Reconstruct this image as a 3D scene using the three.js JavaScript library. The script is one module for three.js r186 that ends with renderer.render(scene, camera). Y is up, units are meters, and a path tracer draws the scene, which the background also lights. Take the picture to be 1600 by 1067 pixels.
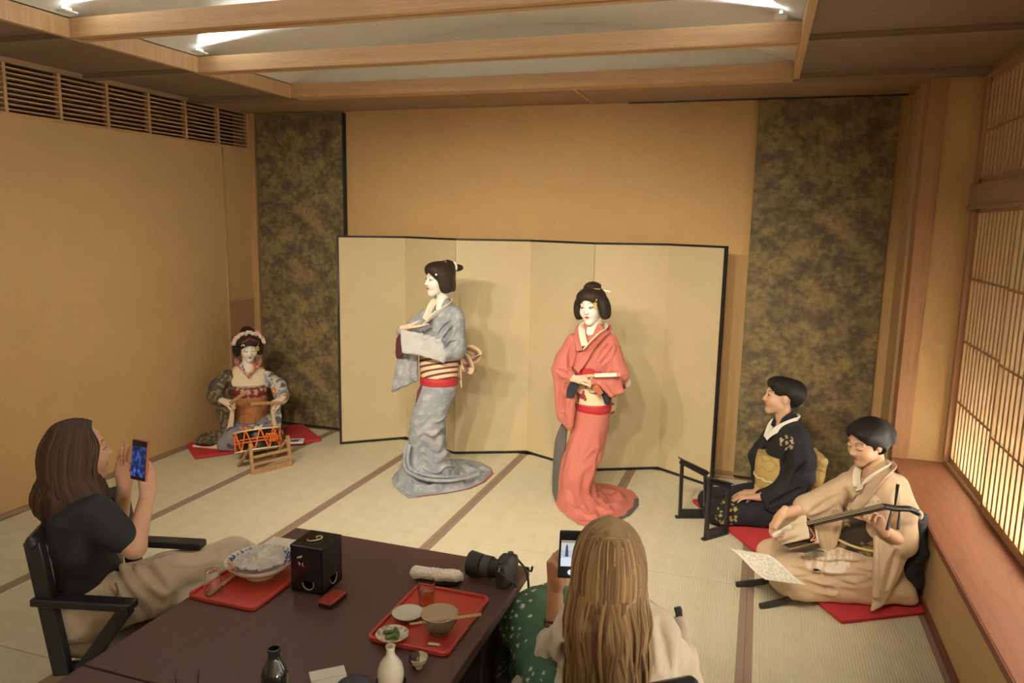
import * as THREE from 'three';
import { RoundedBoxGeometry } from 'three/addons/geometries/RoundedBoxGeometry.js';
import { RectAreaLightUniformsLib } from 'three/addons/lights/RectAreaLightUniformsLib.js';
import { mergeGeometries } from 'three/addons/utils/BufferGeometryUtils.js';
import { createNoise3D } from 'simplex-noise';

// ---------- camera, light, exposure ----------
const scene = new THREE.Scene();
scene.background = new THREE.Color(0x000000);
const D = Math.PI / 180;
const camera = new THREE.PerspectiveCamera(49.0947, 1600 / 1067, 0.05, 60);
camera.rotation.order = 'YXZ';
camera.position.set(0, 1.9, 0);
camera.rotation.set(-9.1526 * D, 18.2394 * D, 1.1256 * D);
scene.add(camera); camera.updateMatrixWorld(true);
const renderer = new THREE.WebGLRenderer({ antialias: true });
renderer.toneMapping = THREE.LinearToneMapping;
renderer.toneMappingExposure = 0.92;
renderer.shadowMap.enabled = true;
RectAreaLightUniformsLib.init();
const WARM = [1, 0.835, 0.60], COOL = [0.93, 0.96, 1.0];
// track spotlights on the ceiling beams (the fittings are built further down): [x, y, z, target x, y, z, candela, half angle, softness]
const SPOTS = [
  [-0.15, 2.66, -1.28, -0.35, 0.3, -5.0, 19, 30, 1.0],
  [-0.80, 2.66, -1.28, -1.0, 0.5, -5.0, 18, 35, 1.0],
  [-1.45, 2.66, -1.28, -1.5, 0.6, -5.0, 18, 35, 1.0],
  [-2.10, 2.66, -1.28, -2.2, 0.6, -5.0, 18, 35, 1.0],
  [-2.75, 2.66, -1.28, -3.2, 0.4, -4.9, 16, 36, 1.0],
];
for (const [x, y, z, tx, ty, tz, cd, ang, pen] of SPOTS) {
  const s = new THREE.SpotLight(new THREE.Color().setRGB(...WARM), cd, 0, ang * D, pen, 2);
  s.position.set(x, y, z); s.target.position.set(tx, ty, tz); s.castShadow = true; s.shadow.radius = 2.2; s.shadow.mapSize.set(1024, 1024);
  scene.add(s, s.target);
}

// ---------- helpers ----------
const rnd = (seed => () => { seed = (seed * 1664525 + 1013904223) >>> 0; return seed / 4294967296; })(20240611);
const noise3 = createNoise3D(rnd);
const fbm = (x, y, z, o = 4) => { let s = 0, a = 0.5; for (let i = 0; i < o; i++) { s += a * noise3(x, y, z); x *= 2.03; y *= 2.03; z *= 2.03; a *= 0.5; } return s; };
const clamp = (v, a = 0, b = 1) => v < a ? a : v > b ? b : v;
const lerp = (a, b, t) => a + (b - a) * t;
const sst = (a, b, x) => { const t = clamp((x - a) / (b - a)); return t * t * (3 - 2 * t); };
const mixc = (a, b, t) => [lerp(a[0], b[0], t), lerp(a[1], b[1], t), lerp(a[2], b[2], t)];
const add3 = (a, b, s = 1) => [a[0] + b[0] * s, a[1] + b[1] * s, a[2] + b[2] * s];
const sub3 = (a, b) => [a[0] - b[0], a[1] - b[1], a[2] - b[2]];
const dot3 = (a, b) => a[0] * b[0] + a[1] * b[1] + a[2] * b[2];
const crs = (a, b) => [a[1] * b[2] - a[2] * b[1], a[2] * b[0] - a[0] * b[2], a[0] * b[1] - a[1] * b[0]];
const nrm = a => { const l = Math.hypot(...a) || 1; return [a[0] / l, a[1] / l, a[2] / l]; };
const mid = (a, b, t = 0.5) => [lerp(a[0], b[0], t), lerp(a[1], b[1], t), lerp(a[2], b[2], t)];
const hex = h => { const c = new THREE.Color(h); return [c.r, c.g, c.b]; };
const used = {};
function numbered(n) { const k = used[n] = (used[n] ?? -1) + 1; return k ? `${n}_${String(k).padStart(3, '0')}` : n; }
function tag(o, label, category, group) { o.userData.label = label; o.userData.category = category; if (group) o.userData.group = group; return o; }
function thing(name, label, category, pos = [0, 0, 0], turn = 0, group) {
  const o = new THREE.Group(); o.name = numbered(name); o.position.set(...pos); o.rotation.y = turn; scene.add(o); return tag(o, label, category, group);
}
function part(parent, name, geo, mat, label) {
  const m = new THREE.Mesh(Array.isArray(geo) ? merge(geo) : geo, mat); m.name = name; m.castShadow = m.receiveShadow = true; parent.add(m); if (label) m.userData.label = label; return m;
}
function struct(name, geo, mat, label) { const m = part(scene, name, geo, mat); m.userData.kind = 'structure'; if (label) m.userData.label = label; return m; }
function merge(list) {
  const l = list.map(g => g.index ? g.toNonIndexed() : g), keys = ['position', 'normal', 'uv', 'color'].filter(k => l.every(g => g.attributes[k]));
  for (const g of l) for (const k of Object.keys(g.attributes)) if (!keys.includes(k)) g.deleteAttribute(k);
  return mergeGeometries(l);
}
// boxes with uv in metres
function bx(x0, x1, y0, y1, z0, z1, r = 0) {
  const w = Math.abs(x1 - x0), h = Math.abs(y1 - y0), d = Math.abs(z1 - z0);
  const g = r > 0 ? new RoundedBoxGeometry(w, h, d, 2, Math.min(r, w / 2.01, h / 2.01, d / 2.01)) : new THREE.BoxGeometry(w, h, d);
  g.translate((x0 + x1) / 2, (y0 + y1) / 2, (z0 + z1) / 2); return metric(g);
}
function metric(g) {
  const p = g.attributes.position, n = g.attributes.normal, uv = new Float32Array(p.count * 2);
  for (let i = 0; i < p.count; i++) {
    const ax = Math.abs(n.getX(i)), ay = Math.abs(n.getY(i)), az = Math.abs(n.getZ(i)), x = p.getX(i), y = p.getY(i), z = p.getZ(i);
    if (ay >= ax && ay >= az) { uv[2 * i] = x; uv[2 * i + 1] = -z; } else if (ax >= az) { uv[2 * i] = z; uv[2 * i + 1] = y; } else { uv[2 * i] = x; uv[2 * i + 1] = y; }
  }
  g.setAttribute('uv', new THREE.BufferAttribute(uv, 2)); return g;
}
function bar(a, b, w, h, up = [0, 1, 0], r = 0.002) { // a box beam from a to b
  const dir = nrm(sub3(b, a)), L = Math.hypot(...sub3(b, a)); let s = crs(up, dir); if (Math.hypot(...s) < 1e-4) s = [1, 0, 0]; s = nrm(s); const u = crs(dir, s);
  const g = r > 0 ? new RoundedBoxGeometry(w, h, L, 2, Math.min(r, w / 2.1, h / 2.1)) : new THREE.BoxGeometry(w, h, L); metric(g);
  const m = new THREE.Matrix4().makeBasis(new THREE.Vector3(...s), new THREE.Vector3(...u), new THREE.Vector3(...dir)); m.setPosition(...mid(a, b)); return g.applyMatrix4(m);
}
const crv = pts => new THREE.CatmullRomCurve3(pts.map(p => new THREE.Vector3(...p)));
function tube(pts, r, seg = 24, rs = 8) { return capped(new THREE.TubeGeometry(crv(pts), seg, r, rs), pts, r); }
function capped(g, pts, r) { const a = new THREE.SphereGeometry(r, 8, 6).translate(...pts[0]), b = new THREE.SphereGeometry(r, 8, 6).translate(...pts[pts.length - 1]); return merge([g, a, b]); }
function rod(a, b, ra, rb = ra, seg = 12) { // tapered cylinder
  const L = Math.hypot(...sub3(b, a)), g = new THREE.CylinderGeometry(rb, ra, L, seg); g.translate(0, L / 2, 0);
  g.applyQuaternion(new THREE.Quaternion().setFromUnitVectors(new THREE.Vector3(0, 1, 0), new THREE.Vector3(...nrm(sub3(b, a))))); return g.translate(...a);
}
const lathe = (pts, seg = 40) => new THREE.LatheGeometry(pts.map(p => new THREE.Vector2(...p)), seg);
function tex(w, h, fn, srgb = true, rep = [1, 1]) { // fn(u, v) -> [r, g, b] 0..1
  const d = new Uint8Array(w * h * 4);
  for (let j = 0; j < h; j++) for (let i = 0; i < w; i++) { const c = fn(i / w, j / h), k = 4 * (j * w + i); d[k] = 255 * clamp(c[0]); d[k + 1] = 255 * clamp(c[1]); d[k + 2] = 255 * clamp(c[2]); d[k + 3] = 255; }
  const t = new THREE.DataTexture(d, w, h); t.wrapS = t.wrapT = THREE.RepeatWrapping; t.magFilter = THREE.LinearFilter; t.minFilter = THREE.LinearMipmapLinearFilter; t.generateMipmaps = true;
  if (srgb) t.colorSpace = THREE.SRGBColorSpace; t.repeat.set(...rep); t.needsUpdate = true; return t;
}
// noise that repeats over the unit square
function tile(u, v, su, sv, seed, o = 4) {
  const f = (a, b) => fbm(a * su, b * sv, seed, o), bu = sst(0.8, 1, u), bv = sst(0.8, 1, v);
  return lerp(lerp(f(u, v), f(u - 1, v), bu), lerp(f(u, v - 1), f(u - 1, v - 1), bu), bv);
}
const gray = v => [v, v, v];
const std = (color, roughness = 0.6, o = {}) => new THREE.MeshStandardMaterial({ color: Array.isArray(color) ? new THREE.Color().setRGB(...color) : new THREE.Color(color), roughness, side: THREE.DoubleSide, ...o });
const phys = (color, roughness, o) => new THREE.MeshPhysicalMaterial({ color: Array.isArray(color) ? new THREE.Color().setRGB(...color) : new THREE.Color(color), roughness, side: THREE.DoubleSide, ...o });

// a frame at a spot on the floor whose z points to where the photographer stood: p(u, v, off) is the point seen at pixel u, v of the photograph, off metres in front of the spot
const F0 = 533.5 / Math.tan(49.0947 / 2 * D);
function pixelRay(u, v) { const d = new THREE.Vector3(u - 800, 533.5 - v, -F0).applyQuaternion(camera.quaternion); return [d.x, d.y, d.z]; }
function floorAt(u, v, h = 0) { const d = pixelRay(u, v), t = (h - 1.9) / d[1]; return [d[0] * t, h, d[2] * t]; }
function spot(bx_, bz_) {
  const a = Math.atan2(-bx_, -bz_), s = Math.sin(a), c = Math.cos(a);
  const toL = q => { const x = q[0] - bx_, z = q[2] - bz_; return [x * c - z * s, q[1], x * s + z * c]; };
  return { pos: [bx_, 0, bz_], turn: a, toL,
    p(u, v, off = 0) { const d = pixelRay(u, v), o = toL([0, 1.9, 0]), dl = [d[0] * c - d[2] * s, d[1], d[0] * s + d[2] * c], t = (off - o[2]) / dl[2]; return [o[0] + dl[0] * t, 1.9 + dl[1] * t, off]; },
    fl(u, v, h = 0) { return toL(floorAt(u, v, h)); } };
}
// ---------- materials of the room ----------
const wallTex = tex(512, 512, (u, v) => { const n = tile(u, v, 3, 3, 1.5), g = tile(u, v, 120, 120, 9.1, 2); return gray(0.95 + 0.02 * n + 0.08 * g); }, true, [1, 1]);
const wallBump = tex(512, 512, (u, v) => gray(0.5 + 0.5 * tile(u, v, 140, 140, 4.4, 2)), false, [1, 1]);
const M = {};
M.wall = std([0.62, 0.42, 0.20], 0.92, { map: wallTex, bumpMap: wallBump, bumpScale: 0.0006 });
M.wallPink = std([0.46, 0.25, 0.14], 0.9, { map: wallTex });
const grain = (su, sv, seed, a = 0.16) => tex(512, 512, (u, v) => { const w = tile(u, v, 2, 3, seed, 2) * 0.25; const l = tile(u + w * 0.02, v, su, sv, seed + 3, 4), f = tile(u, v, su * 6, sv * 8, seed + 7, 2); return gray(0.88 + a * l + 0.07 * f); });
const gX = grain(1.2, 40, 2.2, 0.07), gY = grain(40, 1.2, 5.2, 0.07);
M.woodX = std([0.68, 0.43, 0.22], 0.55, { map: gX });
M.woodY = std([0.66, 0.42, 0.21], 0.55, { map: gY });
M.woodDarkX = std([0.44, 0.29, 0.18], 0.6, { map: gX });
M.board = std([0.27, 0.185, 0.135], 0.6, { map: gX });
M.pillar = std([0.55, 0.30, 0.15], 0.5, { map: gY });
M.kumiko = std([0.52, 0.33, 0.165], 0.55, { map: gY });
M.vault = std([0.80, 0.78, 0.70], 0.9, { map: wallTex });
M.dark = std([0.012, 0.014, 0.018], 0.5);
M.black = std([0.016, 0.017, 0.021], 0.35);
// the dark mottled panels: two pigments rubbed over each other
const mott = tex(1024, 1024, (u, v) => { const a = tile(u, v, 7, 8, 21.3, 5), b = tile(u, v, 22, 26, 33.3, 4), f = tile(u, v, 190, 190, 44, 2); const t = sst(-0.9, 0.9, a + 0.7 * b); const c = mixc([0.27, 0.245, 0.20], [0.50, 0.44, 0.29], t); return c.map(q => q * (0.94 + 0.16 * f)); }, true, [0.7, 0.7]);
const mottBump = tex(512, 512, (u, v) => gray(0.5 + 0.4 * tile(u, v, 30, 30, 71, 4)), false, [0.7, 0.7]);
M.mott = std([1.6, 1.6, 1.6], 0.75, { map: mott, bumpMap: mottBump, bumpScale: 0.001 });
// tatami: rush ribs along z, 14 mm apart
const tatC = tex(1024, 512, (u, v) => { const s = tile(u, v, 500, 5, 3.9, 2), b = tile(u, v, 3, 3, 8.8, 3), r = Math.sin(u * 32 * 2 * Math.PI), th = 0.5 + 0.5 * Math.sin(v * 2 * Math.PI * 64); return [0.885 + 0.06 * s + 0.03 * b + 0.03 * r, 0.865 + 0.06 * s + 0.03 * b + 0.032 * r, 0.76 + 0.07 * s + 0.04 * b + 0.045 * r].map(q => q * (0.985 + 0.015 * th)); }, true, [1 / 0.448, 1 / 0.448]);
const tatB = tex(1024, 512, (u, v) => { const k = Math.abs(Math.sin(u * 32 * Math.PI)); return gray(0.15 + 0.75 * Math.pow(k, 0.6) + 0.1 * tile(u, v, 400, 8, 6, 2)); }, false, [1 / 0.448, 1 / 0.448]);
M.tatami = std([0.85, 0.85, 0.85], 0.7, { map: tatC, bumpMap: tatB, bumpScale: 0.0022 });
const heriT = tex(128, 128, (u, v) => gray(0.86 + 0.1 * tile(u, v, 60, 60, 12, 2) + 0.06 * Math.sin(v * 2 * Math.PI * 32)), true, [6, 6]);
M.heri = std([0.42, 0.30, 0.225], 0.85, { map: heriT });
const sillT = tex(512, 1024, (v, u) => { // cathedral grain seen on a wide plank
  const c = tile(u, v, 1.5, 1.2, 55, 2), d = Math.abs(v - 0.5 + 0.12 * c) * 9 + 2.4 * Math.pow(Math.abs(((u * 2) % 1) - 0.5), 2) * 6 * (0.6 + c), l = Math.pow(0.5 + 0.5 * Math.sin(d * 3.6), 8), f = tile(u, v, 6, 240, 66, 2);
  return mixc([0.71, 0.46, 0.33], [0.50, 0.28, 0.19], 0.28 * l + 0.3 + 0.3 * f); }, true, [2.9, 0.55]);
M.sill = phys([0.62, 0.58, 0.58], 0.42, { map: sillT, clearcoat: 0.35, clearcoatRoughness: 0.3 });
M.sillEdge = std([0.20, 0.07, 0.04], 0.5);

// ---------- floor: tatami mats with cloth borders ----------
const floor = struct('floor', bx(-4.6, 1.0, -0.25, -0.03, -6.0, 1.7), M.woodDarkX, 'tatami floor with brown cloth borders');
{
  const W = 0.9, g = {};
  for (let c = 0; c < 6; c++) for (let r = 0; r < 5; r++) {
    const x0 = Math.max(-4.452 + c * W, -4.40), x1 = Math.min(-4.452 + (c + 1) * W, 0.895), z1 = -3.945 + (r) * 1.75, z0 = Math.max(z1 - 1.75, -5.79);
    if (z0 > 1.5) continue;
    const mat = part(floor, 'tatami_mat', bx(x0 + 0.034 + 0.0006, x1 - 0.034 - 0.0006, -0.03, 0, z0 + 0.0025, Math.min(z1, 1.6) - 0.0025), M.tatami);
    for (const [a, b] of [[x0 + 0.0008, x0 + 0.0345], [x1 - 0.0345, x1 - 0.0008]]) part(mat, 'cloth_border', bx(a, b, -0.03, 0.0012, z0 + 0.0025, Math.min(z1, 1.6) - 0.0025), M.heri);
  }
}
// ---------- back wall ----------
const wallBack = struct('wall_back', bx(-4.6, 1.6, -0.03, 3.3, -6.0, -5.8), M.wall);
part(wallBack, 'top_rail', bx(-4.40, 0.89, 2.792, 2.83, -5.83, -5.76), M.woodDarkX);
part(wallBack, 'slot_shade_strip', bx(-1.02, 0.86, 2.784, 2.7925, -5.80, -5.765), M.black);  // shade of a slot at the wall top, painted in as a black strip
part(wallBack, 'base_strip', bx(-3.44, -0.1, 0, 0.025, -5.81, -5.785), M.woodDarkX);
tag(part(scene, 'wall_panel', bx(-4.315, -3.45, 0.012, 2.772, -5.795, -5.752, 0.003), M.mott), 'tall dark mottled wall panel in the corner behind the kneeling drummer', 'wall panel');
{ const p = scene.children[scene.children.length - 1]; part(p, 'edge_strip', bx(-3.45, -3.438, 0.012, 2.775, -5.795, -5.748), M.dark); part(p, 'foot_strip', bx(-4.315, -3.438, 0.002, 0.012, -5.795, -5.748), M.dark); }
tag(part(scene, 'wall_panel_001', bx(-0.09, 0.815, 0.012, 2.78, -5.795, -5.755, 0.003), M.mott), 'tall dark mottled wall panel behind the woman in the black kimono', 'wall panel');
{ const p = scene.children[scene.children.length - 1]; part(p, 'foot_strip', bx(-0.09, 0.815, 0.002, 0.012, -5.795, -5.75), M.dark); }
// ---------- left wall with slatted air grille ----------
const wallLeft = struct('wall_left', [bx(-4.62, -4.40, -0.03, 2.485, -5.8, 1.7), bx(-4.62, -4.40, 2.80, 3.3, -5.8, 1.7), bx(-5.1, -5.0, 2.3, 3.0, -5.8, 1.7)], M.wall);
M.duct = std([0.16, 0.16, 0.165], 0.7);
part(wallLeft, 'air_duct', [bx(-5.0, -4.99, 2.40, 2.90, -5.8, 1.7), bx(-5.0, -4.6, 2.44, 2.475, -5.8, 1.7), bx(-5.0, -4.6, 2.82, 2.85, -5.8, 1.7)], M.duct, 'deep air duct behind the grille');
part(wallLeft, 'corner_post', bx(-4.405, -4.335, 0, 2.79, -5.8, -5.745), M.woodY);
part(wallLeft, 'pink_panel', bx(-4.402, -4.394, 0.02, 1.16, -5.735, -5.415), M.wallPink);
part(wallLeft, 'seam_strip', bx(-4.402, -4.389, 0.02, 2.487, -5.412, -5.396), M.woodY);
part(wallLeft, 'seam_strip', bx(-4.402, -4.389, 1.155, 1.172, -5.745, -5.40), M.woodX);
part(wallLeft, 'base_strip', bx(-4.41, -4.388, 0, 0.028, -5.74, 1.6), M.woodDarkX);
{
  const gr = thing('air_grille', 'long slatted wooden air grille high on the beige wall', 'grille', [-4.40, 2.487, 0]);
  part(gr, 'bottom_rail', bx(-0.03, 0.012, -0.012, 0.006, -5.745, 1.2), M.woodY);
  part(gr, 'top_rail', bx(-0.03, 0.006, 0.296, 0.328, -5.745, 1.2), M.woodDarkX);
  for (let i = 0; i < 9; i++) { const y = 0.022 + i * 0.0305; part(gr, 'slat', bx(-0.055, 0.002, y, y + 0.0085, -5.745, 1.2), M.woodX); }
  for (let i = 0; i < 18; i++) { const z = -5.74 + i * 0.3765; part(gr, 'divider', bx(-0.032, 0.006, 0, 0.30, z - 0.011, z + 0.011), M.woodY); }
}
// ---------- right side: stub wall, pillar, sill, paper windows ----------
const wallRight = struct('wall_right', [bx(0.89, 1.6, -0.03, 3.3, -5.8, -5.34), bx(0.90, 1.0, -0.03, 0.41, -5.34, 1.7), bx(0.98, 1.6, 0.41, 3.3, -5.34, -5.215), bx(1.19, 1.6, -0.03, 0.41, -5.34, 1.7), bx(1.24, 1.6, 2.80, 3.3, -5.3, 1.7), ], M.wall);
part(wallRight, 'light_box_back', bx(1.55, 1.62, 0.4, 2.9, -5.3, 1.7), M.vault);
part(wallRight, 'pillar', bx(0.885, 0.982, 0.03, 2.83, -5.34, -5.2, 0.004), M.pillar);
part(wallRight, 'moulding', bx(0.868, 0.892, 0, 2.8, -5.43, -5.345, 0.003), M.woodY);
part(wallRight, 'base_strip', bx(0.888, 0.905, 0, 0.05, -5.3, 1.6), M.sillEdge);
const sill = struct('trim_1', bx(0.884, 1.215, 0.41, 0.44, -5.215, 1.65, 0.003), M.sill, 'broad reddish wooden window sill');
part(sill, 'front_lip', bx(0.878, 0.886, 0.405, 0.438, -5.215, 1.65), M.sillEdge);
struct('trim_2', bx(1.185, 1.22, 0.44, 0.462, -5.215, 1.6), M.kumiko, 'wooden sill track');
struct('trim_3', [bx(1.16, 1.25, 2.035, 2.165, -5.215, 1.6, 0.004), bx(1.15, 1.19, 2.02, 2.04, -5.215, 1.6, 0.003)], M.woodDarkX, 'wooden lintel between the upper and lower paper windows');
struct('trim_4', bx(1.175, 1.25, 0.46, 2.82, -5.215, -5.165, 0.003), M.pillar, 'wooden window jamb');
struct('trim_5', bx(1.16, 1.25, 2.775, 2.83, -5.215, 1.6, 0.003), M.woodDarkX, 'wooden head rail over the upper paper windows');
M.paper = phys([0.93, 0.92, 0.88], 0.95, { transmission: 0.5, thickness: 0, map: wallTex });
function shoji(n, x, z0, z1, y0, y1, bars, rows) {
  const w = struct(`window_${n}`, [bx(x - 0.014, x + 0.014, y0, y0 + 0.035, z0, z1, 0.002), bx(x - 0.014, x + 0.014, y1 - 0.03, y1, z0, z1, 0.002), bx(x - 0.014, x + 0.014, y0, y1, z0, z0 + 0.03, 0.002), bx(x - 0.014, x + 0.014, y0, y1, z1 - 0.03, z1, 0.002)], M.kumiko);
  part(w, 'paper', bx(x + 0.004, x + 0.005, y0 + 0.02, y1 - 0.02, z0 + 0.02, z1 - 0.02), M.paper);
  for (let i = 1; i < bars; i++) { const z = lerp(z0 + 0.03, z1 - 0.03, i / bars); part(w, 'upright_lattice_bar', bx(x - 0.013, x + 0.003, y0 + 0.03, y1 - 0.025, z - 0.0135, z + 0.0135), M.kumiko); }
  for (const y of rows) part(w, 'cross_lattice_bar', bx(x - 0.014, x + 0.003, y - 0.006, y + 0.006, z0 + 0.03, z1 - 0.03), M.kumiko);
}
for (let i = 0; i < 6; i++) {
  const z0 = -5.165 + i * 0.84, z1 = z0 + 0.865, x = i % 2 ? 1.19 : 1.218;
  shoji(i + 1, x, z0, z1, 0.462, 2.03, 11, [1.61, 1.23, 0.855]);
  shoji(i + 7, 1.205, z0 + 0.01, z1 - 0.015, 2.165, 2.775, 11, [2.47]);
}
// strip lamp standing in the space behind the paper windows
{
  const l = thing('strip_lamp', 'long strip lamp glowing behind the paper windows', 'lamp', [1.40, 0.45, -2.4]);
  part(l, 'tray', bx(-0.05, 0.05, -0.04, 0, -2.6, 2.6), M.woodDarkX);
  part(l, 'diffuser', bx(-0.035, 0.035, 0, 0.03, -2.6, 2.6, 0.01), std([0.9, 0.86, 0.75], 0.6, { emissive: new THREE.Color().setRGB(1, 0.96, 0.88), emissiveIntensity: 2 }));
  const a = new THREE.RectAreaLight(new THREE.Color().setRGB(1, 0.96, 0.88), 1100, 0.07, 5.2); a.position.set(-0.045, 0.03, 0); l.add(a); l.updateMatrixWorld(true); a.lookAt(1.355 - 0.8, 0.48 + 0.6, -2.4); a.rotateZ(Math.PI / 2); { const v = new THREE.Vector3(0, 1, 0).applyQuaternion(a.quaternion); if (Math.abs(v.z) < 0.5) a.rotateZ(Math.PI / 2); }
}
struct('wall_front', bx(-4.6, 1.6, -0.03, 3.4, 1.6, 1.8), M.wall);
// ---------- ceiling: boarded sides, beams, white vault ----------
const X0 = -3.445, X1 = 0.108, ZB = -5.02, CY = 2.785;
const ceil = struct('ceiling', [bx(-4.6, 1.62, 3.32, 3.5, -6, 1.8), bx(-4.62, X0 - 0.03, 2.815, 2.86, -5.8, 1.7), bx(X1 + 0.03, 1.62, 2.815, 2.86, -5.8, 1.7), bx(X0 - 0.03, X1 + 0.03, 2.84, 2.86, -5.8, ZB - 0.1)], M.board);
{
  const N = 40, g = new THREE.BufferGeometry(), pos = [], idx = [], nx = [];
  const yA = 2.885, rise = 0.32, w = X1 - X0, R = (w * w / 4 + rise * rise) / (2 * rise), cx = (X0 + X1) / 2, cy = yA + rise - R;
  for (let i = 0; i <= N; i++) { const x = lerp(X0, X1, i / N), y = cy + Math.sqrt(R * R - (x - cx) ** 2); for (const z of [ZB - 0.02, 1.65]) { pos.push(x, y, z); nx.push((cx - x) / R, (cy - y) / R, 0); } }
  for (let i = 0; i < N; i++) idx.push(2 * i, 2 * i + 2, 2 * i + 1, 2 * i + 1, 2 * i + 2, 2 * i + 3);
  g.setAttribute('position', new THREE.Float32BufferAttribute(pos, 3)); g.setAttribute('normal', new THREE.Float32BufferAttribute(nx, 3)); g.setIndex(idx); metric(g);
  part(ceil, 'vault', g, M.vault, 'shallow white curved vault');
  part(ceil, 'vault_end', bx(X0, X1, 2.86, 3.25, ZB - 0.04, ZB - 0.02), M.vault);
  part(ceil, 'vault_end', bx(X0, X1, 2.86, 3.25, 1.6, 1.62), M.vault);
}
for (const [a, b] of [[X0 - 0.035, X0], [X1, X1 + 0.035]]) part(ceil, 'fascia', bx(a, b, CY, 2.88, ZB - 0.02, 1.6, 0.002), M.woodY);
part(ceil, 'fascia', bx(X0, X1, CY, 2.88, ZB - 0.13, ZB, 0.002), M.woodX);
part(ceil, 'ceiling_board', bx(-4.6, 0.9, CY + 0.01, CY + 0.03, -5.8, ZB - 0.15), M.woodDarkX);
part(ceil, 'board_seam', bx(-1.30, -1.275, CY + 0.004, CY + 0.012, -5.75, ZB - 0.15), M.woodX);
for (const z of [-4.09, -3.16, -2.22, -1.28, -0.34, 0.6]) {
  const b = part(ceil, 'beam', [bx(X0, X1, CY, 2.88, z + 0.012, z + 0.052, 0.002), bx(X0, X1, CY, 2.88, z - 0.052, z - 0.012, 0.002), bx(X0, X1, CY + 0.012, 2.875, z - 0.02, z + 0.02)], M.woodX);
  for (const [x0, x1] of [[-4.4, X0 - 0.035], [X1 + 0.035, 1.2]]) part(ceil, 'side_beam', bx(x0, x1, CY, 2.816, z - 0.05, z + 0.05, 0.002), M.board);
}
part(ceil, 'side_beam', bx(-4.4, X0 - 0.035, CY, 2.84, ZB - 0.15, ZB, 0.002), M.board);
part(ceil, 'side_beam', bx(X1 + 0.035, 1.2, CY, 2.84, ZB - 0.15, ZB, 0.002), M.board);
// track spotlights under the beams
M.lampGlow = std([0.9, 0.85, 0.75], 0.4, { emissive: new THREE.Color().setRGB(...WARM), emissiveIntensity: 3 });
SPOTS.forEach(([x, y, z, tx, ty, tz], i) => {
  const d = nrm([tx - x, ty - y, tz - z]), t = thing('track_spotlight', `black track spotlight under the ceiling beam, ${['nearest the paper windows', 'second from the paper windows', 'in the middle of the row', 'second from the grille wall', 'nearest the grille wall'][i]}`, 'spotlight', [x, y, z]);
  part(t, 'body', lathe([[0.001, -0.001], [0.036, 0], [0.04, 0.004], [0.042, 0.0], [0.042, 0.12], [0.03, 0.13], [0.001, 0.13]].map(([r, h]) => [r, h]), 24).applyQuaternion(new THREE.Quaternion().setFromUnitVectors(new THREE.Vector3(0, 1, 0), new THREE.Vector3(-d[0], -d[1], -d[2]))).translate(-d[0] * 0.02, -d[1] * 0.02, -d[2] * 0.02), M.black);
  part(t, 'stem', rod([-d[0] * 0.1, -d[1] * 0.1, -d[2] * 0.1], [0, CY - y, 0], 0.009), M.black);
  part(t, 'lens', new THREE.CylinderGeometry(0.034, 0.034, 0.004, 20).applyQuaternion(new THREE.Quaternion().setFromUnitVectors(new THREE.Vector3(0, 1, 0), new THREE.Vector3(...d))).translate(-d[0] * 0.016, -d[1] * 0.016, -d[2] * 0.016), M.lampGlow);
});
// small cove lamps that wash the vault from both ends of every bay
const coveGlow = std([0.9, 0.9, 0.9], 0.5, { emissive: new THREE.Color().setRGB(...COOL), emissiveIntensity: 6 });
[-3.94, -3.01, -2.07, -1.13, -0.19].forEach((z, i) => [[X0, 1, 'grille'], [X1, -1, 'window']].forEach(([x, s, w]) => {
  const t = thing('cove_lamp', `small white cove lamp at the ${w} end of ceiling bay ${['second from the far wall', 'third from the far wall', 'over the laid table', 'over the near table', 'by the near wall'][i]}`, 'lamp', [x + s * 0.10, 2.883, z]);
  part(t, 'housing', bx(-0.03, 0.03, -0.008, 0.002, -0.04, 0.04, 0.003), M.vault);
  part(t, 'tube', new THREE.CapsuleGeometry(0.007, 0.04, 4, 8).rotateX(Math.PI / 2).translate(0, 0.012, 0), coveGlow);
  const l = new THREE.SpotLight(new THREE.Color().setRGB(...COOL), 26, 0, 44 * D, 1.0, 2); l.position.set(s * 0.01, 0.014, 0); l.target.position.set(s * 0.9, 0.72, 0.1); l.castShadow = true; l.shadow.radius = 1; t.add(l, l.target);
}));
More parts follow.
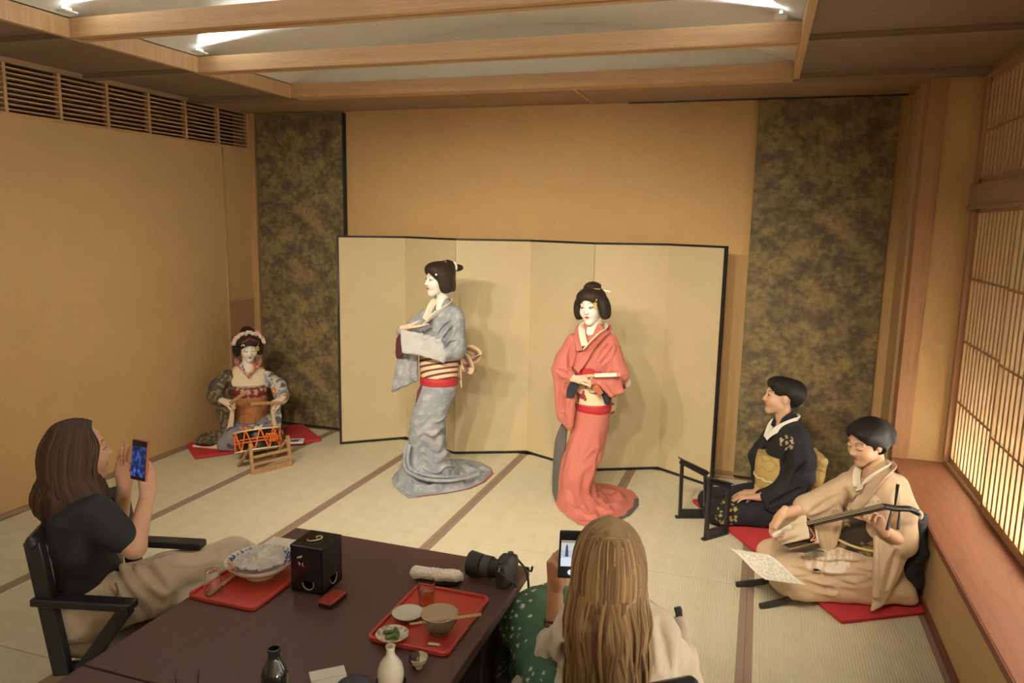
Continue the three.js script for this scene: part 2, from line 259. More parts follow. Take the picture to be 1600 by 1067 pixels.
// ---------- folding screen of six panels ----------
{
  const pts = [[-3.285, -5.37], [-2.846, -5.725], [-2.287, -5.485], [-1.744, -5.735], [-1.17, -5.47], [-0.66, -5.725], [-0.233, -5.455]], Hs = 1.757;
  const t = thing('folding_screen', 'six-panel pale gold folding screen with a black frame', 'screen', [-1.76, 0, -5.6]);
  const gt = tex(512, 512, (u, v) => { const f = tile(u, v, 160, 160, 91, 2), l = 0.5 + 0.5 * Math.sin(v * 6.283 * 60), n = tile(u, v, 3, 4, 95, 3); return [0.86 + 0.05 * f + 0.02 * n, 0.80 + 0.05 * f + 0.02 * n, 0.655 + 0.06 * f + 0.03 * n].map(q => q * (0.985 + 0.015 * l)); }, true, [1, 1]);
  const paper = std([0.80, 0.80, 0.80], 0.62, { map: gt }), frame = phys([0.012, 0.012, 0.015], 0.3, { clearcoat: 0.3 });
  for (let i = 0; i < 6; i++) {
    const a = [pts[i][0] + 1.76, 0, pts[i][1] + 5.6], b = [pts[i + 1][0] + 1.76, 0, pts[i + 1][1] + 5.6], d = nrm(sub3(b, a)), L = Math.hypot(...sub3(b, a)), g = new THREE.Group(); g.name = 'panel'; g.position.set(...mid(a, b)); g.rotation.y = Math.atan2(-d[2], d[0]); t.add(g);
    part(g, 'paper', bx(-L / 2 + 0.001, L / 2 - 0.001, 0.018, Hs - 0.014, -0.008, 0.008), paper);
    part(g, 'top_rail', bx(-L / 2, L / 2, Hs - 0.016, Hs, -0.011, 0.012, 0.002), frame); part(g, 'bottom_rail', bx(-L / 2, L / 2, 0.001, 0.022, -0.011, 0.012, 0.002), frame);
    if (i === 0) part(g, 'end_stile', bx(-L / 2 - 0.006, -L / 2 + 0.012, 0.001, Hs, -0.011, 0.012, 0.002), frame); if (i === 5) part(g, 'end_stile', bx(L / 2 - 0.014, L / 2 + 0.006, 0.001, Hs, -0.011, 0.012, 0.002), frame);
  }
}
// ---------- distance fields, meshed by surface nets ----------
const smin = (a, b, k) => { const h = k - Math.abs(a - b); return h > 0 ? Math.min(a, b) - h * h / (4 * k) : Math.min(a, b); };
function cap(a, b, ra, rb = ra) {
  const [ax, ay, az] = a, dx = b[0] - ax, dy = b[1] - ay, dz = b[2] - az, l2 = dx * dx + dy * dy + dz * dz || 1e-9, dr = rb - ra;
  return (x, y, z) => { x -= ax; y -= ay; z -= az; let t = (x * dx + y * dy + z * dz) / l2; t = t < 0 ? 0 : t > 1 ? 1 : t; x -= dx * t; y -= dy * t; z -= dz * t; return Math.sqrt(x * x + y * y + z * z) - ra - dr * t; };
}
const chain = (pts, rs, k = 0.01) => U(k, ...pts.slice(1).map((p, i) => cap(pts[i], p, Array.isArray(rs) ? rs[i] : rs, Array.isArray(rs) ? rs[i + 1] : rs)));
// axes: right-handed frame [x, y, z] of unit vectors
const eul = (rx, ry, rz) => { const m = new THREE.Matrix4().makeRotationFromEuler(new THREE.Euler(rx * D, ry * D, rz * D, 'YXZ')).elements; return [[m[0], m[1], m[2]], [m[4], m[5], m[6]], [m[8], m[9], m[10]]]; };
function inFrame(c, A, f) { if (!A) { const [cx, cy, cz] = c; return (x, y, z) => f(x - cx, y - cy, z - cz); } const [X, Y, Z] = A, [cx, cy, cz] = c; return (x, y, z) => { x -= cx; y -= cy; z -= cz; return f(x * X[0] + y * X[1] + z * X[2], x * Y[0] + y * Y[1] + z * Y[2], x * Z[0] + y * Z[1] + z * Z[2]); }; }
const toWorld = (c, A, p) => [0, 1, 2].map(i => c[i] + A[0][i] * p[0] + A[1][i] * p[1] + A[2][i] * p[2]);
function ell(c, r, A) { const [a, b, d] = r, a2 = a * a, b2 = b * b, d2 = d * d; return inFrame(c, A, (x, y, z) => { const k0 = Math.sqrt(x * x / a2 + y * y / b2 + z * z / d2), k1 = Math.sqrt(x * x / (a2 * a2) + y * y / (b2 * b2) + z * z / (d2 * d2)); return k1 < 1e-9 ? -Math.min(a, b, d) : k0 * (k0 - 1) / k1; }); }
function rbox(c, h, r, A) { const [hx, hy, hz] = h.map(v => v - r); return inFrame(c, A, (x, y, z) => { x = Math.abs(x) - hx; y = Math.abs(y) - hy; z = Math.abs(z) - hz; const X = x > 0 ? x : 0, Y = y > 0 ? y : 0, Z = z > 0 ? z : 0; return Math.sqrt(X * X + Y * Y + Z * Z) + Math.min(Math.max(x, y, z), 0) - r; }); }
// a cloth panel: flat polygon of 3-D points with a thickness and a bulge
function slab(pts, th, r = th) {
  const n = pts.length; let N = [0, 0, 0], c = [0, 0, 0];
  for (let i = 0; i < n; i++) { const a = pts[i], b = pts[(i + 1) % n]; N = add3(N, crs(a, b)); c = add3(c, a, 1 / n); }
  N = nrm(N); const X = nrm(sub3(pts[1], pts[0])), Y = crs(N, X), q = pts.map(p => { const d = sub3(p, c); return [dot3(d, X), dot3(d, Y)]; });
  return inFrame(c, [X, Y, N], (x, y, z) => {
    let d = 1e9, s = 1;
    for (let i = 0, j = n - 1; i < n; j = i, i++) {
      const ex = q[j][0] - q[i][0], ey = q[j][1] - q[i][1], wx = x - q[i][0], wy = y - q[i][1], t = clamp((wx * ex + wy * ey) / (ex * ex + ey * ey)), bx = wx - ex * t, by = wy - ey * t;
      d = Math.min(d, bx * bx + by * by); const c1 = y >= q[i][1], c2 = y < q[j][1], c3 = ex * wy > ey * wx; if ((c1 && c2 && c3) || (!c1 && !c2 && !c3)) s = -s;
    }
    d = s * Math.sqrt(d) + r; const w = Math.abs(z) - th + r; const a = d > 0 ? d : 0, b = w > 0 ? w : 0; return Math.sqrt(a * a + b * b) + Math.min(Math.max(d, w), 0) - r;
  });
}
// trunk of elliptical sections: rings [centre, half width, half depth], width axis turned by yaw degrees
function trunk(rings, yaw = 0, k = 0.03) {
  const X = [Math.cos(yaw * D), 0, -Math.sin(yaw * D)], Z = [Math.sin(yaw * D), 0, Math.cos(yaw * D)];
  return U(k, ...rings.slice(1).map((b, i) => { const a = rings[i], A = a[0], B = b[0], dx = sub3(B, A), l2 = dot3(dx, dx); return (x, y, z) => { let t = ((x - A[0]) * dx[0] + (y - A[1]) * dx[1] + (z - A[2]) * dx[2]) / l2; t = clamp(t); const p = [x - A[0] - dx[0] * t, y - A[1] - dx[1] * t, z - A[2] - dx[2] * t], rx = lerp(a[1], b[1], t), rz = lerp(a[2], b[2], t), m = Math.min(rx, rz), u = dot3(p, X) / rx, w = dot3(p, Z) / rz, v = p[1] / m; const k0 = Math.sqrt(u * u + w * w + v * v), k1 = Math.sqrt(u * u / (rx * rx) + w * w / (rz * rz) + v * v / (m * m)); return k1 < 1e-6 ? -m : k0 * (k0 - 1) / k1; }; }));
}
function U(k, ...fs) { fs = fs.flat(); if (fs.length === 1) return fs[0]; return (x, y, z) => { let d = fs[0](x, y, z); for (let i = 1; i < fs.length; i++) d = smin(d, fs[i](x, y, z), k); return d; }; }
const cut = (k, a, ...b) => { const f = U(k, ...b); return (x, y, z) => -smin(-a(x, y, z), f(x, y, z), k); };
const both = (k, a, b) => (x, y, z) => -smin(-a(x, y, z), -b(x, y, z), k);
const grow = (f, r) => (x, y, z) => f(x, y, z) - r;
const above = h => (x, y) => h - y;               // keeps y > h when intersected
const half = (p, n) => { n = nrm(n); return (x, y, z) => (x - p[0]) * n[0] + (y - p[1]) * n[1] + (z - p[2]) * n[2]; }; // inside where behind the plane
const wrinkle = (f, a, sx, sy, sz, seed = 0) => (x, y, z) => { const d = f(x, y, z); return Math.abs(d) > 0.06 ? d : d - a * noise3(x * sx + seed, y * sy, z * sz); };
// cloth creases: a groove with a soft ridge beside it, along lines seen from the front of the figure
const gash = (a, b) => { const dx = b[0] - a[0], dy = b[1] - a[1], l2 = dx * dx + dy * dy || 1e-9, zm = Math.min(a[2], b[2]) - 0.16; return (x, y, z) => { if (z < zm) return 9; x -= a[0]; y -= a[1]; let t = (x * dx + y * dy) / l2; t = t < 0 ? 0 : t > 1 ? 1 : t; const r = Math.hypot(x - dx * t, y - dy * t); return r + 0.012 * (2 * t - 1) * (2 * t - 1); }; };
const furrow = (f, segs, r, dep) => (x, y, z) => { let d = f(x, y, z); if (Math.abs(d) > 0.05) return d; for (const s of segs) { const e = s(x, y, z) / r; if (e < 2.6) { d -= 0.4 * dep * Math.exp(-(((e - 1.5) / 0.45) ** 2)); if (e < 1) d += dep * (1 - e * e) * (1 - e * e); } } return d; };
function net(f, lo, hi, h, color, pad = 1.25) {
  const n = [0, 1, 2].map(i => Math.ceil((hi[i] - lo[i]) / h) + 1), [nx, ny, nz] = n, val = new Float32Array(nx * ny * nz).fill(NaN), id = new Int32Array(nx * ny * nz).fill(-1), S = 5, B = S * h, lim = B * 0.87 * pad + h;
  const at = (i, j, k) => { const q = i + nx * (j + ny * k); let v = val[q]; if (v !== v) val[q] = v = f(lo[0] + i * h, lo[1] + j * h, lo[2] + k * h); return v; };
  const pos = [], nor = [], cells = [];
  const C = [[0, 0, 0], [1, 0, 0], [0, 1, 0], [1, 1, 0], [0, 0, 1], [1, 0, 1], [0, 1, 1], [1, 1, 1]], E = [[0, 1], [2, 3], [4, 5], [6, 7], [0, 2], [1, 3], [4, 6], [5, 7], [0, 4], [1, 5], [2, 6], [3, 7]], v = new Array(8);
  for (let K = 0; K < nz - 1; K += S) for (let J = 0; J < ny - 1; J += S) for (let I = 0; I < nx - 1; I += S) {
    if (Math.abs(f(lo[0] + (I + S / 2) * h, lo[1] + (J + S / 2) * h, lo[2] + (K + S / 2) * h)) > lim) continue;
    for (let k = K; k < Math.min(K + S, nz - 1); k++) for (let j = J; j < Math.min(J + S, ny - 1); j++) for (let i = I; i < Math.min(I + S, nx - 1); i++) {
      let m = 0; for (let c = 0; c < 8; c++) { v[c] = at(i + C[c][0], j + C[c][1], k + C[c][2]); if (v[c] < 0) m++; }
      if (m === 0 || m === 8) continue;
      let px = 0, py = 0, pz = 0, cnt = 0;
      for (const [a, b] of E) if ((v[a] < 0) !== (v[b] < 0)) { const t = v[a] / (v[a] - v[b]); px += C[a][0] + (C[b][0] - C[a][0]) * t; py += C[a][1] + (C[b][1] - C[a][1]) * t; pz += C[a][2] + (C[b][2] - C[a][2]) * t; cnt++; }
      id[i + nx * (j + ny * k)] = pos.length / 3; pos.push(lo[0] + (i + px / cnt) * h, lo[1] + (j + py / cnt) * h, lo[2] + (k + pz / cnt) * h); cells.push([i, j, k]);
    }
  }
  const idx = [], quad = (a, b, c, d, flip) => { if (a < 0 || b < 0 || c < 0 || d < 0) return; flip ? idx.push(a, c, b, a, d, c) : idx.push(a, b, c, a, c, d); };
  for (const [i, j, k] of cells) {
    const q = i + nx * (j + ny * k), v0 = at(i, j, k) < 0;
    if (j > 0 && k > 0 && v0 !== (at(i + 1, j, k) < 0)) quad(id[q], id[q - nx], id[q - nx - nx * ny], id[q - nx * ny], !v0);
    if (i > 0 && k > 0 && v0 !== (at(i, j + 1, k) < 0)) quad(id[q], id[q - nx * ny], id[q - 1 - nx * ny], id[q - 1], !v0);
    if (i > 0 && j > 0 && v0 !== (at(i, j, k + 1) < 0)) quad(id[q], id[q - 1], id[q - 1 - nx], id[q - nx], !v0);
  }
  const e = h * 0.6, col = [], uv = [];
  for (let i = 0; i < pos.length; i += 3) {
    const x = pos[i], y = pos[i + 1], z = pos[i + 2], g = nrm([f(x + e, y, z) - f(x - e, y, z), f(x, y + e, z) - f(x, y - e, z), f(x, y, z + e) - f(x, y, z - e)]);
    nor.push(...g); const c = color ? color(x, y, z, g) : [1, 1, 1]; col.push(...c); uv.push(x + 0.6 * z * Math.sign(g[0] || 1) * (Math.abs(g[0]) > Math.abs(g[2]) ? 1 : 0), y);
  }
  const geo = new THREE.BufferGeometry();
  geo.setAttribute('position', new THREE.Float32BufferAttribute(pos, 3)); geo.setAttribute('normal', new THREE.Float32BufferAttribute(nor, 3)); geo.setAttribute('color', new THREE.Float32BufferAttribute(col, 3)); geo.setAttribute('uv', new THREE.Float32BufferAttribute(uv, 2)); geo.setIndex(idx);
  return geo;
}
// lofted surface: rings [[x, y, z], rx, rz, yaw], smooth between; shape(theta, v, p) may move a point; closed at both ends
function loft(rings, nt, nv, color, move, closeEnds = true) {
  const R = rings.length - 1, pos = [], col = [], uv = [], idx = [];
  const cr = (a, b, c, d, t) => 0.5 * (2 * b + (c - a) * t + (2 * a - 5 * b + 4 * c - d) * t * t + (3 * b - a - 3 * c + d) * t * t * t);
  const get = (v) => { const s = clamp(v) * R, i = Math.min(Math.floor(s), R - 1), t = s - i, q = k => rings[clamp(k, 0, R)].flat(); const a = q(i - 1), b = q(i), c = q(i + 1), d = q(i + 2); return b.map((_, m) => cr(a[m] ?? 0, b[m] ?? 0, c[m] ?? 0, d[m] ?? 0, t)); };
  const put = (v, rad) => { const g = get(v), yaw = (g[5] || 0) * D; for (let j = 0; j <= nt; j++) { const th = j / nt * 2 * Math.PI, a = Math.cos(th) * g[3] * rad, b = Math.sin(th) * g[4] * rad; let p = [g[0] + a * Math.cos(yaw) + b * Math.sin(yaw), g[1], g[2] - a * Math.sin(yaw) + b * Math.cos(yaw)]; if (move) p = move(th, v, p, g); pos.push(...p); uv.push(j / nt, v); col.push(...(color ? color(th, v, p) : [1, 1, 1])); } };
  const vs = []; if (closeEnds) vs.push([0, 0.001]); for (let i = 0; i <= nv; i++) vs.push([i / nv, 1]); if (closeEnds) vs.push([1, 0.001]);
  for (const [v, r] of vs) put(v, r);
  for (let i = 0; i < vs.length - 1; i++) for (let j = 0; j < nt; j++) { const a = i * (nt + 1) + j, b = a + nt + 1; idx.push(a, b, a + 1, b, b + 1, a + 1); }
  const g = new THREE.BufferGeometry(); g.setAttribute('position', new THREE.Float32BufferAttribute(pos, 3)); g.setAttribute('color', new THREE.Float32BufferAttribute(col, 3)); g.setAttribute('uv', new THREE.Float32BufferAttribute(uv, 2)); g.setIndex(idx); g.computeVertexNormals();
  const n = g.attributes.normal; for (let i = 0; i < vs.length; i++) { const a = i * (nt + 1), b = a + nt, s = nrm([n.getX(a) + n.getX(b), n.getY(a) + n.getY(b), n.getZ(a) + n.getZ(b)]); n.setXYZ(a, ...s); n.setXYZ(b, ...s); }
  return g;
}
// ribbon of cloth along points; side(i) gives the width direction
function ribbon(pts, sides, w, th = 0.004, seg = 30, color) {
  const c = crv(pts), sc = Array.isArray(sides[0]) ? crv(sides) : null, pos = [], idx = [], col = [], uv = [], ws = Array.isArray(w) ? w : [w, w];
  const K = 8;
  for (let i = 0; i <= seg; i++) {
    const t = i / seg, p = c.getPoint(t).toArray(), d = nrm(c.getTangent(t).toArray()); let s = nrm(sc ? sc.getPoint(t).toArray() : sides); s = nrm(add3(s, d, -dot3(s, d))); const n = crs(d, s), wi = ws.length === 2 ? lerp(ws[0], ws[1], t) : (() => { const q = t * (ws.length - 1), a = Math.min(Math.floor(q), ws.length - 2); return lerp(ws[a], ws[a + 1], q - a); })();
    for (let k = 0; k < K; k++) { const a = [[-1, -0.4], [-0.8, -1], [0, -1.15], [0.8, -1], [1, 0.4], [0.8, 1], [0, 1.15], [-0.8, 1]][k], P = add3(add3(p, s, a[0] * wi / 2), n, a[1] * th / 2); pos.push(...P); uv.push(k / K, t); col.push(...(color ? color(t, a[0], P) : [1, 1, 1])); }
  }
  for (let i = 0; i < seg; i++) for (let k = 0; k < K; k++) { const a = i * K + k, b = i * K + (k + 1) % K; idx.push(a, b, a + K, b, b + K, a + K); }
  for (const o of [0, seg * K]) for (let k = 1; k < K - 1; k++) o ? idx.push(o, o + k + 1, o + k) : idx.push(o, o + k, o + k + 1);
  const g = new THREE.BufferGeometry(); g.setAttribute('position', new THREE.Float32BufferAttribute(pos, 3)); g.setAttribute('color', new THREE.Float32BufferAttribute(col, 3)); g.setAttribute('uv', new THREE.Float32BufferAttribute(uv, 2)); g.setIndex(idx); g.computeVertexNormals(); return g;
}
// ---------- people: heads, hands, bodies ----------
const SKIN = [0.66, 0.43, 0.29], WHITE = [0.80, 0.76, 0.72];
function head(c, A, o = {}) { // c: middle of the skull, A: axes (z = where the face points)
  const s = o.s ?? 1, k = p => p.map(v => v * s), m = (f) => [f(1), f(-1)];
  const base = U(0.03 * s, ell(k([0, 0.03, -0.012]), k([0.073, 0.084, 0.09])), ell(k([0, -0.032, 0.026]), k([0.0525, 0.073, 0.06])), ...m(q => cap(k([q * 0.036, -0.062, 0.018]), k([q * 0.009, -0.094, 0.054]), 0.017 * s, 0.012 * s)), ...m(q => ell(k([q * 0.034, -0.03, 0.055]), k([0.025, 0.028, 0.026]))), ell(k([0, -0.096, 0.062]), k([0.015, 0.012, 0.013])));
  let f = cut(0.014 * s, base, ...m(q => ell(k([q * 0.031, 0.011, 0.1]), k([0.019, 0.009, 0.017]))));
  f = U(0.006 * s, f, ...m(q => ell(k([q * 0.031, 0.008, 0.0735]), k([0.0155, 0.0095, 0.0135]))));
  f = U(0.012 * s, f, cap(k([0, 0.014, 0.08]), k([0, -0.023, 0.1]), 0.0055 * s, 0.0088 * s), ...m(q => ell(k([q * 0.0095, -0.027, 0.092]), k([0.0075, 0.0065, 0.008]))), ...m(q => cap(k([q * 0.014, 0.029, 0.078]), k([q * 0.046, 0.031, 0.062]), 0.006 * s)));
  f = U(0.005 * s, f, ell(k([0, -0.0555, 0.0835]), k([0.018, 0.0052, 0.008])), ell(k([0, -0.065, 0.082]), k([0.015, 0.0058, 0.008])));
  f = cut(0.003 * s, f, cap(k([-0.017, -0.0605, 0.09]), k([0.017, -0.0605, 0.09]), 0.0012 * s));
  f = U(0.008 * s, f, ...m(q => ell(k([q * 0.073, -0.008, -0.008]), k([0.009, 0.03, 0.017]))));
  f = U(0.02 * s, f, cap(k([0, -0.05, -0.022]), k([0, -0.14, -0.036]), 0.049 * s, 0.046 * s));
  const skin = o.skin ?? SKIN, lip = o.lip ?? [0.45, 0.12, 0.09], brow = o.brow ?? [0.05, 0.03, 0.025], line = o.line ?? [0.02, 0.012, 0.012], accent = o.accent, down = o.down;
  const colL = (x, y, z) => {
    x /= s; y /= s; z /= s; let cc = skin; const ax = Math.abs(x);
    if (z < 0.03) return y < -0.1 && o.neck ? o.neck : cc;
    if (o.blush) cc = mixc(cc, o.blush, 0.5 * Math.exp(-(((ax - 0.036) / 0.018) ** 2 + ((y + 0.02) / 0.018) ** 2)));
    if (z > 0.07 && y < -0.048 && y > -0.073) { const e = (x / (o.lipw ?? 0.019)) ** 2, cy = -0.0605 + 0.0035 * (1 - e), d = Math.abs(y - cy) / 0.0085; const t = e + d * d; if (t < 1) cc = mixc(cc, Math.abs(y + 0.0605) < 0.0012 ? lip.map(q => q * 0.5) : lip, sst(1, 0.7, t)); }
    const bx_ = (ax - 0.033) / 0.019, by = y - 0.031 - 0.006 * (1 - bx_ * bx_); if (Math.abs(bx_) < 1.05) cc = mixc(cc, brow, (o.browa ?? 0.8) * sst(0.0042, 0.0018, Math.abs(by)) * sst(1.05, 0.8, Math.abs(bx_)));
    if (accent) cc = mixc(cc, accent, 0.75 * Math.exp(-(((ax - 0.047) / 0.008) ** 2 + ((y - 0.012) / 0.006) ** 2)));
    const ex = (ax - 0.031) / 0.0155, ey = (y - 0.006) / (down ? 0.002 : 0.0062);
    if (Math.abs(ex) < 1.1) {
      if (down) { const l = y - 0.0015 + 0.004 * (1 - ex * ex); cc = mixc(cc, line, sst(0.0034, 0.0016, Math.abs(l)) * sst(1.1, 0.9, Math.abs(ex))); }
      else { const t = ex * ex + ey * ey; if (t < 1) { cc = [0.62, 0.58, 0.54]; const ir = Math.hypot(x - Math.sign(x) * 0.031 - (o.look ?? 0), y - 0.0065); if (ir < 0.0062) cc = [0.025, 0.015, 0.012]; } const up = y - 0.006 - 0.0062 * Math.sqrt(Math.max(0, 1 - ex * ex)); cc = mixc(cc, line, sst(0.003, 0.001, Math.abs(up)) * sst(1.1, 0.95, Math.abs(ex))); }
    }
    return cc;
  };
  const toL = (x, y, z) => { x -= c[0]; y -= c[1]; z -= c[2]; return [x * A[0][0] + y * A[0][1] + z * A[0][2], x * A[1][0] + y * A[1][1] + z * A[1][2], x * A[2][0] + y * A[2][1] + z * A[2][2]]; };
  const F = inFrame(c, A, f), color = (x, y, z) => colL(...toL(x, y, z)), W = p => toWorld(c, A, k(p));
  return { F, color, W, c, A, s, toL, neckTop: W([0, -0.1, -0.03]) };
}
function hand(w, dir, palm, thumbSide, curl, o = {}) { // wrist, where the fingers point, where the palm faces, +1/-1, curl of thumb and four fingers 0..1
  const s = o.s ?? 1, d = nrm(dir), n = nrm(add3(palm, d, -dot3(palm, d))), L = nrm(crs(d, n)).map(v => v * thumbSide), at = (f, l, u) => add3(add3(add3(w, d, f * s), L, l * s), n, u * s);
  const K = [[0.083, 0.028], [0.087, 0.009], [0.083, -0.010], [0.076, -0.027]], len = [[0.040, 0.025, 0.020], [0.045, 0.029, 0.021], [0.041, 0.026, 0.020], [0.032, 0.020, 0.018]], palmF = [], fing = [];
  const spread = o.spread ?? 0.06;
  K.forEach(([f, l], i) => {
    palmF.push(cap(at(0.004, l * 0.55, 0), at(f, l, 0), 0.0125 * s, 0.0105 * s));
    let p = at(f, l, 0), a = 0; const c = curl[i + 1], sp = (1.5 - i) * spread;
    len[i].forEach((q, j) => { a += c * [80, 95, 60][j] * D; const v = nrm(add3(add3(d.map(t => t * Math.cos(a)), n, Math.sin(a)), L, sp * Math.cos(a))), e = add3(p, v, q * s), r = [0.0092, 0.0085, 0.0076, 0.0064]; fing.push(cap(p, e, r[j] * s * (i === 3 ? 0.88 : 1), r[j + 1] * s * (i === 3 ? 0.88 : 1))); p = e; });
  });
  let p = at(0.022, 0.022, 0.004), tc = curl[0]; const v0 = o.thumb ?? [0.62, 0.72, 0.25]; const th = [];
  [0.040, 0.031, 0.026].forEach((q, j) => { const a = tc * [0.2, 0.7, 0.7][j] * (j ? 1 : 1), v = nrm(add3(add3(d.map(t => t * (v0[0] + (j ? 0.25 : 0))), L, v0[1] * (1 - a * 1.2)), n, v0[2] + a * 0.9)), e = add3(p, v, q * s), r = [0.0125, 0.0105, 0.0095, 0.0075]; th.push(cap(p, e, r[j] * s, r[j + 1] * s)); p = e; });
  const F = U(0.004 * s, U(0.02 * s, ...palmF, ell(at(0.03, 0.022, 0.006), [0.02 * s, 0.02 * s, 0.02 * s]), cap(add3(w, d, -0.03 * s), w, 0.021 * s, 0.021 * s)), U(0.003 * s, ...fing), U(0.006 * s, ...th));
  return { F, w, tip: at(0.17, 0, 0), palm: at(0.075, 0, 0.02), L, n, d, at };
}
const bb = (pts, r) => [[0, 1, 2].map(i => Math.min(...pts.map(p => p[i])) - r), [0, 1, 2].map(i => Math.max(...pts.map(p => p[i])) + r)];
const M_skin = std([1, 1, 1], 0.55, { vertexColors: true });
const clothB = tex(256, 256, (u, v) => gray(0.5 + 0.22 * Math.sin(u * 2 * Math.PI * 60) * Math.sin(v * 2 * Math.PI * 60) + 0.25 * tile(u, v, 90, 90, 31, 2)), false, [5, 5]);
const M_cloth = std([1, 1, 1], 0.85, { vertexColors: true, bumpMap: clothB, bumpScale: 0.0006 });
const M_silk = phys([1, 1, 1], 0.6, { vertexColors: true, sheen: 0.3, sheenRoughness: 0.5, bumpMap: clothB, bumpScale: 0.0004 });
const hairB = tex(512, 512, (u, v) => gray(0.5 + 0.5 * tile(u, v, 150, 4, 77, 3)), false, [4, 1]);
const M_hair = phys([1, 1, 1], 0.5, { vertexColors: true, bumpMap: hairB, bumpScale: 0.0007, specularIntensity: 0.4 });
function person(name, label, base) { const g = thing(name, label, 'person', base.pos, base.turn); return g; }
// skin mesh: head, hands and a slim body carried under the clothes
function bodyMesh(g, H, hands, core, skin, o = {}) {
  const list = [];
  if (H) { const [lo, hi] = [H.W([-0.1, -0.19, -0.12]), H.W([0.1, 0.13, 0.12])]; const cn = []; for (const x of [-0.09, 0.09]) for (const y of [-0.18, 0.125]) for (const z of [-0.115, 0.115]) cn.push(H.W([x, y, z])); const [a, b] = bb(cn, 0.004); list.push(net(H.F, a, b, o.hs ?? 0.0026, (x, y, z) => H.color(x, y, z))); }
  for (const h of hands) { const [a, b] = bb([add3(h.w, h.d, -0.04), h.at(0.2, 0.06, 0), h.at(0.2, -0.05, 0), h.at(0.1, 0.09, 0.09), h.at(0.1, -0.05, -0.03), h.at(0, 0.06, 0.05), h.at(0, -0.03, -0.03)], 0.02); list.push(net(h.F, a, b, 0.003, () => o.handSkin ?? skin)); }
  if (core) list.push(net(core.f, ...core.bb, core.h ?? 0.012, () => o.coreSkin ?? skin));
  return part(g, 'body', list, M_skin);
}
const strand = (base, amt, freq = 70) => (x, y, z, toL) => { const n = noise3(x * freq, y * 9, z * freq) * 0.5 + noise3(x * freq * 2.2 + 5, y * 13, z * freq * 2.2) * 0.5; return base.map(q => q * (1 + amt * n)); };
// a flower strewn over cloth: returns 0..1 mask of petals and a hub value
function flower(u, v, cell, size, seed, petals = 5) {
  const cu = Math.floor(u / cell), cv = Math.floor(v / cell); let best = [0, 0, 0];
  for (let i = -1; i <= 1; i++) for (let j = -1; j <= 1; j++) {
    const a = cu + i, b = cv + j, h = Math.sin(a * 127.1 + b * 311.7 + seed) * 43758.5453, r1 = h - Math.floor(h), h2 = Math.sin(a * 269.5 + b * 183.3 + seed) * 24634.63, r2 = h2 - Math.floor(h2), x = u - (a + 0.2 + 0.6 * r1) * cell, y = v - (b + 0.2 + 0.6 * r2) * cell, rr = Math.hypot(x, y), th = Math.atan2(y, x), R = size * (0.7 + 0.5 * r2) * (0.78 + 0.22 * Math.cos(petals * th + r1 * 6));
    if (rr < R) { const t = rr / R; if (1 - t > best[1]) best = [sst(1, 0.85, t), 1 - t, r1]; }
  }
  return best;
}
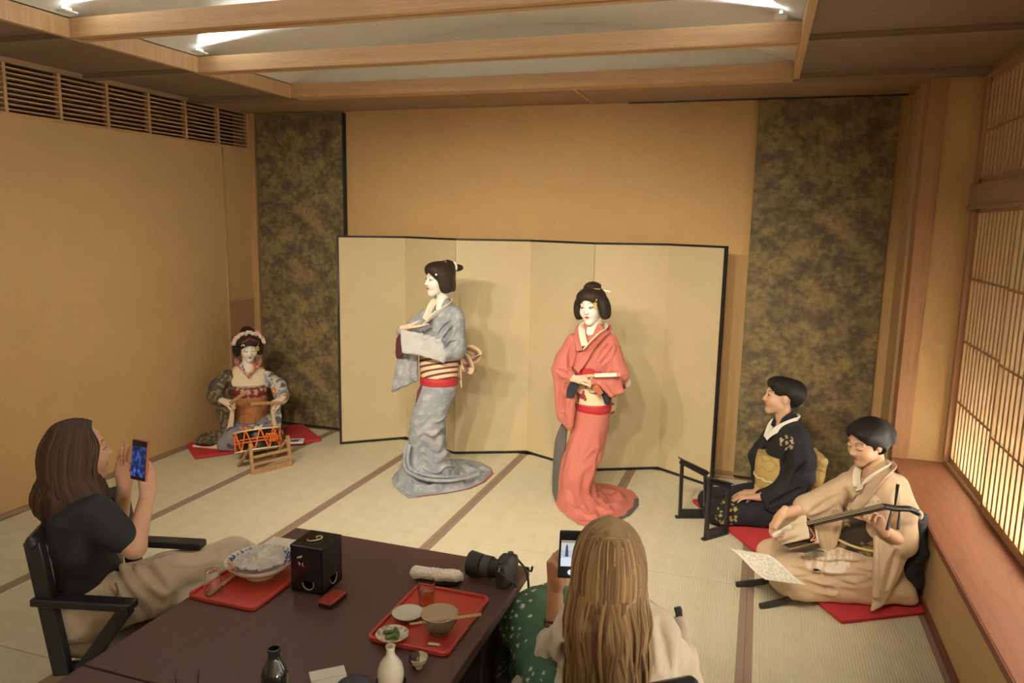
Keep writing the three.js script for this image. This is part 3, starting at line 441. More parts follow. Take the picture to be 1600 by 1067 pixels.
// dressed wig: pompadour, side wings, back roll, top knot
const HAIR = [0.030, 0.022, 0.017];
function wig(g, H, o = {}) {
  const k = p => p.map(v => v * H.s), m = f => [f(1), f(-1)];
  let f = U(0.035, ell([0, 0.052, -0.022], [0.098, 0.082, 0.108]), ell([0, 0.076, 0.04], [0.078, 0.045, 0.056]), ...m(q => ell([q * (0.08 + (o.flare ?? 0)), -0.016 + (o.wing ?? 0), -0.022 + (o.wz ?? 0)], [0.036, 0.083, 0.058])), ell([0, -0.04, -0.085], [0.078, 0.078, 0.042]));
  f = cut(0.012, f, ell([0, -0.052, 0.088], [0.069, 0.112, 0.075]), rbox([0, -0.2, 0], [0.3, 0.1 + 0.012, 0.3], 0.004), ell([0, -0.1, -0.03], [0.058, 0.08, 0.06]));
  const top = [];
  if (o.mage === 'back') top.push(cap([0, 0.108, -0.075], [0, 0.098, -0.12], 0.034, 0.028), ell([0, 0.078, -0.152], [0.034, 0.026, 0.05]));
  else top.push(ell([0, 0.128, -0.045], [0.058, 0.03, 0.075]), ell([0, 0.145, -0.03], [0.04, 0.02, 0.05]));
  f = U(0.012, f, ...top);
  const F = inFrame(H.c, H.A, (x, y, z) => f(x / H.s, y / H.s, z / H.s) * H.s);
  const cn = []; for (const x of [-0.14, 0.14]) for (const y of [-0.14, 0.19]) for (const z of [-0.21, 0.12]) cn.push(H.W([x, y, z]));
  const [a, b] = bb(cn, 0.004), cs = strand(HAIR, 0.5, 90);
  const hair = part(g, 'hair', net(F, a, b, 0.0042, (x, y, z) => { const l = H.toL(x, y, z); return cs(l[0], l[1] * 0.2, l[2]); }), M_hair);
  const put = (name, geos, mat, label) => part(hair, name, geos, mat, label);
  const gold = std([0.62, 0.42, 0.16], 0.35, { metalness: 0.6 }), white = std([0.8, 0.76, 0.68], 0.7);
  if (o.mage === 'back') {
    put('white_tie', ribbon([[-0.036, 0.085, -0.128], [-0.03, 0.115, -0.122], [0, 0.126, -0.12], [0.03, 0.115, -0.122], [0.036, 0.085, -0.128], [0.02, 0.06, -0.13], [-0.02, 0.06, -0.13], [-0.036, 0.085, -0.128]].map(H.W), H.A[2], 0.016, 0.004, 30), white);
    put('comb', ribbon([[-0.05, 0.105, -0.03], [-0.03, 0.128, -0.045], [0, 0.137, -0.05], [0.03, 0.128, -0.045], [0.05, 0.105, -0.03]].map(H.W), H.A[2], 0.012, 0.005, 20), std([0.45, 0.12, 0.12], 0.4));
    put('hairpin', [rod(H.W([-0.02, 0.12, -0.11]), H.W([0.03, 0.112, -0.205]), 0.0022), rod(H.W([0.0, 0.12, -0.1]), H.W([0.05, 0.108, -0.17]), 0.002)], std([0.6, 0.5, 0.34], 0.4));
    put('bead', new THREE.SphereGeometry(0.008, 12, 8).translate(...H.W([0.082, 0.05, 0.058])), white);
  } else {
    put('comb', ribbon([[-0.075, 0.118, -0.0], [-0.03, 0.126, 0.022], [0, 0.128, 0.026], [0.03, 0.126, 0.022], [0.075, 0.118, -0.0]].map(H.W), H.A[2], 0.012, 0.005, 20), gold);
    put('white_tie', ribbon([[0.045, 0.09, -0.1], [0.075, 0.085, -0.11], [0.1, 0.08, -0.115]].map(H.W), H.A[1], 0.014, 0.003, 10), white);
    const fl = []; for (const [x, y, z] of [[0.062, 0.058, 0.066], [0.064, 0.03, 0.075], [0.066, 0.01, 0.076]]) for (let i = 0; i < 5; i++) fl.push(new THREE.SphereGeometry(0.0065, 8, 6).scale(1, 1, 0.6).translate(...H.W([x + 0.0085 * Math.cos(i * 1.257), y + 0.0085 * Math.sin(i * 1.257), z]))); put('gold_flower_pin', fl, gold);
  }
  return hair;
}
// cloth train that flows from a ring at the shins to a hem on the floor; prof(r, theta) -> [raise of the inner ring, fall-off, fold height]
function train(hem, hc0, shin, rad, prof, color, NT = 160, NR = 80) {
  const hemAt = th => { const v = [Math.cos(th), Math.sin(th)]; let best = 0; for (let i = 0; i < hem.length; i++) { const a = hem[i], b = hem[(i + 1) % hem.length], ax = a[0] - hc0[0], az = a[2] - hc0[2], ex = b[0] - a[0], ez = b[2] - a[2], det = v[0] * -ez + ex * v[1]; if (Math.abs(det) < 1e-9) continue; const r = (ax * -ez + ex * az) / det, u = (v[0] * az - v[1] * ax) / det; if (r > 0 && u >= -0.001 && u <= 1.001) best = Math.max(best, r); } return best || 0.2; };
  const tp = [], tc = [], ti = [];
  for (let i = 0; i <= NR; i++) for (let j = 0; j <= NT; j++) {
    const r = i / NR, th = j / NT * 2 * Math.PI, R1 = hemAt(th), ox = hc0[0] + Math.cos(th) * R1, oz = hc0[2] + Math.sin(th) * R1, [ra, ex, fold] = prof(r, th), up = shin[1] + ra, e = Math.pow(r, 1.15);
    const x = lerp(shin[0] + Math.cos(th) * rad, ox, e), z = lerp(shin[2] + Math.sin(th) * rad, oz, e), y = lerp(up, 0.005, 1 - Math.pow(1 - r, ex)) + fold;
    tp.push(x, Math.max(y, 0.004 + 0.004 * (1 - r)), z); tc.push(...color(x, y, z, r, th, R1));
  }
  for (let i = 0; i < NR; i++) for (let j = 0; j < NT; j++) { const a = i * (NT + 1) + j, b = a + NT + 1; ti.push(a, a + 1, b, b, a + 1, b + 1); }
  const tg = new THREE.BufferGeometry(); tg.setAttribute('position', new THREE.Float32BufferAttribute(tp, 3)); tg.setAttribute('color', new THREE.Float32BufferAttribute(tc, 3)); tg.setAttribute('uv', new THREE.Float32BufferAttribute(tp.filter((_, i) => i % 3 !== 1), 2)); tg.setIndex(ti); tg.computeVertexNormals(); return tg;
}
// ---------- dancer in blue ----------
{
  const S = spot(-2.13, -4.86), P = S.p, g = person('person', 'standing dancer in a blue-grey kimono with a striped sash and trailing hem', S);
  const BL = [0.245, 0.275, 0.33], BL2 = [0.33, 0.36, 0.41], MAR = [0.13, 0.028, 0.05], CRM = [0.74, 0.60, 0.40];
  const pat = (u, v) => { let c = mixc(BL, BL2, sst(-0.4, 0.6, fbm(u * 9, v * 9, 3.3, 3))); const f = flower(u, v, 0.085, 0.022, 4.1); if (f[0] > 0) c = mixc(c, f[1] > 0.62 ? [0.55, 0.46, 0.33] : f[2] > 0.5 ? [0.50, 0.52, 0.54] : [0.48, 0.47, 0.45], 0.6 * f[0] * (f[1] > 0.62 || f[1] < 0.3 ? 1 : 0.35)); const n = noise3(u * 22, v * 22, 7); return mixc(c, [0.45, 0.47, 0.50], 0.35 * sst(0.35, 0.6, n)); };
  const kc = (x, y, z) => pat(Math.abs(x) > 9 ? z : x + z * 0.8, y);
  // head: face turned to the left, chin slightly raised
  const hc = P(685, 437, 0), A = eul(2, -63, -3), H = head(hc, A, { s: 0.98, skin: WHITE, neck: WHITE, lip: [0.40, 0.05, 0.05], accent: [0.62, 0.35, 0.33], browa: 0.55, look: 0.001 });
  const neckB = P(692, 484, -0.015), shL = P(711, 494, 0.07), shR = P(668, 493, -0.10), elL = P(712, 545, 0.10), elR = P(634, 525, -0.06);
  const wrR = P(634, 512, 0.15), wrL = P(672, 532, 0.12), waist = P(686, 570, 0), hip = P(684, 615, 0), kneeL = P(657, 672, 0.06), kneeR = P(660, 668, -0.05), ankL = P(690, 745, 0.06), ankR = P(668, 742, -0.03);
  const hR = hand(wrR, [1, 0.04, 0.12], [0.1, 0.8, -0.3], 1, [0.1, 0.1, 0.1, 0.12, 0.15], { s: 0.88, spread: 0.01, thumb: [0.8, 0.35, 0.3] });
  const hL = hand(wrL, [-0.9, 0.1, 0.35], [0, -0.2, -1], 1, [0.6, 0.8, 0.8, 0.8, 0.8], { s: 0.8 });
  const core = U(0.04, cap(H.neckTop, neckB, 0.045, 0.05), trunk([[P(690, 495, -0.015), 0.11, 0.07], [P(688, 535, 0), 0.1, 0.07], [waist, 0.09, 0.07], [hip, 0.11, 0.08]], -50), chain([shL, elL, wrL], [0.042, 0.034, 0.022]), chain([shR, elR, wrR], [0.042, 0.034, 0.022]), chain([hip, kneeL, ankL], [0.075, 0.05, 0.036]), chain([hip, kneeR, ankR], [0.075, 0.05, 0.036]));
  bodyMesh(g, H, [hR, hL], { f: core, bb: [[-0.35, 0.02, -0.25], [0.3, 1.35, 0.3]] }, WHITE, { handSkin: [0.72, 0.52, 0.40] });
  // upper kimono with its long sleeves
  const torso = trunk([[P(692, 474, -0.025), 0.062, 0.05], [P(691, 484, -0.02), 0.105, 0.07], [P(691, 500, -0.015), 0.14, 0.088], [P(687, 525, 0), 0.14, 0.10], [P(684, 552, 0), 0.125, 0.105]], -48, 0.05);
  const armL = chain([shL, elL, P(692, 552, 0.17), P(660, 540, 0.2)], [0.066, 0.07, 0.05, 0.03], 0.03), armR = chain([shR, P(646, 512, -0.06), elR, P(628, 517, 0.08)], [0.055, 0.052, 0.05, 0.04], 0.03);
  const slL = slab([P(627, 514, 0.2), P(650, 520, 0.235), P(693, 529, 0.2), P(695, 568, 0.2), P(660, 557, 0.235), P(629, 551, 0.2)], 0.014);
  const slR = U(0.03, slab([P(634, 520, 0.0), P(651, 545, 0.03), P(654, 595, 0.05), P(611, 614, -0.02), P(613, 600, -0.02), P(625, 545, -0.02)], 0.02), cap(P(620, 603, 0.0), P(640, 530, 0.02), 0.016, 0.022), cap(P(645, 590, 0.06), P(645, 545, 0.03), 0.012, 0.02));
  let up = U(0.03, torso, armL, armR); up = U(0.012, up, slL, slR);
  up = furrow(up, [gash(P(703, 503, 0.15), P(683, 527, 0.16)), gash(P(708, 512, 0.17), P(694, 531, 0.17)), gash(P(712, 535, 0.2), P(697, 543, 0.2)), gash(P(675, 503, 0.1), P(664, 520, 0.1))], 0.02, 0.02);
  up = wrinkle(up, 0.005, 13, 7, 13, 2);
  up = cut(0.006, up, cap(P(690, 458, -0.02), P(683, 478, 0.035), 0.05, 0.03), cap(P(683, 478, 0.05), P(668, 500, 0.15), 0.03, 0.012));
  const lgt = (x, y, z) => { const inS = slL(x, y, z) < 0.012; const c = kc(x, y, z); return inS ? mixc(c, [0.50, 0.53, 0.56], 0.75) : c; };
  part(g, 'kimono_top', net(up, [-0.45, 0.6, -0.25], [0.3, 1.36, 0.35], 0.007, lgt), M_cloth);
  part(g, 'sleeve_lining', net(wrinkle(slab([P(626, 518, 0.17), P(630, 552, 0.15), P(622, 561, 0.02), P(616, 550, 0.02), P(622, 530, 0.05)], 0.008), 0.003, 20, 20, 20), [-0.45, 0.8, -0.1], [-0.15, 1.25, 0.3], 0.006, () => MAR), M_cloth, 'dark red sleeve lining');
  // collars
  const colPts = (dx, o) => [P(703, 469, -0.08), P(704, 474, 0.02), P(690, 484, 0.085 + o), P(674, 495, 0.115 + o), P(662, 508, 0.125 + o)], colR = o => [P(700, 469, -0.085), P(684, 468, -0.05), P(675, 476, 0.03 + o), P(669, 489, 0.085 + o), P(664, 500, 0.115 + o)];
  part(g, 'white_collar', [ribbon(colPts(0, 0.0), [[0, 0.5, 0.8], [0.3, 0.8, 0.5], [0.4, 0.8, 0.3], [0.5, 0.8, 0.2], [0.5, 0.8, 0.2]], 0.05, 0.008, 30, () => [0.78, 0.73, 0.62]), ribbon(colR(0), [[0, 0.5, 0.8], [-0.5, 0.6, 0.2], [-0.8, 0.2, 0.5], [-0.8, 0.1, 0.5], [-0.8, 0.1, 0.5]], 0.05, 0.008, 30, () => [0.78, 0.73, 0.62])], M_cloth);
  // sash
  const st = (th, v, p) => { const a = v * 5.6 + 0.9 * Math.sin(th * 1.0 + 0.6) * (0.5 + v) + 0.1, f = a - Math.floor(a); return f < 0.4 ? MAR : CRM; };
  part(g, 'sash', loft([[P(685, 540, 0), 0.128, 0.115], [P(685, 558, 0), 0.136, 0.122], [P(686, 575, 0), 0.138, 0.123], [P(686.5, 591, 0), 0.131, 0.118]], 150, 180, st), M_silk, 'cream and maroon striped sash');
  part(g, 'sash_cord', loft([[P(686, 587, 0), 0.133, 0.12], [P(686, 592, 0), 0.137, 0.124], [P(686, 598, 0), 0.136, 0.123], [P(686, 601, 0), 0.132, 0.119]], 60, 8, (th, v) => mixc([0.50, 0.03, 0.035], [0.36, 0.02, 0.03], 0.5 + 0.5 * Math.sin(v * 18))), M_silk, 'red under-sash');
  const knot = P(718, 548, -0.03), stripe = (a, b, k) => (t, s) => ((t * k + s * b + a) % 1 + 1) % 1 < 0.42 ? MAR : CRM;
  part(g, 'sash_bow', [
    ribbon([knot, P(732, 545, -0.04), P(746, 553, -0.05), P(741, 562, -0.06), P(728, 560, -0.05)], [[0.2, 1, 0.1], [0.1, 1, 0.2], [0, 0.9, 0.4], [0, 1, 0.2], [0, 1, 0]], [0.03, 0.07, 0.085, 0.06, 0.03], 0.007, 26, stripe(0, 0.55, 0.4)),
    ribbon([knot, P(728, 560, -0.02), P(735, 576, -0.03), P(732, 583, -0.05)], [[0.9, 0.3, 0], [1, 0.3, 0.1], [1, 0.1, 0.2], [1, 0, 0.2]], [0.03, 0.07, 0.06, 0.05], 0.007, 22, stripe(0.3, 0.5, 0.2)),
    ribbon([P(713, 541, -0.05), P(722, 541, -0.06), P(733, 546, -0.06)], [0.1, 0.5, 0.9], [0.06, 0.05], 0.007, 14, () => MAR),
    ribbon([knot, P(718, 575, 0.0), P(719, 590, 0.0), P(721, 606, -0.01)], [[1, 0, 0.2], [1, 0, 0.3], [1, 0, 0.3], [1, 0, 0.3]], [0.04, 0.03, 0.022, 0.008], 0.006, 22, stripe(0.2, 0.5, 0.3)),
    ribbon([knot, P(721, 566, 0.01), P(726, 580, 0.01)], [1, 0.3, 0.3], [0.03, 0.022], 0.006, 14, stripe(0.1, 0.4, 1)),
    new THREE.SphereGeometry(0.024, 16, 12).scale(0.8, 1.1, 0.9).translate(...knot)].map(q => { if (!q.attributes.color) { const n = q.attributes.position.count, c = new Float32Array(n * 3); for (let i = 0; i < n; i++) c.set(MAR, 3 * i); q.setAttribute('color', new THREE.BufferAttribute(c, 3)); } return q; }), M_silk, 'striped knot with hanging ends at the back');
  part(g, 'front_panel_edge', ribbon([P(662, 598, 0.05), P(655, 612, 0.05), P(650, 632, 0.04)], [0.9, 0.2, 0.3], [0.02, 0.03, 0.004], 0.01, 14, () => MAR), M_cloth);
  // skirt: a tube that bends at the knees and flows out into a train on the mats
  const hem = [[612, 748], [614, 758], [638, 778], [668, 774], [700, 770], [735, 763], [757, 753], [771, 740], [768, 728], [754, 720], [735, 716], [715, 714], [690, 716], [660, 722], [635, 730], [618, 738]].map(q => S.fl(...q, q[1] < 730 ? 0.02 : 0.006));
  const hc0 = hem.reduce((a, p) => add3(a, p, 1 / hem.length), [0, 0, 0]);
  const hemAt = th => { const v = [Math.cos(th), Math.sin(th)]; let best = 0.2; for (let i = 0; i < hem.length; i++) { const a = hem[i], b = hem[(i + 1) % hem.length], ax = a[0] - hc0[0], az = a[2] - hc0[2], ex = b[0] - a[0], ez = b[2] - a[2], det = v[0] * -ez + ex * v[1]; if (Math.abs(det) < 1e-9) continue; const r = (ax * -ez + ex * az) / det, u = (v[0] * az - v[1] * ax) / det; if (r > 0 && u >= -0.001 && u <= 1.001) best = Math.max(best === 0.2 ? 0 : best, r); } return best; };
  const rings = [[P(686, 596, 0), 0.13, 0.118], [P(685, 606, 0), 0.136, 0.125], [P(680, 622, 0), 0.135, 0.13], [P(671.5, 645, 0.01), 0.130, 0.13], [P(667.5, 668, 0.015), 0.128, 0.13], [P(667, 690, 0.01), 0.136, 0.135], [P(670, 712, 0), 0.15, 0.15], [P(675, 730, 0), 0.17, 0.165]];
  const drape = (th, v) => { // swags that sag between the knees and the hip behind
    const w = sst(0.28, 0.6, v), c = Math.cos(th), q = v * 1.0 - 0.10 * c * c * (c > 0 ? -0.6 : 1) + 0.07 * Math.sin(th), n = noise3(c * 0.9 + 2, v * 2.2, Math.sin(th) * 0.9), amp = 0.35 + 0.65 * sst(-0.8, 0.5, c + 0.5 * n);
    const wave = t => Math.pow(0.5 + 0.5 * Math.sin(t), 1.6) - 0.4;
    return w * amp * (0.020 * wave(q * 52 + 3.2 * n) + 0.008 * wave(q * 96 + 5 * n + 1)); };
  const skirtMove = (th, v, p, q) => { const d = drape(th, v); return [p[0] + Math.cos(th) * d, p[1], p[2] + Math.sin(th) * d]; };
  const sk = loft(rings, 110, 150, (th, v, p) => pat(p[0] * 0.4 + th * 0.13, p[1]), skirtMove);
  // train: from the shins out to the hem, with heaped folds
  const shin = P(671, 716, 0), NT = 160, NR = 90, tp = [], tc = [], ti = [];
  for (let i = 0; i <= NR; i++) for (let j = 0; j <= NT; j++) {
    const r = i / NR, th = j / NT * 2 * Math.PI, R1 = hemAt(th), ox = hc0[0] + Math.cos(th) * R1, oz = hc0[2] + Math.sin(th) * R1, lf = sst(0.2, -0.7, Math.cos(th) + 0.25 * Math.sin(th)), up = shin[1] + 0.10 * lf, a = [shin[0] - 0.008 * lf + Math.cos(th) * 0.15, up, shin[2] + Math.sin(th) * 0.15], e = Math.pow(r, 1.15);
    const x = lerp(a[0], ox, e), z = lerp(a[2], oz, e), big = noise3(Math.cos(th) * 1.6 + 3, Math.sin(th) * 1.6, 0.5);
    const ridge = t => Math.pow(0.5 + 0.5 * Math.sin(t), 2) - 0.3, env = sst(0.05, 0.3, r) * sst(1, 0.72, r) * (1 - 0.55 * lf);
    const fold = env * (0.05 * ridge(r * 15 + 2.4 * big + 0.9 * Math.sin(th * 2)) + 0.018 * ridge(r * 33 + 5 * big));
    const y = lerp(up, 0.006, 1 - Math.pow(1 - r, lerp(2.9, 1.35, lf))) + fold;
    tp.push(x, Math.max(y, 0.004 + 0.004 * (1 - r)), z); tc.push(...(R1 * (1 - r) < 0.016 && Math.sin(th) > -0.25 && x > -0.15 ? [0.42, 0.06, 0.13] : pat(x, z * 0.9 + 5)));
  }
  for (let i = 0; i < NR; i++) for (let j = 0; j < NT; j++) { const a = i * (NT + 1) + j, b = a + NT + 1; ti.push(a, a + 1, b, b, a + 1, b + 1); }
  const tg = new THREE.BufferGeometry(); tg.setAttribute('position', new THREE.Float32BufferAttribute(tp, 3)); tg.setAttribute('color', new THREE.Float32BufferAttribute(tc, 3)); tg.setAttribute('uv', new THREE.Float32BufferAttribute(tp.filter((_, i) => i % 3 !== 1), 2)); tg.setIndex(ti); tg.computeVertexNormals();
  const rolls = [[[637, 690, 0.1], [632, 712, 0.16], [634, 732, 0.2], [652, 745, 0.24], [685, 751, 0.23], [722, 748, 0.16], [748, 740, 0.06]], [[640, 694, 0.13], [637, 715, 0.18], [641, 732, 0.21], [660, 741, 0.225], [690, 745, 0.2], [716, 744, 0.12]]].map((q, i) => ribbon(q.map(a => P(...a)), [0.2, 0.8, 0.6], [0.004, 0.018, 0.026, 0.024, 0.018, 0.004], 0.02, 60, (t, s2, p) => pat(p[0], p[2] + 5)));
  part(g, 'kimono_skirt', [sk, tg, ...rolls], M_cloth);
  wig(g, H, { mage: 'back' });
}
// ---------- dancer in coral red ----------
{
  const S = spot(-1.07, -4.80), P = S.p, g = person('person', 'standing dancer in a coral red kimono holding a closed fan', S);
  const RD = [0.52, 0.165, 0.135], GR = [0.105, 0.10, 0.10], NAVY = [0.02, 0.022, 0.035], CRM = [0.74, 0.63, 0.45], LIN = [0.60, 0.24, 0.22];
  const rc = (x, y, z) => { const n = fbm(x * 14, y * 5, z * 14, 2); return RD.map(q => q * (1 + 0.06 * n)); };
  const hc = P(924, 479, 0), A = eul(6, -24, 5), H = head(hc, A, { s: 0.97, skin: WHITE, neck: [0.74, 0.66, 0.58], lip: [0.52, 0.03, 0.04], accent: [0.60, 0.22, 0.28], brow: [0.30, 0.12, 0.12], browa: 0.7, blush: [0.76, 0.55, 0.52] });
  const neckB = P(926, 520, -0.02), shL = P(952, 537, 0.0), shR = P(897, 535, 0.02), elL = P(966, 585, 0.03), elR = P(877, 580, 0.06), wrR = P(900, 592, 0.17), wrL = P(946, 598, 0.13), waist = P(926, 610, 0), hip = P(922, 645, 0);
  const hR = hand(wrR, [0.85, 0.18, 0.35], [0.1, -0.75, -0.4], -1, [0.5, 0.6, 0.7, 0.75, 0.8], { s: 0.88, spread: 0.0, thumb: [0.85, 0.2, 0.3] });
  const hL = hand(wrL, [-0.6, -0.35, 0.25], [0, 0.5, -0.8], 1, [0.3, 0.3, 0.35, 0.4, 0.5], { s: 0.8 });
  const kneeL = P(914, 702, 0.05), kneeR = P(904, 702, 0.05), ankL = P(906, 775, 0.02), ankR = P(897, 775, 0.02);
  const core = U(0.04, cap(H.neckTop, neckB, 0.043, 0.048), trunk([[P(926, 530, -0.015), 0.12, 0.06], [P(926, 570, 0), 0.1, 0.07], [waist, 0.09, 0.07], [hip, 0.1, 0.07]], -8), chain([shL, elL, wrL], [0.032, 0.03, 0.022]), chain([shR, elR, wrR], [0.032, 0.03, 0.022]), chain([hip, kneeL, ankL], [0.075, 0.05, 0.036]), chain([hip, kneeR, ankR], [0.075, 0.05, 0.036]));
  bodyMesh(g, H, [hR, hL], { f: core, bb: [[-0.35, 0.02, -0.25], [0.3, 1.3, 0.3]] }, WHITE, { handSkin: [0.72, 0.52, 0.40] });
  // upper kimono
  const torso = trunk([[P(927, 511, -0.03), 0.055, 0.045], [P(926, 522, -0.025), 0.11, 0.062], [P(925, 545, -0.01), 0.150, 0.088], [P(922, 568, 0), 0.125, 0.10], [P(924, 585, 0), 0.118, 0.102]], -10, 0.05);
  const armL = chain([shL, elL, P(955, 594, 0.13)], [0.062, 0.064, 0.042], 0.03), armR = chain([shR, P(882, 562, 0.04), elR, P(891, 588, 0.13)], [0.058, 0.058, 0.056, 0.040], 0.03);
  const slR = U(0.03, slab([P(868, 573, 0.05), P(884, 590, 0.13), P(899, 594, 0.15), P(901, 615, 0.13), P(896, 640, 0.10), P(893, 674, 0.08), P(876, 662, 0.06), P(869, 645, 0.05), P(871, 610, 0.05)], 0.022), cap(P(872, 590, 0.05), P(876, 650, 0.06), 0.025, 0.02), cap(P(893, 665, 0.09), P(886, 615, 0.1), 0.016, 0.03));
  const slL = U(0.02, slab([P(928, 588, 0.17), P(945, 586, 0.19), P(972, 588, 0.12), P(974, 612, 0.12), P(966, 619, 0.15), P(952, 615, 0.19), P(940, 602, 0.2), P(925, 602, 0.19)], 0.014), cap(P(938, 600, 0.2), P(955, 617, 0.19), 0.012), cap(P(955, 617, 0.19), P(972, 612, 0.14), 0.012));
  let up = U(0.03, torso, armL, armR); up = U(0.015, up, slR, slL);
  up = furrow(up, [gash(P(957, 545, 0.1), P(941, 568, 0.13)), gash(P(950, 540, 0.1), P(938, 560, 0.13)), gash(P(893, 540, 0.1), P(889, 575, 0.12)), gash(P(872, 578, 0.12), P(888, 585, 0.15)), gash(P(884, 600, 0.13), P(881, 640, 0.1))], 0.02, 0.014);
  up = wrinkle(up, 0.0045, 14, 6, 14, 8);
  up = cut(0.006, up, cap(P(926, 492, -0.01), P(921, 516, 0.04), 0.048, 0.034), cap(P(921, 516, 0.05), P(913, 538, 0.13), 0.03, 0.006));
  part(g, 'kimono_top', net(up, [-0.36, 0.5, -0.2], [0.36, 1.3, 0.3], 0.0065, rc), M_cloth);
  part(g, 'sleeve_lining', [net(slab([P(899, 583, 0.155), P(906, 598, 0.16), P(897, 622, 0.15), P(884, 621, 0.15), P(886, 606, 0.152)], 0.005), [-0.25, 0.7, 0], [0.1, 1.1, 0.25], 0.004, () => NAVY), net(U(0.01, cap(P(943, 614, 0.15), P(949, 627, 0.15), 0.018, 0.02), cap(P(949, 627, 0.15), P(953, 622, 0.14), 0.02, 0.012)), [-0.1, 0.6, 0], [0.3, 1, 0.25], 0.005, () => NAVY), net(slab([P(925, 603, 0.2), P(933, 600, 0.205), P(943, 613, 0.2), P(937, 620, 0.19), P(928, 610, 0.195)], 0.007), [-0.1, 0.7, 0], [0.3, 1, 0.3], 0.004, () => [0.42, 0.13, 0.07])], M_cloth, 'dark blue sleeve lining');
  const wc = () => [0.78, 0.73, 0.62];
  const cl = [P(945, 508, -0.07), P(947, 514, 0.0), P(935, 522, 0.07), P(924, 533, 0.095), P(911, 547, 0.11)], cr2 = [P(930, 505, -0.085), P(912, 508, -0.03), P(909, 515, 0.04), P(911, 528, 0.085), P(914, 540, 0.10)];
  part(g, 'white_collar', [ribbon(cl, [[0.3, 0.8, 0.5], [0.5, 0.8, 0.3], [0.6, 0.8, 0.2], [0.6, 0.8, 0.1], [0.6, 0.8, 0.1]], 0.05, 0.008, 30, wc), ribbon(cr2, [[0, 0.6, 0.8], [-0.5, 0.7, 0.3], [-0.9, 0.3, 0.3], [-0.9, 0.2, 0.3], [-0.9, 0.1, 0.3]], 0.05, 0.008, 30, wc)], M_cloth);
  // over-collar of the kimono crossing the chest
  const oc = [P(950, 511, -0.06), P(952, 518, 0.01), P(938, 532, 0.085), P(920, 552, 0.115), P(900, 578, 0.115)];
  part(g, 'collar_band', [ribbon(oc, [[0.4, 0.8, 0.4], [0.6, 0.8, 0.3], [0.6, 0.7, 0.2], [0.6, 0.6, 0.1], [0.6, 0.6, 0.1]], 0.055, 0.009, 30, (t, s, p) => rc(...p)), ribbon([P(912, 507, -0.05), P(904, 514, 0.02), P(903, 530, 0.08), P(906, 548, 0.105)], [[-0.5, 0.7, 0.3], [-0.9, 0.3, 0.3], [-0.9, 0.1, 0.3], [-0.9, 0, 0.3]], 0.045, 0.009, 26, (t, s, p) => rc(...p))], M_cloth);
  // sash with scattered dark fans, red bands above and below
  const sc = (th, v, p) => { const f = flower(th * 0.12 + 0.01, v * 0.16, 0.07, 0.026, 9.4, 3); const wr = 0.03 * Math.sin(v * 40 + th * 3); return f[0] > 0.2 ? (f[2] > 0.35 ? [0.28, 0.05, 0.045] : [0.45, 0.16, 0.10]) : CRM.map(q => q * (1 + wr)); };
  part(g, 'sash', loft([[P(924, 582, 0), 0.118, 0.108], [P(925, 595, 0), 0.122, 0.112], [P(926, 612, 0), 0.122, 0.112], [P(927, 632, 0), 0.116, 0.106]], 130, 120, sc), M_silk, 'cream sash with dark red motifs');
  const rb = (th, v) => mixc([0.52, 0.025, 0.045], [0.36, 0.02, 0.03], 0.5 + 0.5 * Math.sin(v * 20));
  part(g, 'upper_sash_band', loft([[P(921, 568, 0.0), 0.118, 0.106], [P(922, 572, 0), 0.124, 0.112], [P(923, 580, 0), 0.124, 0.113], [P(923, 585, 0), 0.118, 0.108]], 60, 10, rb), M_silk, 'red band above the sash');
  part(g, 'lower_sash_band', loft([[P(927, 627, 0), 0.115, 0.105], [P(927, 631, 0), 0.121, 0.111], [P(927, 638, 0), 0.121, 0.111], [P(927, 642, 0), 0.115, 0.106]], 60, 10, (th, v) => rb(th, v)), M_silk, 'red band below the sash');
  part(g, 'sash_bow', [net(U(0.02, ell(P(966, 597, -0.1), [0.075, 0.055, 0.04]), ell(P(976, 598, -0.09), [0.04, 0.035, 0.03]), ell(P(955, 628, -0.12), [0.04, 0.09, 0.025])), [-0.1, 0.5, -0.25], [0.4, 1.1, 0.05], 0.006, (x, y, z) => { const f = flower(x, y, 0.06, 0.024, 3.3, 3); return f[0] > 0.2 ? [0.28, 0.05, 0.045] : CRM; })], M_silk, 'cream bow at the back');
  // skirt with a grey lining turned out at the side
  const rings = [[P(927, 636, 0), 0.114, 0.104], [P(925, 648, 0), 0.118, 0.11], [P(921, 668, 0), 0.122, 0.115], [P(915, 692, 0.01), 0.122, 0.12], [P(908, 715, 0.03), 0.118, 0.122], [P(903, 737, 0.035), 0.116, 0.122], [P(901, 757, 0.03), 0.118, 0.124], [P(903, 775, 0.02), 0.13, 0.13]];
  const wave = (t, e = 1.6) => Math.pow(0.5 + 0.5 * Math.sin(t), e) - 0.4;
  const mv = (th, v, p) => { const c = Math.cos(th), n = noise3(c * 0.9 + 7, v * 1.7, Math.sin(th) * 0.9), w = sst(0.1, 0.55, v); const d = w * (0.016 * wave(v * 26 + 3 * c + 4 * n) * sst(-0.2, 0.9, c) + 0.013 * wave(th * 5 + v * 6 + 3 * n)) - 0.016 * sst(0.25, 0.05, Math.abs(th - 4.1 + v)) ; return [p[0] + c * d, p[1], p[2] + Math.sin(th) * d]; };
  const sk = loft(rings, 120, 150, (th, v, p) => rc(...p), mv);
  const hem = [[866, 772], [868, 786], [874, 796], [888, 808], [906, 820], [935, 824], [955, 818], [985, 805], [998, 790], [998, 778], [988, 766], [968, 757], [945, 752], [915, 752], [885, 757]].map(q => S.fl(...q, q[1] < 765 ? 0.02 : 0.005)), hc0 = hem.reduce((a, p) => add3(a, p, 1 / hem.length), [0, 0, 0]);
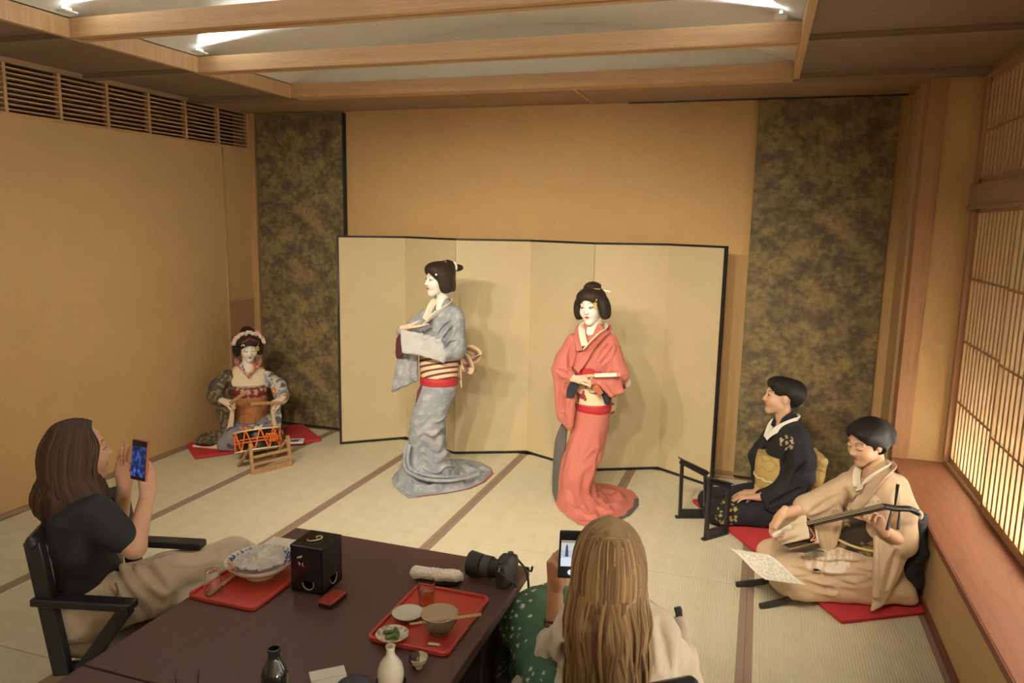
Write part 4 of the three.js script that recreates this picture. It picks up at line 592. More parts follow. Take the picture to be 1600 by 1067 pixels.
  const tg = train(hem, hc0, P(902, 768, 0.02), 0.122, (r, th) => { const lf = sst(0.1, -0.7, Math.cos(th) - 0.1 * Math.sin(th)), big = noise3(Math.cos(th) * 1.4 + 9, Math.sin(th) * 1.4, 2.5), env = sst(0.05, 0.3, r) * sst(1, 0.72, r) * (1 - 0.6 * lf); return [0.08 * lf, lerp(3.0, 1.5, lf), env * (0.030 * (wave(r * 14 + 2.4 * big + Math.sin(2 * th), 2) + 0.1) + 0.014 * (wave(th * 7 + 3 * big, 2) + 0.1))]; }, (x, y, z, r, th, R1) => R1 * (1 - r) < 0.03 && Math.cos(th) > 0.35 && Math.sin(th) > -0.4 ? GR : rc(x, y, z));
  part(g, 'kimono_skirt', [sk, tg], M_cloth);
  part(g, 'turned_out_lining', [ribbon([P(882, 664, -0.02), P(876, 690, -0.01), P(872, 730, 0.0), P(870, 768, 0.0), P(873, 786, 0.03)], [[1, 0, 0.1], [1, 0, 0.3], [1, 0, 0.4], [1, 0, 0.5], [1, 0, 0.5]], [0.05, 0.085, 0.085, 0.07, 0.035], 0.025, 40, (t, s, p) => GR.map(q => q * (1 + 0.12 * fbm(p[0] * 60, p[1] * 20, p[2] * 60, 2))))], M_cloth, 'grey lining turned out along the side');
  wig(g, H, { flare: 0.016, wing: -0.008, wz: 0.012 });
  // the closed fan is a thing of its own, held in the right hand
  const fa = P(915, 587, 0.245), fb = P(968, 585, 0.215), fan = thing('folding_fan', 'closed white and pink folding fan held by the dancer in coral red', 'fan', S.pos, S.turn);
  const fd = nrm(sub3(fb, fa));
  part(fan, 'ribs', [bar(fa, mid(fa, fb, 0.28), 0.013, 0.014), bar(add3(fa, fd, 0.01), mid(fa, fb, 0.5), 0.011, 0.018, [0.3, 1, 0])], std([0.62, 0.44, 0.22], 0.5));
  part(fan, 'paper', bar(mid(fa, fb, 0.26), fb, 0.014, 0.024), std([0.82, 0.78, 0.70], 0.8));
  part(fan, 'pink_edge', bar(mid(fa, fb, 0.9), add3(fb, fd, 0.004), 0.0146, 0.0246), std([0.75, 0.28, 0.30], 0.8));
}
// ---------- kneeling drummer ----------
const M_orange = std([0.72, 0.17, 0.03], 0.7);
M.felt = std([0.50, 0.035, 0.045], 0.95, { bumpMap: wallBump, bumpScale: 0.001 });
function feltMat(name, label, c, dir, L, W, th) { // folded felt: layers lying on each other
  const t = thing(name, label, 'mat', [c[0], 0, c[1]], Math.atan2(dir[0], dir[1]), 'red felt mats');
  part(t, 'lower_layer', bx(-W / 2 + 0.004, W / 2 - 0.002, 0.0015, th * 0.48, -L / 2, L / 2 - 0.006, th * 0.23), M.felt); part(t, 'upper_layer', bx(-W / 2, W / 2, th * 0.52, th, -L / 2 + 0.004, L / 2, th * 0.23), M.felt);
  part(t, 'folded_edge', bx(-W / 2 - 0.0, -W / 2 + 0.02, 0.002, th * 0.98, -L / 2 + 0.004, L / 2 - 0.004, th * 0.4), M.felt); return t;
}
feltMat('felt_mat', 'short folded red felt mat under the kneeling drummer', [-4.0, -5.15], [0.63, -0.776], 1.02, 0.54, 0.028);
{
  const S = spot(-3.97, -5.08), P = S.p, g = person('person', 'kneeling drummer with flowers in her hair and a patterned kimono', S), Y0 = 0.03;
  const OLV = [0.075, 0.065, 0.04], CRM = [0.70, 0.60, 0.43], SL = [0.50, 0.48, 0.44], PUR = [0.075, 0.055, 0.13], ORG = [0.58, 0.16, 0.05], BLU = [0.05, 0.10, 0.30];
  const multi = (u, v, base) => { let c = base; const n = noise3(u * 16, v * 16, 1.5); if (n > 0.35) c = mixc(c, [0.20, 0.24, 0.34], 0.8); if (n < -0.45) c = mixc(c, [0.05, 0.06, 0.10], 0.85); const f = flower(u, v, 0.10, 0.042, 6.6); if (f[0] > 0.1) c = f[1] > 0.75 ? [0.75, 0.66, 0.42] : f[2] > 0.55 ? ORG : f[2] > 0.28 ? [0.74, 0.70, 0.62] : BLU; if (f[0] > 0.1 && f[0] < 0.9) c = [0.7, 0.6, 0.45]; return c; };
  const hc = P(388, 542, 0.03), A = eul(20, 8, 2), H = head(hc, A, { s: 0.96, skin: WHITE, neck: WHITE, lip: [0.35, 0.06, 0.06], accent: [0.66, 0.33, 0.30], brow: [0.32, 0.15, 0.13], browa: 0.6, down: true, lipw: 0.013 });
  const neckB = P(388, 576, 0.0), shL = P(420, 592, 0.0), shR = P(355, 590, 0.0), elL = P(440, 617, 0.05), elR = P(336, 620, 0.05), wrR = P(350, 627, 0.22), wrL = P(439, 624, 0.22);
  const hR = hand(wrR, [0.75, -0.15, 0.3], [0.2, -0.9, -0.2], -1, [0.7, 0.85, 0.9, 0.95, 0.95], { s: 0.9, spread: 0, thumb: [0.8, 0.2, 0.5] }), hL = hand(wrL, [-0.7, -0.25, 0.4], [-0.1, -0.9, -0.3], 1, [0.7, 0.85, 0.9, 0.95, 0.95], { s: 0.9, spread: 0, thumb: [0.8, 0.2, 0.5] });
  const hip = P(388, 668, -0.08), knL = [0.13, 0.11, 0.20], knR = [-0.13, 0.11, 0.20];
  const core = U(0.04, cap(H.neckTop, neckB, 0.042, 0.047), trunk([[P(388, 585, -0.01), 0.13, 0.06], [P(388, 630, 0), 0.1, 0.07], [hip, 0.12, 0.08]], 5), chain([shL, elL, wrL], [0.04, 0.034, 0.022]), chain([shR, elR, wrR], [0.04, 0.034, 0.022]), cap(hip, knL, 0.07, 0.05), cap(hip, knR, 0.07, 0.05));
  bodyMesh(g, H, [hR, hL], { f: core, bb: [[-0.35, 0.03, -0.25], [0.35, 0.75, 0.4]] }, WHITE, { handSkin: [0.72, 0.54, 0.44] });
  const torso = trunk([[P(389, 569, -0.03), 0.055, 0.045], [P(389, 580, -0.025), 0.12, 0.065], [P(388, 600, -0.01), 0.155, 0.095], [P(390, 630, 0), 0.13, 0.105], [P(390, 655, 0), 0.15, 0.12]], 5, 0.05);
  const armL = chain([shL, P(434, 603, 0.02), elL, P(440, 622, 0.15)], [0.065, 0.062, 0.058, 0.05], 0.03), armR = chain([shR, P(340, 605, 0.02), elR, P(346, 626, 0.15)], [0.065, 0.062, 0.058, 0.05], 0.03);
  const slR = U(0.03, slab([P(346, 628, 0.15), P(365, 634, 0.2), P(363, 660, 0.18), P(352, 690, 0.12), P(344, 700, 0.10), P(345, 660, 0.1), P(340, 640, 0.08)], 0.02), slab([P(346, 692, 0.12), P(330, 696, 0.1), P(300, 690, 0.0), P(318, 680, -0.08), P(345, 670, 0)], 0.02));
  const slL = U(0.03, slab([P(422, 628, 0.2), P(438, 632, 0.18), P(441, 652, 0.14), P(438, 678, 0.1), P(426, 676, 0.14)], 0.02));
  const lap = both(0.02, U(0.06, cap([0.1, 0.19, -0.1], [0.13, 0.13, 0.20], 0.115, 0.08), cap([-0.1, 0.19, -0.1], [-0.13, 0.13, 0.20], 0.115, 0.08), ell([0, 0.14, -0.15], [0.24, 0.15, 0.2]), cap([-0.1, 0.11, 0.17], [0.12, 0.11, 0.17], 0.085), rbox([0, 0.07, -0.04], [0.26, 0.06, 0.30], 0.05)), half([0, Y0, 0], [0, -1, 0]));
  let up = U(0.03, torso, armL, armR); up = U(0.012, up, slR, slL);
  up = furrow(up, [gash(P(420, 600, 0.12), P(424, 640, 0.12)), gash(P(357, 600, 0.12), P(352, 625, 0.14)), gash(P(358, 640, 0.2), P(350, 690, 0.16))], 0.02, 0.013);
  up = cut(0.006, wrinkle(up, 0.004, 12, 9, 12, 4), cap(P(388, 552, 0.0), P(389, 574, 0.04), 0.048, 0.034));
  const kc = (x, y, z) => { if (x > 0.09) return multi(x + z, y, SL); if (x < -0.09) { const e = noise3(x * 22, y * 22, z * 22); return y > 0.5 && x < -0.24 && e > -0.1 ? PUR : e > 0.2 ? [0.20, 0.17, 0.10] : OLV; } return multi(x + z, y, SL); };
  part(g, 'kimono_top', net(up, [-0.55, 0.02, -0.25], [0.38, 0.85, 0.34], 0.0075, kc), M_cloth);
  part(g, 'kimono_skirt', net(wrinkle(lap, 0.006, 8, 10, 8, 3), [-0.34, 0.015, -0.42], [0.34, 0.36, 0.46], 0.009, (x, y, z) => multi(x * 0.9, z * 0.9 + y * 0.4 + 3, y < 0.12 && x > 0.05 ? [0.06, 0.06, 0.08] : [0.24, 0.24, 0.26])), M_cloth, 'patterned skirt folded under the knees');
  part(g, 'sleeve_lining', [ribbon([P(364, 634, 0.225), P(361, 660, 0.2), P(355, 685, 0.16), P(338, 700, 0.13), P(318, 702, 0.08), P(302, 696, 0.02)], [[1, 0, 0.3], [1, 0, 0.3], [0.9, 0.3, 0.3], [0.5, 0.8, 0.2], [0.3, 0.8, -0.4], [0.3, 0.8, -0.4]], [0.03, 0.045, 0.06, 0.06, 0.05, 0.02], 0.012, 40, () => CRM), ribbon([P(424, 630, 0.225), P(427, 650, 0.2), P(430, 672, 0.16)], [1, 0, 0.4], [0.03, 0.035], 0.012, 20, () => CRM), ribbon([P(356, 690, 0.2), P(362, 700, 0.23), P(372, 705, 0.24)], [0.4, 0.8, 0.3], [0.03, 0.05], 0.012, 14, () => [0.03, 0.05, 0.42])], M_cloth, 'cream sleeve lining');
  // crossed collars: patterned red under-collar, wide cream over-collar
  const redC = (t, s, p) => { const n = noise3(p[0] * 90, p[1] * 90, p[2] * 90); return n > 0.1 ? [0.55, 0.06, 0.06] : [0.72, 0.58, 0.50]; };
  part(g, 'under_collar', [ribbon([P(405, 563, -0.05), P(406, 569, 0.02), P(398, 578, 0.085), P(387, 590, 0.105)], [[0.5, 0.8, 0.3], [0.6, 0.8, 0.2], [0.6, 0.8, 0.1], [0.6, 0.8, 0.1]], 0.05, 0.01, 24, redC), ribbon([P(371, 563, -0.05), P(370, 569, 0.02), P(378, 578, 0.085), P(390, 590, 0.1)], [[-0.5, 0.8, 0.3], [-0.6, 0.8, 0.2], [-0.6, 0.8, 0.1], [-0.6, 0.8, 0.1]], 0.05, 0.01, 24, redC)], M_cloth, 'red and white patterned collar');
  const crc = (t, s, p) => CRM.map(q => q * (1 + 0.05 * Math.sin(s * 9)));
  const chest = [P(350, 578, 0.09), P(372, 571, 0.05), P(390, 590, 0.12), P(404, 574, 0.06), P(414, 580, 0.09), P(416, 604, 0.12), P(364, 606, 0.12)].map(p => [p[0], p[1], 0.1]);
  part(g, 'over_collar', net(wrinkle(both(0.006, grow(torso, 0.011), slab(chest, 0.14, 0.004)), 0.002, 10, 30, 10), [-0.25, 0.4, -0.06], [0.2, 0.85, 0.2], 0.005, (x, y, z) => CRM.map(q => q * (1 + 0.05 * Math.sin((x * (x > 0.02 ? -1 : 1) + y) * 260)))), M_cloth, 'wide cream over-collar');
  part(g, 'sash', loft([[P(390, 612, 0), 0.138, 0.125], [P(390, 625, 0), 0.145, 0.132], [P(390, 640, 0), 0.147, 0.134], [P(390, 656, 0), 0.142, 0.13]], 110, 90, (th, v, p) => { const n = noise3(th * 1.6, v * 2.2, 5), l = Math.abs(n) < 0.06; return l ? [0.22, 0.09, 0.03] : [0.40, 0.165, 0.06]; }), M_silk, 'rust brown sash');
  part(g, 'sash_scarf', loft([[P(390, 602, 0), 0.135, 0.122], [P(390, 605, 0), 0.148, 0.135], [P(390, 612, 0), 0.15, 0.137], [P(390, 617, 0), 0.14, 0.128]], 110, 26, (th, v, p) => { const f = flower(th * 0.14, v * 0.07, 0.05, 0.02, 2.2); return f[0] > 0.3 ? [0.50, 0.34, 0.30] : [0.20, 0.03, 0.03]; }), M_silk, 'dark red scarf above the sash');
  const hair = wig(g, H, { flare: 0.012, wing: 0.0, wz: 0.004 });
  const pk = [], pk2 = []; for (let i = 0; i < 26; i++) { const a = lerp(-1.5, 1.5, i / 25), r = 0.118 + 0.012 * rnd(), c = [Math.sin(a) * r, 0.045 + Math.cos(a) * r * 0.86, 0.012 + 0.02 * rnd()]; for (let j = 0; j < 5; j++) (i % 3 ? pk : pk2).push(new THREE.SphereGeometry(0.0078, 7, 5).scale(1, 1, 0.7).translate(...H.W([c[0] + 0.009 * Math.cos(j * 1.257 + i), c[1] + 0.009 * Math.sin(j * 1.257 + i), c[2] + 0.008 * rnd()]))); }
  part(hair, 'flower_wreath', pk, std([0.78, 0.55, 0.50], 0.8), 'wreath of pink and white blossoms'); part(hair, 'wreath_blossom', pk2, std([0.78, 0.70, 0.60], 0.8));
  part(hair, 'red_ribbon', [ribbon([[0, 0.12, 0.07], [-0.03, 0.11, 0.085], [-0.062, 0.085, 0.072]].map(H.W), [0, 0.6, 0.8], 0.016, 0.004, 12), ribbon([[0, 0.12, 0.07], [0.03, 0.11, 0.085], [0.075, 0.07, 0.06]].map(H.W), [0, 0.6, 0.8], 0.016, 0.004, 12)], std([0.55, 0.05, 0.10], 0.7));
  part(hair, 'silver_pin', [0, 1, 2, 3, 4, 5].map(i => new THREE.SphereGeometry(0.006, 8, 6).translate(...H.W([-0.055 + 0.01 * Math.cos(i), 0.066 + 0.01 * Math.sin(i) - (i > 3 ? 0.03 : 0), 0.09]))), std([0.7, 0.66, 0.55], 0.3, { metalness: 0.5 }));
  // drumsticks
  const wood = std([0.56, 0.33, 0.16], 0.55, { map: gY });
  [[P(360, 629, 0.30), P(385, 613, 0.36), 'upper'], [P(437, 629, 0.27), P(394, 631, 0.36), 'lower']].forEach(([a, b, w]) => { const t = thing('drumstick', w === 'upper' ? "thick wooden drumstick raised in the drummer's hand nearer the grille wall" : "thick wooden drumstick held level in the drummer's hand nearer the screen", 'drumstick', S.pos, S.turn, 'drumsticks'); part(t, 'stick', [rod(a, b, 0.0115, 0.0155), new THREE.SphereGeometry(0.0155, 12, 8).translate(...b), new THREE.SphereGeometry(0.0115, 12, 8).translate(...a)], wood); });
  // rope-tensioned drum on a wooden stand
  const f1 = S.fl(394, 742), f2 = S.fl(455, 727), fw = nrm(sub3(f2, f1)), mm = mid(f1, f2), nn = nrm([-fw[2], 0, fw[0]]).map(v => v * (fw[0] > 0 ? 1 : -1)), bk = nn.map(v => -v); if (bk[2] > 0) bk.forEach((v, i) => bk[i] = -v);
  const st = thing('drum_stand', 'light wooden frame stand carrying the corded drum', 'stand', S.pos, S.turn), hw = Math.hypot(...sub3(f2, f1)) / 2, q = (s, h, b) => add3(add3(add3(mm, fw, s * hw), [0, 1, 0], h), bk, b);
  part(st, 'foot_rail', bar(q(-1, 0.02, 0), q(1, 0.02, 0), 0.025, 0.038), wood);
  for (const s of [-1, 1]) { part(st, 'upright', bar(q(s * 0.97, 0.0, 0), q(s * 0.95, 0.235, 0.03), 0.022, 0.022), wood); part(st, 'brace', bar(q(s * 0.9, 0.012, 0.24), q(s * 0.93, 0.2, 0.03), 0.02, 0.02), wood); }
  for (const h of [0.075, 0.13]) part(st, 'cross_bar', bar(q(-0.95, h, 0.008), q(0.95, h, 0.008), 0.016, 0.02), wood);
  part(st, 'rear_rail', bar(q(-0.95, 0.012, 0.24), q(0.95, 0.012, 0.24), 0.024, 0.022), std([0.22, 0.13, 0.07], 0.6));
  const dr = thing('drum', 'black drum laced with bright orange cords, standing before the kneeling drummer', 'drum', S.pos, S.turn), dc = P(403, 688, 0.42), ax = nrm(add3([0.1, 0.94, 0], bk, 0.38)), e1 = nrm(add3(fw, ax, -dot3(fw, ax))), e2 = crs(ax, e1), at = (a, r, h) => add3(add3(add3(dc, e1, Math.cos(a) * r), e2, Math.sin(a) * r), ax, h);
  const disc = (h0, h1, r0, r1 = r0) => rod(add3(dc, ax, h0), add3(dc, ax, h1), r0, r1, 40);
  part(dr, 'shell', disc(-0.065, 0.065, 0.125), std([0.02, 0.016, 0.014], 0.3)); part(dr, 'skin', [disc(0.07, 0.08, 0.185), disc(-0.08, -0.07, 0.185)], std([0.70, 0.60, 0.42], 0.7));
  for (let i = 0; i < 10; i++) { const a = i / 10 * 2 * Math.PI; part(dr, 'cord', [rod(at(a, 0.176, 0.082), at(a + 0.314, 0.176, -0.082), 0.0055), rod(at(a + 0.314, 0.176, -0.082), at(a + 0.628, 0.176, 0.082), 0.0055)], M_orange); }
  part(dr, 'waist_cord', [0, 1].map(k => tube([...Array(25).keys()].map(i => at(i / 24 * 2 * Math.PI, 0.17, -0.012 + 0.022 * k)), 0.006, 80, 6)), M_orange);
  const ang = Math.atan2(dot3([0, -0.3, 0], e2) + dot3(bk, e2) * -1, dot3(bk, e1) * -1); part(dr, 'cord_knot', [0, 1, 2, 3].map(i => tube([at(ang - 0.2 + i * 0.1, 0.185, 0.0), at(ang - 0.12 + i * 0.1, 0.205, 0.03), at(ang + i * 0.1, 0.205, -0.01), at(ang - 0.05 + i * 0.1, 0.19, -0.03)], 0.0065, 16, 6)), M_orange);
  // folded towel on the mat
  const tw = thing('folded_towel', 'white folded towel with a blue print on the red mat', 'towel', [-3.62, 0.028, -5.2], 0.5); part(tw, 'cloth', bx(-0.075, 0.075, 0.001, 0.014, -0.06, 0.06, 0.006), std([0.74, 0.72, 0.66], 0.9)); part(tw, 'blue_print', [bx(-0.03, 0.03, 0.0135, 0.0146, -0.01, 0.03), bx(-0.01, 0.045, 0.0135, 0.0146, -0.03, -0.005)], std([0.05, 0.09, 0.22], 0.9));
}
// ---------- the two musicians on the long felt mat ----------
feltMat('felt_mat', 'long folded red felt mat under the two kneeling musicians', [0.288, -4.52], [0.515, 0.857], 1.62, 0.5, 0.028);
const HAIRB = [0.016, 0.014, 0.014];
function updo(g, H, list, cuts, extra) { // swept-up modern hair
  let f = U(0.03, ...list); f = cut(0.01, f, ...cuts);
  const F = inFrame(H.c, H.A, (x, y, z) => f(x / H.s, y / H.s, z / H.s) * H.s), cn = []; for (const x of [-0.15, 0.15]) for (const y of [-0.14, 0.17]) for (const z of [-0.22, 0.12]) cn.push(H.W([x, y, z]));
  const [a, b] = bb(cn, 0.004), cs = strand(HAIRB, 0.5, 80);
  return part(g, 'hair', net(F, a, b, 0.004, (x, y, z) => { const l = H.toL(x, y, z); return cs(l[0] * 0.4, l[1], l[2] * 0.15); }), M_hair);
}
const seiza = (Fx, Fz, w, L, Y0, hipH = 0.2, kh = 0.145, kr = 0.085) => { // folded legs: facing (Fx, Fz), half width w, length from heels to knees L
  const f = nrm([Fx, 0, Fz]), s = [f[2], 0, -f[0]], q = (a, b, h) => [f[0] * a + s[0] * b, h, f[2] * a + s[2] * b], A = [s, [0, 1, 0], f];
  return { q, f, s, F: both(0.02, U(0.06, cap(q(-0.1, w * 0.5, hipH), q(L * 0.5, w * 0.55, kh), 0.115, kr), cap(q(-0.1, -w * 0.5, hipH), q(L * 0.5, -w * 0.55, kh), 0.115, kr), ell(q(-0.14, 0, 0.14), [w * 1.05, 0.15, 0.19], A), cap(q(L * 0.46, -w * 0.4, kh - 0.025), q(L * 0.46, w * 0.4, kh - 0.025), kr), rbox(q(0, 0, 0.08), [w * 1.05, 0.06, L * 0.53], 0.05, A)), half([0, Y0, 0], [0, -1, 0])) };
};
{ // woman in black
  const S = spot(0.10, -4.92), P = S.p, g = person('person', 'kneeling woman in a black kimono with a gold sash, hands on her knees', S), BK = [0.012, 0.013, 0.018], GOLD = [0.50, 0.37, 0.13], SK = [0.60, 0.37, 0.25];
  const hc = P(1219, 619, 0.0), A = eul(-3, -72, 0), H = head(hc, A, { s: 1.0, skin: SK, lip: [0.42, 0.05, 0.05], brow: [0.06, 0.035, 0.03], look: 0.002 });
  const neckB = P(1226, 662, 0), shL = P(1247, 686, 0.12), shR = P(1205, 684, -0.12), elL = P(1252, 745, 0.16), elR = P(1190, 740, -0.12), wrL = P(1186, 777, 0.17), wrR = P(1183, 769, 0.08);
  const hL = hand(wrL, [-1, -0.05, 0.1], [0, -1, 0.05], -1, [0.2, 0.16, 0.16, 0.16, 0.2], { s: 0.95, spread: 0.02 }), hR = hand(wrR, [-1, -0.05, 0.35], [0, -1, 0.05], 1, [0.2, 0.16, 0.16, 0.16, 0.2], { s: 0.95, spread: 0.02 });
  const K = seiza(-0.97, 0.25, 0.2, 0.62, 0.03, 0.13, 0.085, 0.065);
  const hip = P(1225, 775, -0.02);
  const core = U(0.04, cap(H.neckTop, neckB, 0.045, 0.05), trunk([[P(1227, 680, 0), 0.13, 0.07], [P(1222, 730, 0), 0.1, 0.07], [hip, 0.11, 0.08]], -65), chain([shL, elL, wrL], [0.04, 0.034, 0.024]), chain([shR, elR, wrR], [0.04, 0.034, 0.024]), cap(hip, K.q(0.24, 0.1, 0.09), 0.07, 0.04), cap(hip, K.q(0.24, -0.1, 0.09), 0.07, 0.04));
  bodyMesh(g, H, [hL, hR], { f: core, bb: [[-0.4, 0.03, -0.3], [0.35, 0.95, 0.35]] }, SK);
  const torso = trunk([[P(1229, 655, 0), 0.055, 0.055], [P(1229, 666, 0), 0.11, 0.08], [P(1227, 690, 0), 0.165, 0.105], [P(1222, 730, 0), 0.14, 0.115], [P(1222, 770, 0), 0.15, 0.13]], -65, 0.05);
  const armL = chain([shL, P(1254, 715, 0.17), elL, P(1220, 768, 0.17), P(1190, 776, 0.13)], [0.07, 0.075, 0.075, 0.06, 0.045], 0.03), armR = chain([shR, P(1186, 712, -0.1), elR, P(1187, 768, -0.02)], [0.065, 0.062, 0.06, 0.045], 0.03);
  const slL = slab([P(1190, 772, 0.17), P(1250, 735, 0.22), P(1262, 745, 0.2), P(1260, 790, 0.22), P(1215, 808, 0.24), P(1196, 795, 0.21)], 0.025);
  let up = U(0.03, torso, armL, armR); up = U(0.03, up, slL);
  up = furrow(up, [gash(P(1238, 690, 0.2), P(1226, 730, 0.2)), gash(P(1258, 720, 0.22), P(1235, 760, 0.25)), gash(P(1197, 700, 0.08), P(1191, 735, 0.05)), gash(P(1205, 790, 0.26), P(1250, 765, 0.26))], 0.02, 0.013);
  up = cut(0.006, wrinkle(up, 0.003, 12, 9, 12, 14), cap(P(1224, 640, -0.01), P(1217, 660, 0.03), 0.05, 0.036), cap(P(1215, 660, 0.03), P(1197, 682, 0.05), 0.03, 0.012));
  const fC = P(1227, 693, 0.2);
  part(g, 'kimono_top', net(up, [-0.3, 0.15, -0.28], [0.34, 0.98, 0.4], 0.0065, (x, y, z) => { const d = Math.hypot(x - fC[0], (y - fC[1]) * 0.95, (z - fC[2]) * 0.5); if (d < 0.05 && z > 0.05) { const f = flower(x + 0.3, y, 0.034, 0.017, 1.7); if (f[0] > 0.2) return f[1] > 0.6 ? [0.45, 0.22, 0.06] : f[2] > 0.5 ? [0.66, 0.58, 0.42] : [0.50, 0.42, 0.22]; } return BK; }), M_cloth, 'black kimono with a flower crest on the shoulder');
  const kn = P(1180, 815, 0.2), kcol = (x, y, z) => { const a = P(1137, 800, 0.2), d = Math.hypot(x - a[0], y - a[1]); if (d < 0.07 && z > 0.02) { const f = flower(x, y, 0.03, 0.013, 5.5); if (f[0] > 0.3) return [0.45, 0.36, 0.12]; } const d2 = Math.hypot(x - kn[0] - 0.05, y - kn[1] + 0.06); if (d2 < 0.04) { const f = flower(x, y, 0.025, 0.01, 2.5); if (f[0] > 0.3) return [0.36, 0.12, 0.10]; } return BK; };
  part(g, 'kimono_skirt', net(wrinkle(K.F, 0.005, 9, 10, 9, 30), [-0.45, 0.02, -0.42], [0.45, 0.36, 0.42], 0.008, kcol), M_cloth);
  const wc = () => [0.78, 0.75, 0.70];
  part(g, 'white_collar', [ribbon([P(1246, 649, -0.05), P(1247, 654, 0.05), P(1232, 661, 0.085), P(1212, 672, 0.09), P(1196, 684, 0.085)], [[0.3, 0.9, 0.3], [0.4, 0.9, 0.1], [0.4, 0.9, 0], [0.5, 0.8, -0.1], [0.5, 0.8, -0.1]], [0.03, 0.04, 0.045], 0.008, 28, wc), ribbon([P(1243, 648, -0.06), P(1222, 651, -0.07), P(1207, 660, -0.01), P(1200, 674, 0.05), P(1197, 683, 0.075)], [[0.3, 0.9, 0.3], [-0.3, 0.9, 0], [-0.8, 0.4, 0.1], [-0.9, 0.2, 0.2], [-0.9, 0.2, 0.2]], 0.035, 0.008, 28, wc)], M_cloth);
  part(g, 'sash', loft([[P(1221, 708, 0), 0.145, 0.135], [P(1220, 722, 0), 0.155, 0.143], [P(1219, 742, 0), 0.157, 0.145], [P(1219, 762, 0), 0.152, 0.142]], 110, 90, (th, v, p) => { const n = Math.abs(noise3(th * 1.8, v * 2.5, 9)); return mixc(GOLD, [0.34, 0.24, 0.09], n < 0.12 ? 0.7 : 0); }), M_silk, 'gold patterned sash');
  part(g, 'sash_cord', tube([...Array(33).keys()].map(i => { const a = i / 32 * 2 * Math.PI, c = P(1219, 746, 0); return [c[0] + Math.cos(a) * 0.16, c[1] + 0.004 * Math.sin(a * 14) - 0.01 * Math.cos(a), c[2] + Math.sin(a) * 0.148]; }), 0.006, 120, 6), std([0.62, 0.58, 0.48], 0.6), 'braided pale cord');
  part(g, 'sash_drum_bow', net(wrinkle(U(0.02, rbox(P(1270, 735, -0.05), [0.045, 0.125, 0.13], 0.03, eul(0, 14, -6)), rbox(P(1266, 770, -0.04), [0.04, 0.05, 0.12], 0.025, eul(0, 14, 0))), 0.004, 9, 9, 9), [0.05, 0.15, -0.3], [0.4, 0.75, 0.2], 0.007, (x, y, z) => { const n = Math.abs(noise3(x * 9, y * 9, z * 9)); return n < 0.1 ? [0.30, 0.21, 0.08] : GOLD; }), M_silk, 'gold sash bow at her back');
  updo(g, H, [ell([0, 0.048, -0.02], [0.085, 0.078, 0.103]), ell([0, 0.085, 0.03], [0.07, 0.035, 0.055]), ell([0, 0.03, -0.1], [0.078, 0.075, 0.06]), ell([0, -0.02, -0.085], [0.06, 0.05, 0.04])], [ell([0, -0.05, 0.085], [0.075, 0.108, 0.065]), ...[-1, 1].map(q => ell([q * 0.08, -0.04, 0.0], [0.04, 0.06, 0.045]))]);
}
